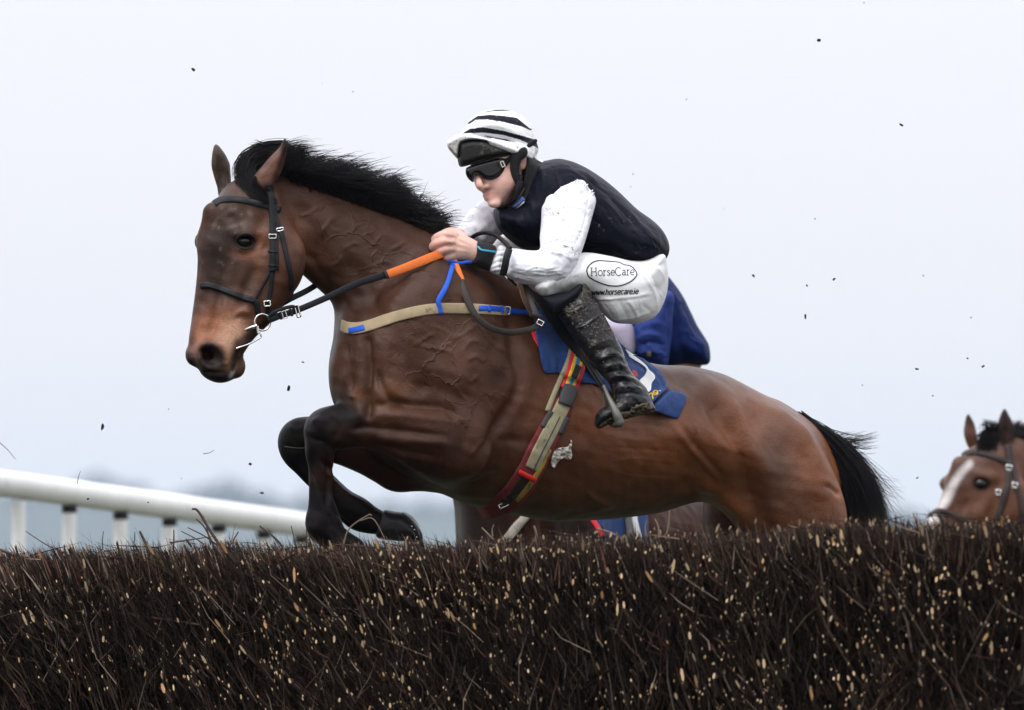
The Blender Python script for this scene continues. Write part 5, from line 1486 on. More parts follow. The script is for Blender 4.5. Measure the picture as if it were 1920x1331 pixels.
strap('dark_elastic', [(992, 884), (978, 906), (960, 930), (944, 944)], 15, low, mat('muddy_black_elastic', (0.022, 0.019, 0.016), 0.85, bump=0.6, bump_scale=200, mud=0.8, mud_scale=60, mud_size=0.6, mud_col=(0.09, 0.075, 0.05)), 3, 6.5, H_SKIN)
strap('dark_edge', [(1034, 770), (1025, 786), (1017, 800)], 10, low, M_GREYPAD, 4, 6.0, H_SKIN); strap('dark_edge', [(1063, 782), (1056, 796), (1049, 812)], 10, low, M_GREYPAD, 4, 6.0, H_SKIN)
strap('grey_pad', [(1070, 722), (1065, 740), (1058, 758)], [24, 29, 24], girth, M_GREYPAD, 9, 9.0, CL_ALL)
strap('red_keeper', [(973, 884), (989, 892), (1005, 900)], 9, girth, mat('bright_red_rubber', (0.62, 0.025, 0.022), 0.45), 4, 9.5, H_SKIN)
buckle(944, 946, H_SKIN.depth(944, 944, -60) - 8, 16, 7, -24, girth, 1.5); buckle(932, 950, -60, 12, 6, -20, girth, 1.3)
GS = Skin(strap_on(CL_ALL, gp, 33, 4, 8.5, 4))
lab = print_on('maker_patch', [(1080.5, 681), (1091, 687), (1081, 711), (1070.5, 704)], GS, mat('dark_patch', (0.02, 0.018, 0.018), 0.6), girth, 2.0, 1.2, 0)
ink('white_emblem', [[(1083, 689), (1079, 692), (1078, 697), (1080, 700)], [(1083, 692), (1081, 696), (1083, 698)]], 1.5, GS, M_WHITEPRINT, girth, 3.6)
# ------------------------------------------------------------------ the jockey
M_SKIN = mat('skin', attr=True, rough=0.48, spec=0.4, bump=0.15, bump_scale=500, bump2=0.05, bump2_scale=120, sss=0.25)
SPK = dict(mud=0.8, mud_scale=130, mud_size=0.635, mud_col=(0.10, 0.075, 0.055))
M_SLEEVE = mat('white_silk', (0.74, 0.74, 0.80), 0.55, bump=0.10, bump_scale=300, bump2=0.14, bump2_scale=16, **SPK)
M_FSLEEVE = M_SLEEVE
M_BREECH = mat('white_breeches', (0.76, 0.76, 0.77), 0.5, bump=0.10, bump_scale=400, bump2=0.20, bump2_scale=14, spec=0.2, mud=0.45, mud_scale=90, mud_size=0.66, mud_col=(0.14, 0.12, 0.07))
M_VEST = mat('navy_black_silk', (0.005, 0.006, 0.013), 0.46, bump=0.10, bump_scale=300, bump2=0.2, bump2_scale=15, spec=0.07, mud=0.8, mud_scale=120, mud_size=0.685, mud_col=(0.20, 0.16, 0.11))
M_BOOT = mat('wet_black_boot', (0.008, 0.008, 0.010), 0.28, spec=0.30, bump=0.10, bump_scale=90, bump2=0.15, bump2_scale=28, mud=0.95, mud_scale=75, mud_size=0.63, mud_col=(0.075, 0.058, 0.042))
M_SOLE = mat('muddy_sole', (0.085, 0.066, 0.044), 0.8, bump=0.9, bump_scale=110, vary=0.5, vary_scale=60, mud=0.7, mud_scale=50, mud_size=0.58, mud_col=(0.02, 0.018, 0.015))
M_SOCK = mat('dark_navy_stocking', (0.006, 0.007, 0.013), 0.8)
M_CAP = mat('cap_silk', attr=True, rough=0.55, spec=0.08, bump=0.1, bump_scale=300, bump2=0.15, bump2_scale=20, mud=0.8, mud_scale=110, mud_size=0.65, mud_col=(0.12, 0.09, 0.06))
M_HELMET = mat('muddy_helmet', (0.014, 0.014, 0.014), 0.55, bump=0.5, bump_scale=150, mud=0.8, mud_scale=85, mud_size=0.545, mud_col=(0.10, 0.088, 0.065))
M_LENS = mat('goggle_lens', (0.003, 0.003, 0.004), 0.05, spec=0.45)
M_BLACKCLOTH = mat('black_cloth', (0.008, 0.008, 0.010), 0.8, bump=0.4, bump_scale=300, sheen=0.05)

jockey = empty('person', at(1120, 800, -20), 'jockey in black and white silks with striped cap and goggles crouched over the leading horse', 'person')

def jockey_body():
    f = Field(800, 1262, 200, 806, -245, 235, 2.4)
    # trunk, hips and limbs (mostly under the clothes)
    f.tube3([(1185, 510, 35, 42), (1150, 440, 30, 46), (1085, 392, 22, 46), (1045, 372, 14, 44)], k=16)
    f.tube3([(1060, 375, 0, 46), (1010, 362, -4, 36), (978, 345, -8, 33)], k=18)
    f.tube3([(1068, 385, -75, 30), (1056, 450, -115, 27), (1048, 500, -148, 25), (1010, 506, -158, 24), (950, 493, -164, 20), (905, 480, -166, 17), (884, 473, -167, 19)], k=10)
    f.tube3([(975, 380, 90, 28), (925, 415, 100, 25), (890, 440, 60, 22), (866, 446, 10, 18), (850, 448, -20, 18)], k=10)
    f.tube3([(1190, 545, -10, 40), (1120, 530, -85, 28), (1072, 540, -132, 14), (1092, 590, -146, 14), (1122, 635, -156, 16), (1152, 690, -164, 14), (1180, 735, -170, 14), (1172, 762, -174, 12), (1140, 778, -180, 8)], k=14)
    f.tube3([(1150, 535, 110, 50), (1040, 495, 150, 42), (965, 478, 160, 30), (1010, 570, 180, 24), (1060, 660, 190, 18)], k=14)
    # near hand closed on the rein: palm, four fingers, thumb
    f.tube3([(889, 474, -167, 20), (872, 466, -170, 22), (852, 460, -173, 21)], k=6)
    f.ell(857, 474, -176, 22, 15, 17, 10, k=8)
    fing = [[(850, 443, -181, 10), (837, 441, -190, 9.5), (824, 444, -190, 8.6), (816, 450, -182, 8), (822, 455, -170, 7.5)],
            [(847, 454, -187, 10.5), (832, 454, -196, 10), (819, 458, -194, 9), (812.5, 464, -184, 8.5), (820, 470, -172, 7.5)],
            [(848, 466, -188, 10), (834, 469, -195, 9.2), (823, 474, -190, 8.4), (822, 480, -179, 7.8), (830, 482, -170, 7)],
            [(852, 478, -184, 9), (840, 482, -188, 8.2), (832, 486, -182, 7.4), (834, 489, -173, 6.8), (842, 489, -167, 6.2)]]
    for p in fing: f.tube3(p, k=1.3, n=5)
    f.tube3([(868, 447, -158, 11), (851, 437, -152, 10), (836, 438, -156, 8.6), (827, 444, -163, 7.6)], k=4)
    # far hand
    f.tube3([(858, 446, -12, 16), (842, 446, -34, 15)], k=5)
    for i in range(4): f.tube3([(842, 438 + i * 7, -40, 8), (828, 440 + i * 7, -46, 7.5), (822, 445 + i * 7, -36, 7), (830, 449 + i * 6, -28, 6.5)], k=2)
    f.tube3([(850, 438, -52, 8), (838, 436, -64, 7), (830, 440, -70, 6)], k=3)
    # head
    f.ell(946, 285, -6, 48, 50, 42, 0, k=10)
    f.poly([(882, 312), (886, 330), (889, 342), (893, 353), (898, 358), (904, 361), (906, 366), (909, 370), (913, 376), (917, 382), (928, 389), (941, 390.5), (953, 386), (964, 374), (977, 354), (988, 335), (992, 308), (985, 280), (940, 262), (902, 272), (884, 296)],
           32, 50, (-25 - 935 * 0.28, 0.28, 0), k=10, blur=2.4, smooth=3)
    f.tube3([(893, 320, -72, 6), (896, 336, -82, 6.2), (899, 347, -90, 7), (902, 352, -88, 6.4)], k=6)
    f.ell(912, 350.5, -79, 5.2, 4.4, 6, 0, k=5)
    f.ell(901, 353, -70, 5, 5, 7, 0, k=4)
    f.tube3([(908, 367, -67, 3.6), (916, 364.5, -70, 3.8), (926, 363, -70, 3.0), (932, 363, -68, 2)], k=5)
    f.tube3([(911, 373.5, -67, 3.6), (919, 371.5, -71, 3.8), (927, 368, -70, 2.6)], k=5)
    f.ell(927, 383, -70, 12, 8, 10, 0, k=9)
    f.ell(950, 342, -64, 18, 16, 12, 0, k=16)
    f.tube3([(907, 370, -78, 1.3), (917, 368, -82, 1.6), (928, 365.6, -82, 1.4), (933, 364.5, -78, 1)], k=2, cut=True)
    # ear
    f.ell(981, 306, -60, 7.5, 14, 6, 8, k=4); f.ell(981, 305, -67, 4, 9, 4, 8, k=2, cut=True)
    V, Q = f.mesh(2)
    s = Sculpt(V, Q)
    s.stroke([(917, 353), (923, 360), (934, 370)], 4, -0.7); s.stroke([(914, 377), (922, 378), (930, 375)], 3, -0.8)
    s.stroke([(838, 440), (858, 446), (880, 458)], 3, 1.4); s.stroke([(836, 453), (858, 458), (880, 466)], 3, 1.3); s.stroke([(840, 468), (862, 470), (882, 474)], 3, 1.0)
    s.stroke([(836, 447), (848, 450)], 2.2, -1.2); s.stroke([(834, 461), (848, 462)], 2.2, -1.2)
    for x, y in [(838, 440), (834, 453), (837, 468)]: s.bump(x, y, 5, 5, 1.6)
    s.noise(5, 0.25, 3)
    return s.done(), Q
BV, BQ = jockey_body()
n = len(BV)
SKC = np.tile([0.66, 0.42, 0.345], (n, 1))
SKC = lerp_col(SKC, 0.5 * np.maximum.reduce([blob(BV, 900, 352, 12, 10), blob(BV, 948, 348, 22, 16), blob(BV, 981, 306, 9, 16), 1.5 * blob(BV, 826, 460, 20, 26)]), (0.70, 0.36, 0.30))
SKC = lerp_col(SKC, 0.35 * blob(BV, 938, 382, 26, 12), (0.52, 0.34, 0.28))
SKC = lerp_col(SKC, 0.35 * np.maximum(blob(BV, 950, 372, 14, 16), blob(BV, 908, 362, 8, 3)), (0.54, 0.36, 0.30))
SKC = lerp_col(SKC, np.clip(1.1 * np.maximum(blob(BV, 918, 365, 11, 3.2, -8), blob(BV, 920, 371.5, 9, 3.6, -14)), 0, 0.72), (0.60, 0.25, 0.23))
SKC = lerp_col(SKC, 0.5 * np.maximum(blob(BV, 846, 462, 10, 8), blob(BV, 838, 474, 8, 5)), (0.36, 0.20, 0.13))
put('body', BV, BQ, mat=M_SKIN, parent=jockey, col=SKC)
J_SKIN = Skin((BV, BQ))

# silk vest
f = Field(905, 1262, 285, 515, -130, 160, 2.6)
VEST = [(1000, 304), (1018, 303), (1045, 298), (1064, 301), (1082, 307), (1112, 323), (1150, 351), (1190, 389), (1222, 420), (1240, 444), (1248, 466), (1240, 482), (1214, 500), (1190, 496), (1160, 489), (1120, 483), (1085, 478), (1050, 480),
        (1015, 472), (990, 470), (975, 466), (960, 455), (944, 441), (931, 424), (925, 396), (932, 388), (955, 384), (972, 360), (982, 335)]
f.poly(VEST, 62, 112, (14 - 1060 * 0.12, 0.12, 0), k=10, blur=4, smooth=4)
f.ell(1205, 455, 20, 52, 40, 96, 40, k=20)
f.tube3([(990, 330, -30, 26), (1002, 345, -10, 34)], k=14)
V, Q = f.mesh(2)
s = Sculpt(V, Q)
for p, w, h in [([(1040, 305), (1100, 330), (1160, 380), (1215, 430)], 16, 4), ([(1110, 345), (1150, 378), (1190, 420), (1225, 455)], 8, -5), ([(1122, 370), (1155, 400), (1190, 440)], 7, 4),
                ([(1100, 400), (1130, 430), (1150, 480)], 9, -4), ([(1125, 395), (1160, 440), (1175, 490)], 8, 4), ([(1160, 400), (1190, 450), (1205, 495)], 7, -4), ([(1180, 398), (1215, 440), (1232, 475)], 6, 4), ([(1200, 420), (1226, 452), (1240, 470)], 4, -3),
                ([(1090, 330), (1120, 352), (1150, 372)], 5, -3), ([(1010, 312), (1020, 335), (1016, 365)], 7, 4), ([(1030, 310), (1044, 330), (1050, 350)], 6, -4), ([(990, 350), (1000, 400), (1004, 460)], 8, 5), ([(978, 390), (986, 430), (992, 465)], 6, -4),
                ([(945, 395), (955, 425), (975, 455)], 6, 3), ([(960, 400), (968, 430), (985, 462)], 5, -4), ([(1000, 320), (992, 350), (985, 385)], 4, -4), ([(1105, 455), (1150, 462), (1200, 484)], 6, -3), ([(1100, 435), (1140, 440), (1180, 470)], 6, 3),
                ([(1214, 440), (1230, 455), (1236, 475)], 3, 3), ([(1190, 470), (1215, 478), (1232, 484)], 4, 3)]:
    s.stroke(p, w * 0.9, h * 0.6, True, 6, True)
s.creases((1110, 380), (1200, 450), 16, 60, 55, 14, 2.6, 1.6, 5); s.creases((1110, 470), (1220, 480), 12, 40, 30, 20, 2.4, 1.4, 6); s.creases((960, 400), (1000, 460), 12, 50, 70, 14, 2.4, 1.3, 7); s.creases((1060, 320), (1140, 370), 10, 50, 40, 14, 2.6, 1.3, 8)
s.noise(30, 1.5, 5); s.noise(12, 0.5, 6)
V = s.done()
put('vest', V, Q, mat=M_VEST, parent=jockey)
V_SKIN = Skin((V, Q))

# collar, throat scarf and chin guard
f = Field(940, 1030, 280, 405, -110, 60, 2.2)
f.poly([(984, 292), (1000, 296), (1010, 310), (1012, 335), (1006, 360), (996, 385), (975, 394), (955, 393), (950, 388), (962, 380), (972, 362), (980, 338), (983, 315)], 22, 52, (-32, 0, 0), k=4, blur=2)
V, Q = f.mesh(2)
s = Sculpt(V, Q); s.stroke([(1000, 310), (990, 345), (972, 380)], 3.5, -2.5); s.stroke([(992, 306), (988, 335), (978, 366)], 3, 2)
put('neck_scarf', s.done(), Q, mat=M_BLACKCLOTH, parent=jockey)
N_SK = Skin((s.done(), Q))
strap('stock_tie', [(962, 388), (972, 380), (982, 372)], 8, jockey, mat('blue_stock', (0.05, 0.09, 0.25), 0.6), 4, 4, N_SK); strap('stock_edge', [(965, 392), (975, 386), (983, 378)], 2.5, jockey, M_WHITEPRINT, 4, 4.5, N_SK)

# near sleeve
def arm_depth(X, Y):
    t = np.clip((Y - 352) / 150.0, 0, 1); t = t * t * (3 - 2 * t)
    return -74 - 82 * t - 10 * np.clip((1040 - X) / 100, 0, 1) * t
SLEEVE = [(1096, 340), (1083, 338), (1064, 343), (1040, 353), (1020, 368), (1013, 387), (1015, 405), (1014, 425), (1012, 445), (1013, 463), (1010, 470), (988, 470), (970, 467), (955, 468), (948, 484), (946, 502), (946, 517), (962, 526), (983, 534), (1005, 536),
          (1028, 536), (1055, 533), (1074, 514), (1088, 480), (1100, 444), (1111, 405), (1118, 378), (1113, 364), (1103, 352)]
f = Field(935, 1128, 328, 545, -225, -20, 2.2)
f.poly(SLEEVE, 42, 43, arm_depth, k=4, blur=2.5, smooth=4)
V, Q = f.mesh(2)
s = Sculpt(V, Q)
for p, w, h in [([(1015, 472), (1040, 462), (1070, 470)], 5, -5), ([(1012, 480), (1045, 476), (1078, 490)], 6, 4), ([(1014, 462), (1040, 450), (1075, 452)], 6, 4), ([(1020, 425), (1050, 414), (1085, 420)], 6, 4), ([(1016, 412), (1045, 402), (1090, 402)], 5, -4),
                ([(1022, 395), (1055, 388), (1100, 392)], 5, 2.5), ([(960, 500), (1000, 508), (1050, 500)], 6, 3), ([(958, 510), (1000, 520), (1050, 516)], 5, -3.5), ([(965, 490), (1000, 492), (1035, 486)], 5, -3), ([(970, 478), (1000, 480), (1030, 490)], 4, 3),
                ([(962, 518), (1000, 528), (1045, 526)], 4, 3), ([(1080, 350), (1060, 380), (1040, 420)], 10, 3), ([(1105, 365), (1098, 410), (1080, 460)], 6, -3), ([(1060, 480), (1070, 495), (1062, 520)], 7, -3), ([(1040, 480), (1052, 498), (1048, 522)], 6, 3),
                ([(1010, 476), (1025, 500), (1020, 526)], 5, 2), ([(1030, 352), (1040, 372), (1026, 392)], 6, -3)]:
    s.stroke(p, w * 0.75, h * 0.6, True, 6, True)
s.creases((1020, 470), (1080, 478), 12, 46, 12, 22, 2.2, 1.5, 1); s.creases((970, 500), (1050, 512), 14, 60, 4, 12, 2.2, 1.4, 2); s.creases((1030, 400), (1090, 440), 12, 50, 20, 30, 2.4, 1.1, 3); s.creases((1050, 350), (1100, 370), 8, 26, 70, 25, 2, 1.0, 4)
s.noise(16, 0.8, 9); s.noise(8, 0.35, 10)
V = s.done()
put('sleeve', V, Q, mat=M_SLEEVE, parent=jockey)
S_SKIN = Skin((V, Q))
for k in range(16):
    u = k / 15.0
    a = np.array([1078 + 34 * u, 340 + 10 * u + 14 * u * u]); r_ = np.random.default_rng(k)
    b = a + [r_.uniform(-4, 5), r_.uniform(-7, -1)]
    V, Q = tube_mesh(catmull(np.array([(*(a + [0, 4]), -92), (*((a + b) / 2 + [r_.uniform(-2, 2), 0]), -96), (*b, -94)], float), 3), [1.3] * 6 + [0.6], 5)
    if k % 2: put('frayed_thread', V, Q, mat=M_SLEEVE, parent=jockey)
# gathered cuff, wristband
f = Field(908, 962, 452, 528, -205, -125, 1.6)
f.poly([(936, 461), (946, 463), (951, 474), (948, 496), (944, 515), (936, 518), (924, 513), (917, 507), (919, 497), (924, 486), (929, 474)], 14, 30, (-166, 0, 0), k=3, blur=1.5, smooth=4)
V, Q = f.mesh(1)
s = Sculpt(V, Q)
for y in (470, 480, 491, 501, 510): s.stroke([(920, y + 5), (934, y + 1), (950, y)], 2.2, -2.2, False)
for x in (928, 936, 943): s.stroke([(x + 2, 462), (x, 490), (x - 4, 518)], 2.5, 1.2)
put('cuff', s.done(), Q, mat=M_SLEEVE, parent=jockey)
f = Field(878, 938, 444, 518, -205, -125, 1.8)
f.poly([(892, 455), (905, 456), (928, 461), (932, 475), (926, 494), (920, 508), (904, 505), (888, 499), (884, 496), (887, 478)], 20, 27, (-167, 0, 0), k=3, blur=1.5, smooth=3)
V, Q = f.mesh(1)
wb = put('wristband', V, Q, mat=M_BLACKCLOTH, parent=jockey)
W_SK = Skin((V, Q))
ink('cyan_edge', [[(895, 463), (898, 465), (902, 469), (914, 471), (930, 473)]], 3.6, W_SK, mat('cyan_edging', (0.05, 0.36, 0.52), 0.6), wb, 1.2, 1.2, 2)
# far sleeve
f = Field(840, 1010, 355, 480, -50, 150, 2.6)
f.poly([(915, 372), (898, 380), (880, 396), (868, 413), (856, 430), (853, 442), (862, 452), (880, 460), (905, 458), (928, 448), (945, 438), (975, 420), (975, 390), (945, 372)], 34, 34, (78, 0, 0), k=6, blur=2.5)
f.tube3([(985, 385, 85, 36), (940, 400, 90, 34)], k=14)
f.tube3([(905, 440, 70, 27), (885, 445, 40, 24), (868, 447, 8, 21)], k=10)
V, Q = f.mesh(2)
s = Sculpt(V, Q)
for p, w, h in [([(880, 400), (905, 420), (935, 440)], 6, 4), ([(895, 390), (918, 410), (940, 430)], 5, -4), ([(870, 420), (895, 432), (925, 446)], 4, -3), ([(862, 436), (890, 446), (915, 452)], 5, 3), ([(910, 384), (920, 400), (930, 420)], 4, 3)]: s.stroke(p, w, h)
s.noise(12, 1.0, 12)
put('sleeve', s.done(), Q, mat=M_FSLEEVE, parent=jockey)

# breeches
f = Field(905, 1265, 430, 622, -225, 245, 3.0)
BREECH = [(1002, 541), (1012, 522), (1040, 500), (1070, 482), (1100, 474), (1150, 482), (1200, 492), (1243, 476), (1250, 495), (1253, 520), (1251, 545), (1244, 570), (1229, 594), (1200, 607), (1172, 608), (1150, 605), (1132, 590), (1112, 562), (1090, 550), (1060, 549), (1036, 556), (1022, 559), (1012, 552)]
f.poly(BREECH, 52, 55, (-62 - 1200 * 0.50, 0.50, 0), k=8, blur=3, smooth=4)
f.ell(1188, 535, 30, 60, 62, 92, 0, k=22)
f.tube3([(1150, 535, 110, 60), (1040, 492, 150, 52), (955, 472, 162, 38)], k=20)
V, Q = f.mesh(2)
s = Sculpt(V, Q)
for p, w, h in [([(1113, 561), (1150, 561), (1190, 557), (1222, 551)], 3, 3.0), ([(1113, 565), (1150, 565), (1190, 561), (1222, 555)], 2.5, -3), ([(1196, 500), (1216, 530), (1230, 560), (1232, 590)], 4, 3), ([(1206, 498), (1226, 528), (1240, 560)], 4, -3.5),
                ([(1222, 496), (1238, 510), (1248, 530)], 5, 3), ([(1212, 500), (1236, 498), (1248, 494)], 4, -3), ([(1145, 564), (1156, 585), (1162, 600)], 3.5, 3), ([(1160, 562), (1172, 585), (1178, 602)], 4, -3), ([(1176, 561), (1188, 580), (1196, 596)], 3.5, 3), ([(1130, 566), (1142, 584), (1150, 598)], 3.5, -2.5),
                ([(1200, 570), (1214, 580), (1224, 590)], 4, -2), ([(1125, 600), (1180, 598), (1236, 580)], 2.5, 2), ([(1092, 480), (1084, 505), (1072, 530)], 7, -4), ([(1075, 500), (1062, 525), (1052, 546)], 5, 3), ([(1060, 505), (1045, 530), (1036, 552)], 5, -3), ([(1030, 520), (1026, 540), (1030, 556)], 4, 2.5),
                ([(1110, 490), (1106, 520), (1100, 545)], 5, 2)]:
    s.stroke(p, w * 1.2, h * 0.8, True, 6, True)
s.creases((1120, 580), (1210, 575), 12, 34, 65, 10, 2.4, 1.3, 9); s.creases((1205, 510), (1245, 560), 10, 40, 50, 14, 2.4, 1.3, 10); s.creases((1030, 525), (1085, 515), 12, 34, 110, 18, 2.4, 1.4, 11); s.creases((1120, 530), (1180, 535), 8, 26, 75, 8, 2.2, 0.6, 12)
s.noise(20, 0.7, 14)
BRV, BRQ = s.done(), Q
br = put('breeches', BRV, BRQ, mat=M_BREECH, parent=jockey)
BR_SKIN = Skin((BRV, BRQ))
M_INK = mat('black_print', (0.012, 0.012, 0.016), 0.6)
oval = [(1100.5, 510), (1101.5, 503), (1107, 496), (1115, 491), (1125, 489.5), (1145, 491), (1160, 492.5), (1170, 497), (1182, 499.5), (1189, 505), (1194, 512.5), (1193, 518), (1186, 526), (1178, 531), (1166, 535.5), (1155, 537), (1142, 536), (1128, 532), (1114, 526), (1104, 519)]
oc = catmull(np.array(oval), 5, True); oc = np.vstack([oc, oc[:2]])
ink('oval_print', [oc], 2.1, BR_SKIN, M_INK, br)
def letters(spec, x0, y0, h, ang):
    """stroke letters: coordinates in units of the x-height, y up"""
    c, s_ = math.cos(R(ang)), math.sin(R(ang)); out = []
    for dx, strokes in spec:
        for st in strokes:
            out.append([(x0 + (dx + a) * h * c + b * h * s_, y0 + (dx + a) * h * s_ - b * h * c) for a, b in st])
    return out
arc = lambda cx, cy, rx, ry, a0, a1, n=10: [(cx + rx * math.cos(R(a0 + (a1 - a0) * i / n)), cy + ry * math.sin(R(a0 + (a1 - a0) * i / n))) for i in range(n + 1)]
lH = [[(0.05, 0), (0, 1.5)], [(0.95, 0), (0.9, 1.5)], [(0, 0.72), (0.92, 0.80)], [(-0.18, 1.5), (0.18, 1.52)], [(0.72, 1.5), (1.06, 1.5)], [(-0.12, 0), (0.22, 0)], [(0.78, 0), (1.12, 0)]]
lo = [arc(0.42, 0.5, 0.42, 0.5, 0, 360, 16)]
lr = [[(0.1, 0), (0.1, 1.0)], [(0.1, 0.65), (0.26, 0.95), (0.52, 1.0)], [(-0.08, 0), (0.3, 0)], [(-0.06, 1.0), (0.1, 1.0)]]
ls = [[(0.55, 0.88), (0.3, 1.0), (0.06, 0.80), (0.3, 0.54), (0.56, 0.28), (0.3, 0.0), (0.02, 0.14)]]
le = [[(0.04, 0.5), (0.74, 0.56), (0.58, 0.95), (0.3, 0.98), (0.04, 0.6), (0.1, 0.2), (0.4, 0.0), (0.72, 0.16)]]
lC = [arc(0.62, 0.72, 0.62, 0.80, 48, 318, 16)]
la = [[(0.1, 0.84), (0.35, 1.0), (0.58, 0.84), (0.6, 0.12), (0.74, 0.0)], [(0.58, 0.58), (0.2, 0.5), (0.04, 0.25), (0.22, 0.0), (0.58, 0.2)]]
hc_ = letters([(0, lH), (1.3, lo), (2.35, lr), (3.05, ls), (3.78, le), (4.68, lC), (6.0, la), (6.95, lr), (7.6, le)], 1109, 517.5, 9.6, -1.0)
ink('sponsor_lettering', hc_, 1.15, BR_SKIN, M_INK, br, 1.0, 0.7, 1.0)
# web address: slanted heavy letters as strokes, one mesh of print
w_ = [[(0, 1), (0.22, 0), (0.45, 0.9), (0.68, 0), (0.92, 1)]]
dot = [[(0.05, 0), (0.06, 0.16)]]
h_ = [[(0.05, 0), (0.05, 1.45)], [(0.05, 0.6), (0.3, 0.98), (0.58, 0.8), (0.58, 0)]]
o_ = [arc(0.34, 0.5, 0.3, 0.48, 0, 360, 12)]
r_s = [[(0.05, 0), (0.05, 1)], [(0.05, 0.6), (0.2, 0.95), (0.42, 0.96)]]
c_ = [arc(0.34, 0.5, 0.32, 0.48, 48, 312, 12)]
i_ = [[(0.05, 0), (0.05, 1)], [(0.05, 1.3), (0.05, 1.46)]]
url = [(0, w_), (1.08, w_), (2.16, w_), (3.22, dot), (3.5, h_), (4.35, o_), (5.18, r_s), (5.72, ls), (6.48, le), (7.38, c_), (8.14, la), (9.0, r_s), (9.5, le), (10.36, dot), (10.66, i_), (10.98, le)]
def slant(L, k=0.22):
    return [(dx, [[(a + k * b, b) for a, b in st] for st in strokes]) for dx, strokes in L]
ink('web_address', letters(slant(url), 1109.5, 554, 7.4, -1.6), 1.55, BR_SKIN, M_INK, br, 1.0, 0.7, 1.0)

# stocking and boots
f = Field(1000, 1100, 522, 600, -215, -110, 2.2)
f.poly([(1014, 556), (1030, 553), (1062, 548), (1090, 532), (1086, 556), (1060, 580), (1040, 592), (1026, 580)], 20, 30, (-158, 0, 0), k=4, blur=2)
V, Q = f.mesh(2); put('stocking', V, Q, mat=M_SOCK, parent=jockey)
BOOT = [(1097, 523), (1104, 540), (1114, 560), (1128, 583), (1146, 616), (1164, 650), (1174, 675), (1184, 697), (1198, 712), (1211, 725), (1218, 740), (1223, 752), (1229, 766), (1215, 772), (1190, 776), (1168, 780), (1150, 782), (1138, 788), (1124, 800), (1115, 797), (1119, 784), (1130, 772),
        (1140, 764), (1148, 752), (1147, 735), (1141, 718), (1124, 698), (1108, 682), (1093, 663), (1080, 644), (1066, 622), (1054, 604), (1042, 586), (1037, 577), (1050, 567), (1068, 554), (1084, 540)]
f = Field(1105 - 80, 1240, 515, 812, -235, -100, 2.2)
f.poly(BOOT, 30, 33, (-150 + 590 * 0.17, 0, -0.17), k=4, blur=1.5, smooth=4)
f.ell(1152, 772, -190, 36, 16, 22, -16, k=10)
V, Q = f.mesh(1)
s = Sculpt(V, Q)
s.stroke([(1046, 590), (1075, 585), (1110, 568), (1128, 590)], 1.6, 1.5, False)
s.stroke([(1080, 617), (1100, 610), (1122, 592)], 2.2, 2.0, False); s.stroke([(1060, 575), (1078, 560), (1096, 530)], 2, 1.5)
for p, w, h in [([(1128, 690), (1155, 682), (1180, 690)], 3.5, 4), ([(1130, 700), (1160, 694), (1188, 704)], 3.5, -4), ([(1136, 710), (1165, 704), (1196, 714)], 3.5, 5), ([(1142, 720), (1172, 714), (1206, 724)], 3.2, -4), ([(1148, 729), (1175, 724), (1206, 730)], 3.5, 4), ([(1118, 676), (1148, 664), (1172, 674)], 4, 4),
                ([(1112, 664), (1140, 652), (1164, 660)], 4, -3), ([(1104, 652), (1134, 638), (1156, 640)], 5, 2.5), ([(1150, 740), (1180, 736), (1212, 742)], 3, -3), ([(1186, 742), (1196, 756), (1200, 768)], 2, -1.5), ([(1140, 670), (1160, 685), (1170, 700)], 3, -3), ([(1150, 700), (1175, 710), (1200, 730)], 3, 3)]:
    s.stroke(p, w, h * 0.65)
s.noise(11, 0.7, 18)
BOV, BOQ = s.done(), Q
boot = put('boot', BOV, BOQ, mat=M_BOOT, parent=jockey)
BO_SK = Skin((BOV, BOQ))
dm_b = BO_SK.depth_map(1105, 1240, 740, 812, 3, 1, 0)
def sole_sc(s): s.noise(6, 2.2, 4); s.noise(3, 0.9, 5)
V, Q = sheet([(1117, 799), (1128, 790), (1142, 780), (1160, 773), (1176, 768), (1192, 757), (1208, 754), (1222, 757), (1231, 767), (1222, 773), (1200, 778), (1180, 783), (1160, 788), (1142, 794), (1126, 803)], lambda X, Y: dm_b(X, Y) + 8, 12, 1.8, edge=6, sculpt=sole_sc, smooth=3)
put('sole', V, Q, mat=M_SOLE, parent=boot)
# clods stuck on the boot top
rr = np.random.default_rng(44)
ms = []
for k in range(170):
    t = abs(rr.normal(0, 0.42)); u = rr.random()
    x = 1062 + 70 * t + 52 * u - 8; y = 575 + 95 * t - 30 * u + rr.normal(0, 8)
    d = BO_SK.depth(x, y)
    if d is None: continue
    r = rr.uniform(0.8, 2.3)
    ms.append(uvsphere((x, y, d - r * 0.2), (r * rr.uniform(0.8, 1.5), r, r * 0.7), 6, 4))
V, Q = merge(*ms)
o = put('mud_spatter', V, Q, mat=mat('drying_mud', (0.10, 0.082, 0.06), 0.85, vary=0.5, vary_scale=120), parent=boot); o['kind'] = 'stuff'
f = Field(950, 1110, 470, 720, 120, 240, 4)
f.tube3([(962, 488, 172, 34), (1010, 570, 186, 28), (1060, 660, 196, 22), (1085, 700, 200, 22), (1050, 715, 196, 14)], k=8)
V, Q = f.mesh(2); put('boot', V, Q, mat=M_BOOT, parent=jockey)

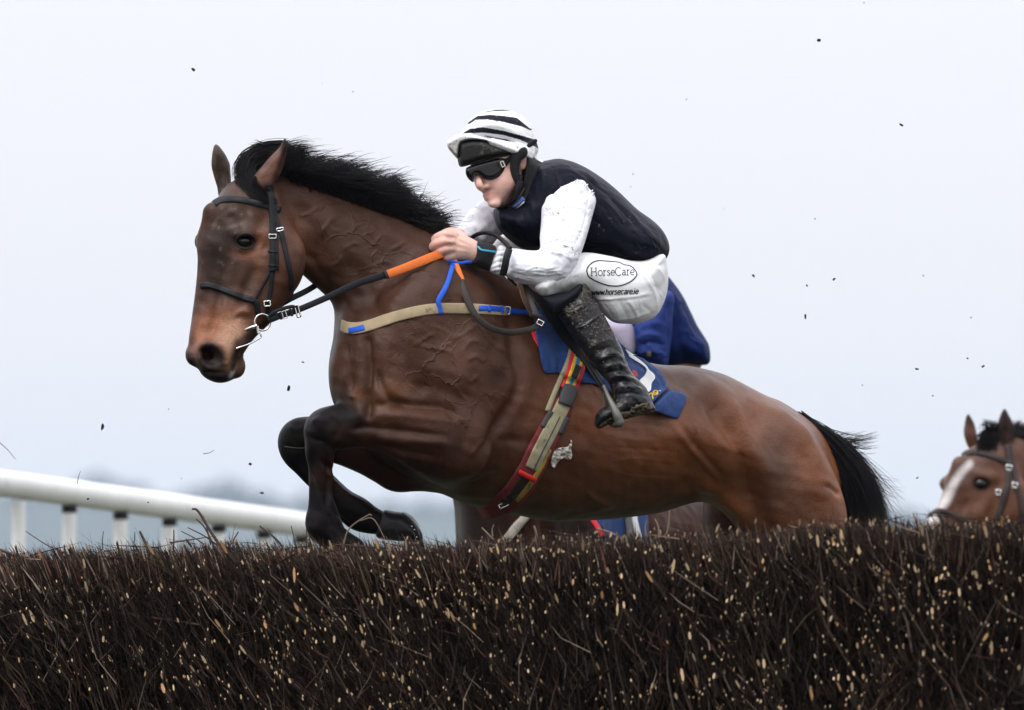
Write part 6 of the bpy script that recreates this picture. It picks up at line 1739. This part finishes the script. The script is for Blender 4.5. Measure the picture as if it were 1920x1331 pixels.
# helmet, cap, goggles
f = Field(850, 1015, 250, 375, -130, 90, 2.0)
f.poly([(860, 268), (874, 263), (890, 261), (917, 265), (946, 276), (966, 286), (962, 291), (940, 295), (906, 303), (884, 309), (866, 314), (861, 312), (858, 300), (857, 284)], 12, 66, (-36 - 900 * 0.25, 0.25, 0), k=4, blur=1.5, smooth=3)
V, Q = f.mesh(2)
helmet = put('helmet', V, Q, mat=M_HELMET, parent=jockey)
V, Q = sheet([(863, 309), (866, 314), (884, 309.5), (906, 303.5), (940, 295.5), (962, 291), (960, 287), (938, 291), (905, 298.5), (880, 305)], lambda X, Y: -84 + (X - 905) * 0.25 + 0 * Y, 4, 1.5, smooth=3)
put('peak_edge', V, Q, mat=mat('peak_rubber', (0.010, 0.010, 0.011), 0.45), parent=helmet)
f = Field(945, 1012, 268, 385, -100, -20, 1.6)
f.poly([(962, 285), (984, 276), (990, 288), (984, 297), (977, 303), (974, 316), (976, 332), (981, 343), (977, 352), (970, 350), (963, 341), (957, 326), (956, 308), (958, 295)], 7, 12, (-70, 0, 0), k=2, blur=1, smooth=3)
f.tube3([(975, 348, -72, 6), (972, 358, -74, 6), (967, 370, -74, 5)], k=3)
V, Q = f.mesh(1)
eg = put('ear_guard', V, Q, mat=M_BLACKCLOTH, parent=helmet)
buckle(974, 333, -84, 9, 8, 10, eg, 1.2, m=M_LEATHER); buckle(970, 355, -82, 11, 8, 12, eg, 1.2, m=M_LEATHER)
free_strap('chin_strap', [(975, 340, -84), (971, 355, -84), (966, 372, -80), (958, 384, -70)], [10, 10, 9, 7], M_LEATHER, eg, 3)
free_strap('chin_strap_edge', [(984, 352, -70), (975, 368, -74), (962, 384, -70)], 2.2, mat('tan_strap_edge', (0.16, 0.11, 0.07), 0.7), eg, 2)

f = Field(830, 1030, 198, 322, -110, 75, 1.5)
f.poly([(866, 256), (877, 232), (895, 214), (913, 208), (937, 206), (960, 210), (982, 221), (995, 239), (1004, 262), (1010, 281), (1006, 292), (1008, 298), (1020, 303), (1017, 309), (1004, 302), (985, 292), (965, 284), (946, 275), (917, 265), (888, 261)],
       48, 64, (-20 - 930 * 0.1, 0.1, 0), k=6, blur=2, smooth=3)
f.poly([(838.5, 268), (846, 259), (866, 250.5), (890, 253), (917, 260), (946, 271), (970, 282), (985, 290), (966, 288), (946, 279), (917, 268), (888, 264.5), (868, 267), (862, 276), (860, 299), (853, 294), (846, 286), (840, 278)],
       5, 66, (-30 - 900 * 0.25, 0.25, 0), k=5, blur=1.2, smooth=3)
f.tube3([(925, 268, -84, 7), (950, 274, -78, 9), (972, 281, -68, 10), (992, 289, -52, 10)], k=8)
V, Q = f.mesh(1)
s = Sculpt(V, Q); s.stroke([(990, 240), (1000, 265), (1002, 290)], 5, -2); s.stroke([(980, 286), (996, 296), (1010, 302)], 3, 2); s.stroke([(944, 207), (944, 240), (944, 274)], 1.2, -0.8, False); s.noise(10, 0.5, 3)
V = s.done()
cc = np.tile([0.78, 0.78, 0.80], (len(V), 1))
blk = (0.008, 0.009, 0.018)
def band(top, bot):
    t, b = np.array(top, float), np.array(bot, float)
    yt = np.interp(V[:, 0], t[:, 0], t[:, 1]); yb = np.interp(V[:, 0], b[:, 0], b[:, 1])
    return ((V[:, 1] > yt) & (V[:, 1] < yb)).astype(float)
m_ = np.maximum.reduce([
    band([(860, 252), (865, 252), (881, 242), (906, 239.5), (944, 246), (978, 255), (1002, 262), (1012, 267)], [(860, 252), (875, 251), (906, 249.4), (944, 254), (975, 263), (1000, 274), (1012, 281)]),
    band([(872, 234), (877, 231), (895, 218), (920, 216), (944, 218), (969, 221.5), (994, 242)], [(872, 234), (881, 233), (892, 225.5), (915, 225), (944, 229.6), (978, 238), (994, 245)]),
    band([(905, 211), (913, 209.5), (930, 206.5), (948, 206.5), (960, 210)], [(905, 211), (913, 211), (930, 209), (948, 209), (960, 210)]),
    band([(905, 256), (911, 255.5), (951, 262.5), (960, 267)], [(905, 256), (911, 257), (951, 265.5), (960, 267)]) * (V[:, 0] > 908) * (V[:, 0] < 958)])
cc = lerp_col(cc, m_, blk)
cc = lerp_col(cc, inside(V, [(839, 272), (850, 266), (866, 262), (866, 300), (856, 302), (840, 284)], 3) * 0.8, (0.36, 0.34, 0.31))
put('cap', V, Q, mat=M_CAP, parent=jockey, col=cc)

gd = lambda X, Y: -84 + (np.asarray(X, float) - 905) * 0.30 + 0.0011 * (np.asarray(X, float) - 905) ** 2 + 0 * np.asarray(Y, float)
V, Q = sheet([(873, 325), (874, 316), (884, 311), (905, 304.5), (930, 298), (944, 297), (948, 306), (947, 318), (940, 330), (928, 337), (915, 339), (904, 335), (897, 329.5), (892, 330.5), (889, 336), (888, 343), (881, 339), (876, 333)], gd, 9, 1.5, edge=8, smooth=3, blur=0.8)
gog = put('goggles', V, Q, mat=M_LENS, parent=jockey)
V, Q = sheet([(944, 299), (950, 297), (962, 289), (980, 277), (1003, 261), (1007, 268), (990, 280), (968, 293), (955, 305), (948, 314)], lambda X, Y: -74 + (np.asarray(X, float) - 945) * 0.3 + 0 * np.asarray(Y, float), 4, 1.6, edge=3, smooth=3, blur=0.6)
put('goggle_strap', V, Q, mat=M_BLACKCLOTH, parent=gog)
buckle(942.5, 308.5, -90, 5.5, 9.5, -24, gog, 0.9, m=mat('pale_slider', (0.6, 0.6, 0.5), 0.4))

# whip bent round the near wrist
whip = empty('whip', at(930, 460, -170), 'black leather riding whip looped against the near white sleeve of the jockey', 'whip')
V, Q = tube_mesh(catmull(np.array([(878, 455, -120), (884, 447, -130), (895, 440, -140), (910, 437, -155), (928, 441, -172), (944, 453, -190), (957, 467, -205)], float), 6), 4.2, 8)
put('shaft', V, Q, mat=M_LEATHER, parent=whip)
free_strap('grip', [(955, 468, -210), (950, 484, -214), (947, 500, -212), (943, 516, -204)], [13, 13, 13.5, 13], mat('scuffed_black_grip', (0.012, 0.012, 0.012), 0.5, mud=0.8, mud_scale=100, mud_size=0.63, mud_col=(0.2, 0.18, 0.15)), whip, 6, (1, 0.25, 0.1))
# ------------------------------------------------------------------ the horse and rider half hidden behind
def rot_horse(V, yaw, tx, ty, td, sc, lift=0.0):
    W = V.copy()
    up = np.clip((640 - W[:, 0]) / 200, 0, 1)
    W[:, 1] -= lift * up * up * (3 - 2 * up)
    lg = np.clip((880 - W[:, 0]) / 120, 0, 1) * np.clip((W[:, 1] - 735) / 40, 0, 1)
    W[:, 1] += 120 * lg * lg * (3 - 2 * lg)                 # forelegs reach down, not folded
    x = W[:, 0] - 800; d = W[:, 2] + 83
    c, s = math.cos(R(yaw)), math.sin(R(yaw))
    W[:, 0] = 800 + (c * x - s * d) * sc + tx
    W[:, 2] = (s * x + c * d) * sc + td
    W[:, 1] = 700 + (W[:, 1] - 700) * sc + ty
    return W
OV = rot_horse(HV, 30, 178, 212, 1150, 0.936, 85)
horse3 = empty('racehorse', at(1100, 1330, 1150), 'dark brown racehorse mostly hidden behind the leading horse, its chest showing under the belly', 'horse')
oc3 = hc * np.array([0.30, 0.25, 0.25])  # leading horse's coat colour, darkened to stand in for shade behind it
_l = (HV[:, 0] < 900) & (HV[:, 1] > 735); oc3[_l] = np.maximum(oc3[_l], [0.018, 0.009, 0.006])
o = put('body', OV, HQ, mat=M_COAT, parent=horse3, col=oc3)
O_SKIN = Skin((OV, HQ))
bg3 = strap('breast_girth', [(1000, 945), (985, 968), (968, 988), (948, 1012), (925, 1035)], 16, None, mat('pale_elastic_girth', (0.42, 0.38, 0.32), 0.75, vary=0.1), 4, 3, O_SKIN)
tag(bg3, 'pale elastic breast girth on the hidden brown horse below the leading horses belly', 'breast girth')
dm3 = O_SKIN.depth_map(1090, 1230, 880, 1060, 8, 1.5, 6)
V, Q = sheet([(1112, 890), (1112, 960), (1122, 985), (1134, 1006), (1150, 1030), (1210, 1040), (1215, 960), (1200, 890)], dm3, 3, 3, smooth=2)
c3 = put('saddle_cloth', V, Q, mat=M_NAVYCLOTH); tag(c3, 'navy saddle cloth on the hidden brown horse, a scrap showing just above the brush', 'saddle cloth')
K3 = Skin((V, Q))
strap('red_edge', [(1106, 930), (1110, 968), (1118, 984), (1130, 1004)], 9, c3, M_RED, 3, 1, O_SKIN)
lt = strap('stirrup_leather', [(1174, 900), (1177, 950), (1179, 985), (1184, 1030)], 11, None, mat('grey_webbing', (0.14, 0.14, 0.15), 0.7), 4, 5, K3)
tag(lt, 'grey stirrup leather hanging over the scrap of navy cloth above the brush', 'stirrup leather')
g3 = strap('girth', [(1180, 900), (1190, 975), (1204, 1030)], 10, None, M_WHITEPRINT, 4, 5, K3); tag(g3, 'white and orange girth edge beside the grey stirrup leather above the brush', 'girth')
strap('orange_edge', [(1190, 900), (1200, 975), (1214, 1030)], 8, g3, M_ORANGE, 4, 4, O_SKIN)

M_ROYAL = mat('royal_blue_silk', (0.018, 0.036, 0.165), 0.55, spec=0.12, bump=0.1, bump_scale=300, bump2=0.35, bump2_scale=16, mud=0.8, mud_scale=50, mud_size=0.70, mud_col=(0.06, 0.05, 0.05))
M_NAVY = mat('navy_jacket', (0.005, 0.014, 0.078), 0.6, spec=0.08, bump=0.1, bump_scale=300, bump2=0.3, bump2_scale=14)
M_LAV = mat('pale_lilac_cloth', (0.36, 0.32, 0.42), 0.7, bump2=0.2, bump2_scale=20, mud=0.6, mud_scale=50, mud_size=0.72)
put3 = lambda name, V, Q, **k: put(name, np.asarray(V) + [0, 0, 300], Q, **k)       # rider sits that far back, over its own horse
rider3 = empty('person', at(1220, 900, 1450), 'rider in royal blue silks half hidden behind the black and white jockey', 'person')
f = Field(1060, 1345, 430, 760, 1000, 1320, 5)
f.tube3([(1270, 660, 1165, 52), (1220, 600, 1160, 54), (1180, 560, 1155, 50)], k=14); f.tube3([(1185, 560, 1150, 30), (1160, 530, 1140, 26)], k=10); f.ell(1140, 505, 1135, 34, 42, 34, 0, k=8)
f.tube3([(1215, 580, 1080, 22), (1222, 650, 1068, 18), (1165, 640, 1072, 10), (1120, 630, 1080, 9)], k=8)
V, Q = f.mesh(2); put3('body', V, Q, mat=M_SKIN, parent=rider3, col=np.tile([0.42, 0.22, 0.17], (len(V), 1)))
f = Field(1130, 1345, 490, 700, 1020, 1300, 3.5)
f.poly([(1215, 505), (1238, 508), (1252, 518), (1264, 532), (1280, 555), (1295, 585), (1308, 612), (1322, 634), (1330, 650), (1331, 680), (1312, 684), (1285, 686), (1250, 690), (1210, 690), (1180, 660), (1160, 620), (1150, 580), (1165, 535), (1190, 512)], 46, 92, (1160, 0, 0), k=6, blur=3, smooth=3)
V, Q = f.mesh(2); s = Sculpt(V, Q)
for p, w, h in [([(1255, 540), (1280, 590), (1290, 640)], 8, 5), ([(1270, 560), (1300, 610), (1315, 650)], 7, -5), ([(1262, 600), (1275, 650), (1290, 682)], 8, -5), ([(1268, 570), (1290, 560)], 5, 3), ([(1300, 625), (1318, 650), (1322, 676)], 5, 4)]: s.stroke(p, w, h)
s.creases((1260, 560), (1310, 660), 16, 50, 62, 20, 3, 2.2, 21); s.noise(20, 1.0, 6); put3('jacket', s.done(), Q, mat=M_NAVY, parent=rider3)
f = Field(1165, 1275, 530, 700, 1000, 1140, 3)
f.poly([(1210, 585), (1235, 555), (1252, 545), (1264, 556), (1262, 590), (1260, 630), (1256, 660), (1250, 686), (1228, 686), (1206, 676), (1192, 664), (1187, 640), (1188, 612)], 36, 42, (1065, 0, 0), k=4, blur=2.5, smooth=3)
V, Q = f.mesh(2); s = Sculpt(V, Q)
for p, w, h in [([(1192, 640), (1215, 628), (1240, 632)], 5, 4), ([(1192, 652), (1220, 642), (1250, 650)], 4, -4), ([(1196, 664), (1220, 658), (1246, 664)], 4, 4), ([(1200, 615), (1225, 605), (1250, 612)], 6, 3), ([(1214, 640), (1216, 656), (1212, 672)], 3, 3), ([(1254, 560), (1252, 600), (1254, 650)], 4, -3)]: s.stroke(p, w, h)
s.creases((1200, 640), (1250, 660), 14, 40, 8, 20, 2.6, 2.2, 22); s.creases((1210, 590), (1250, 610), 8, 40, 60, 20, 2.6, 1.6, 23); s.noise(12, 0.8, 7); put3('sleeve', s.done(), Q, mat=M_ROYAL, parent=rider3)
M3 = Skin((s.done(), Q))
V, Q = uvsphere((1217, 663, M3.depth(1217, 663, 1030) - 1), (5, 6, 3), 8, 6); put3('mud_lump', V, Q, mat=M_SOLE, parent=rider3)
f = Field(1120, 1340, 590, 720, 1000, 1300, 3.5)
f.tube3([(1275, 645, 1165, 38), (1228, 650, 1100, 30), (1168, 636, 1062, 24)], k=10); f.tube3([(1270, 645, 1220, 38), (1215, 660, 1250, 34), (1150, 650, 1262, 24)], k=10)
f.poly([(1134, 606), (1150, 602), (1172, 600), (1182, 604), (1190, 622), (1192, 650), (1186, 670), (1168, 662), (1150, 645), (1138, 626)], 20, 28, (1056, 0, 0), k=4, blur=2)
V, Q = f.mesh(2); put3('breeches', V, Q, mat=M_LAV, parent=rider3)
f = Field(1085, 1185, 445, 545, 1080, 1190, 4)
f.ell(1138, 496, 1135, 40, 38, 44, 0, k=4); f.ell(1104, 512, 1130, 16, 7, 34, -14, k=6)
V, Q = f.mesh(2); put3('cap', V, Q, mat=M_ROYAL, parent=rider3)

for dd in (1056, 1262):
    f = Field(1120, 1270, 630, 930, dd - 45, dd + 45, 4)
    f.tube3([(1166, 650, dd, 22), (1190, 740, dd, 22), (1226, 850, dd, 17), (1240, 892, dd, 16), (1200, 910, dd, 13)], k=6)
    V, Q = f.mesh(2); put3('boot', V, Q, mat=M_BOOT, parent=rider3)
f = Field(1130, 1330, 800, 930, 1060, 1330, 6)
f.poly([(1150, 850), (1180, 838), (1240, 850), (1300, 862), (1310, 890), (1250, 910), (1180, 900)], 30, 100, (1190, 0, 0), k=4)
V, Q = f.mesh(2); tag(put('saddle', V + [0, 0, 300], Q, mat=M_LEATHER), 'dark saddle on the hidden brown horse under the rider in royal blue', 'saddle')

# ------------------------------------------------------------------ the horse coming up on the right
D2 = 2400.0
horse2 = empty('racehorse', at(2000, 1330, D2), 'bay racehorse with a white blaze, its head rising behind the right end of the brush', 'horse')
f = Field(1700, 2620, 755, 1345, D2 - 160, D2 + 460, 6, (0, 0))
f = Field(1700, 2200, 755, 1200, D2 - 170, D2 + 200, 3.6)
f.poly([(1820, 838), (1807, 850), (1803, 864), (1786, 879), (1770, 895), (1770, 914), (1765, 935), (1757, 950), (1741, 968), (1729, 994), (1722, 1030), (1718, 1062), (1732, 1088), (1780, 1095), (1812, 1062), (1850, 1025), (1886, 1005), (1915, 965), (1922, 905), (1908, 855), (1888, 828), (1852, 822)],
       52, 54, (D2 - 25, 0, 0), k=14, blur=3, smooth=3, pw=2.3)
f.poly([(1856, 830), (1885, 802), (1930, 812), (2010, 845), (2100, 905), (2200, 1000), (2230, 1300), (2050, 1220), (1960, 1080), (1920, 1010), (1900, 930), (1875, 880)], 60, 62, (D2 + 10 - 1900 * 0.3, 0.3, 0), k=26, blur=4, smooth=3)
f.poly([(1814, 774), (1808, 796), (1807, 812), (1813, 834), (1824, 846), (1834, 836), (1832, 812), (1826, 790)], 12, 12, (D2 + 20, 0, 0), k=6, blur=1.5, smooth=3)
f.poly([(1883, 764), (1873, 784), (1868, 806), (1870, 834), (1880, 850), (1894, 840), (1902, 812), (1900, 794), (1892, 777)], 13, 13, (D2 - 45, 0, 0), k=6, blur=1.5, smooth=3)
f.tube3([(1884, 782, D2 - 60, 2), (1884, 806, D2 - 60, 6), (1882, 830, D2 - 58, 6)], k=4, cut=True)
f.tube([(1800, 870, D2 - 60, 16), (1785, 920, D2 - 62, 15), (1762, 980, D2 - 66, 14)], k=16)
f.ell(1846, 892, D2 - 72, 24, 13, 14, 14, k=10); f.tube3([(1862, 925, D2 - 70, 8), (1835, 965, D2 - 72, 8)], k=12); f.ell(1900, 945, D2 - 70, 34, 50, 20, 10, k=16)
f.ell(1840, 906, D2 - 88, 14, 11, 12, 5, k=4, cut=True); f.ell(1771, 906, D2 - 30, 10, 12, 14, 0, k=6)
V2, Q2 = f.mesh(2)
s = Sculpt(V2, Q2); s.stroke([(1868, 900), (1860, 960), (1840, 1000)], 10, -4); s.stroke([(1815, 930), (1800, 970), (1790, 1000)], 8, -4); s.noise(24, 1, 8)
V2 = s.done()
x2, y2 = V2[:, 0], V2[:, 1]
c2 = np.tile([0.095, 0.038, 0.022], (len(V2), 1))
c2 = lerp_col(c2, 0.7 * blob(V2, 1870, 950, 40, 60), (0.15, 0.055, 0.022)); c2 = lerp_col(c2, 0.6 * blob(V2, 1800, 885, 26, 40, 20), (0.06, 0.034, 0.028))
c2 = lerp_col(c2, 0.85 * np.maximum(inside(V2, [(1884, 755), (1866, 800), (1872, 830), (1890, 836), (1908, 800)], 8), 0.8 * inside(V2, [(1814, 766), (1808, 785), (1822, 800), (1830, 790)], 8)), (0.012, 0.008, 0.008))
bz = np.maximum(inside(V2, [(1812, 866), (1820, 863), (1824, 870), (1814, 882), (1800, 900), (1788, 925), (1778, 946), (1768, 954), (1757, 953), (1766, 930), (1780, 906), (1796, 882)], 6),
                inside(V2, [(1756, 956), (1740, 966), (1722, 1000), (1715, 1060), (1740, 1060), (1752, 1000), (1766, 972)], 8))
c2 = lerp_col(c2, bz, (0.66, 0.60, 0.59)); c2 = lerp_col(c2, np.clip(blob(V2, 1840, 906, 18, 14, 5, 3), 0, 1), (0.012, 0.009, 0.009))
o2 = put('body', V2, Q2, mat=M_COAT, parent=horse2, col=c2)
S2 = Skin((V2, Q2))
V, Q = uvsphere((1840, 906, D2 - 74), (13, 11, 11), 18, 12); put('eye', V, Q, mat=M_EYE, parent=horse2)
rh = np.random.default_rng(9); n = 500
root = np.stack([rh.uniform(1850, 1895, n), rh.uniform(800, 828, n)], 1); end = np.stack([rh.uniform(1828, 1870, n), rh.uniform(815, 850, n)], 1)
fl = rh.random(n) < 0.15; end[fl] = np.stack([rh.uniform(1832, 1870, n), rh.uniform(785, 806, n)], 1)[fl]
md = (root + end) / 2 + np.stack([rh.normal(-6, 4, n), rh.normal(-12, 4, n)], 1)
P = np.stack([np.column_stack([root, np.full(n, D2 - 20.0)]), np.column_stack([md, np.full(n, D2 - 50.0)]), np.column_stack([md * 0.4 + end * 0.6, np.full(n, D2 - 70.0)]), np.column_stack([end, D2 - 74 + rh.normal(0, 4, n)])], 1)
V, Q = strands(bez(P, 8), rh.uniform(0.6, 1.2, n)); put('forelock', V, Q, mat=M_HAIR, parent=horse2)
n = 900
t = rh.random(n); root = pl([(1890, 806), (1935, 816), (2010, 848), (2100, 908)], t); tip = root + np.stack([rh.uniform(0, 26, n), -rh.uniform(4, 24, n)], 1)
P = np.stack([np.column_stack([root + [0, 10], D2 - 20 + 0.3 * (root[:, 0] - 1900) - 10]), np.column_stack([root, D2 - 30 + 0 * t]), np.column_stack([root * 0.5 + tip * 0.5 + [0, -5], D2 - 20 + 0 * t]), np.column_stack([tip, D2 + rh.normal(0, 10, n)])], 1)
V, Q = strands(bez(P, 6), rh.uniform(0.6, 1.2, n)); put('mane', V, Q, mat=M_HAIR, parent=horse2)
br2 = empty('bridle', at(1850, 920, D2 - 80), 'dark bridle with plain noseband on the bay horse with the white blaze', 'bridle')
M_B2 = mat('worn_brown_bridle', (0.035, 0.026, 0.024), 0.5, vary=0.2)
strap('browband', [(1896, 869), (1872, 858), (1848, 850), (1826, 846), (1812, 848)], 10, br2, M_B2, 4, 3, S2, tail=[(1805, 853, D2 - 40), (1804, 858, D2 - 10)])
strap('headpiece', [(1890, 834), (1893, 850), (1893, 870)], 12, br2, M_B2, 4, 3, S2)
strap('cheekpiece', [(1894, 862), (1890, 900), (1880, 940), (1866, 980), (1856, 1010)], 11, br2, M_B2, 5, 4, S2)
strap('throatlash', [(1898, 866), (1906, 900), (1914, 950), (1918, 990)], 8, br2, M_B2, 4, 3, S2)
strap('noseband', [(1838, 992), (1817, 980), (1787, 964), (1768, 957), (1756, 957)], 9, br2, M_B2, 6, 4, S2, tail=[(1744, 964, D2 - 40), (1740, 972, D2 - 10)])
strap('noseband_hanger', [(1757, 958), (1764, 970), (1774, 990)], 8, br2, M_B2, 4, 3, S2)
for x, y in [(1892, 876), (1903, 909), (1872, 922)]: buckle(x, y, S2.depth(x, y, D2 - 80) - 8, 9, 8, 10, br2, 1.8)

# ------------------------------------------------------------------ divots and bits thrown up into the air
M_CLOD = mat('wet_clod', (0.030, 0.021, 0.016), 0.8, bump=0.8, bump_scale=400)
M_RCLOD = mat('red_brown_clod', (0.16, 0.02, 0.02), 0.8)
rc = np.random.default_rng(77)
def clod(x, y, d, r, label, long=1.0, ang=0.0, m=None):
    V, Q = uvsphere((0, 0, 0), 1.0, 10, 7)
    k = 1 + 0.28 * np.sin(V @ rc.normal(size=3) * 3 + rc.uniform(0, 6)) + 0.22 * np.sin(V @ rc.normal(size=3) * 5 + rc.uniform(0, 6))
    V = V * k[:, None] * np.array([long, 0.8, 1]) * r * (0.45 if d >= 200 else 0.66)
    c, s_ = math.cos(R(ang)), math.sin(R(ang))
    V = np.column_stack([V[:, 0] * c - V[:, 1] * s_ + x, V[:, 0] * s_ + V[:, 1] * c + y, V[:, 2] + d])
    o = put('mud_clod', V, Q, mat=m or M_CLOD)
    tag(o, label, 'mud clod', 'mud clods thrown up into the air')
for a in [(362, 131, 60, 4.2, 'mud clod high in the sky up and left of the leading horses ears', 1.4, 30), (662, 173, 0, 1.8, 'tiny mud speck high above the leading horses mane'), (604, 157, 0, 1.5, 'fainter mud speck left of the tiny one above the mane'),
          (1535, 76, -40, 4.4, 'mud clod near the top of the sky, right of centre', 1.3, 10), (1690, 235, 0, 4.6, 'dark mud clod in the open sky nearest the upper right', 1.3, 15), (1620, 6, 0, 1.8, 'mud speck at the very top edge of the sky'),
          (1287, 187, 500, 2.6, 'soft grey mud speck high to the right of the jockeys cap'), (1187, 327, 500, 3.0, 'mud speck just above the jockeys back'), (1182, 351, 500, 2.2, 'lower mud speck close over the jockeys back'),
          (1357, 392, 500, 2.2, 'lone mud speck level with the jockeys chin out to the right'), (1528, 411, 600, 3.0, 'mud speck in mid sky well right of the jockeys back'), (1413, 518, 450, 5.2, 'blurred two lobed mud clod level with the lettered breeches', 1.5, 50),
          (1564, 524, 100, 3.4, 'mud clod right of the blurred two lobed one', 1.4, -40), (1513, 536, 100, 2.6, 'small mud clod between the two lobed clod and the one right of it', 1.3, 60), (1510, 594, 300, 4.6, 'long upright mud clod in the sky above the croup', 1.9, 84),
          (1731, 518, 500, 3.2, 'mud speck in the middle of the sky at the right'), (1821, 596, 450, 3.0, 'mud speck high over the ears of the horse on the right'), (1814, 671, 150, 2.4, 'mud clod halfway down the sky over the right hand horse', 1.3, 30),
          (1843, 686, 60, 3.0, 'dark clod lowest above the right hand horses near ear', 1.5, -30), (1720, 691, 60, 3.0, 'flat mud clod up and left of the right hand horse', 1.7, 5), (1749, 741, 400, 3.2, 'soft mud speck just left of the right hand horses ears'),
          (1617, 721, 500, 2.8, 'mud speck above the black tail'), (1720, 895, 100, 2.4, 'mud clod between the tail and the blazed face', 1.8, -30), (458, 678, 0, 3.2, 'mud clod just behind the leading horses chin'), (568, 678, 40, 2.6, 'mud clod between chin and chest of the leading horse', 1.4, 10),
          (541, 727, -60, 5.2, 'largest mud clod below the leading horses head', 1.4, -70), (316, 766, 300, 2.6, 'faint mud speck low left of the muzzle'), (192, 798, 0, 5.0, 'spindle shaped mud clod above the white rail', 1.9, -75),
          (469, 869, 0, 4.0, 'red clod in front of the folded knees', 1.2, 40, M_RCLOD), (340, 896, 200, 2.6, 'mud speck just over the middle of the white rail'), (165, 934, -30, 3.2, 'dark clod against the white rail'), (278, 941, 0, 2.4, 'mud speck against the white rail nearer the knees'), (491, 923, 0, 2.8, 'thin flat clod just above the far end of the rail', 2.2, 5)]:
    clod(*a[:5], *(a[5:]))
for pts, lab in [([(-4, 826), (14, 842), (29, 860)], 'dry grass stalk flying at the left edge above the rail'), ([(381, 850), (392, 848), (402, 843)], 'short grass stalk flying between the rail and the knees'), ([(145, 906), (147, 894), (151, 882)], 'upright grass stalk in front of the white rail'),
                 ([(533, 836), (548, 838), (566, 839), (586, 836)], 'straw stalk caught across the folded far knee')]:
    C = catmull(np.array([(x, y, -140.0 if 'knee' in lab and 'caught' in lab else 0.0) for x, y in pts], float), 6)
    V, Q = tube_mesh(C, np.linspace(0.9, 0.5, len(C)), 5)
    tag(put('grass_stalk', V, Q, mat=M_STRAW), lab, 'grass stalk')
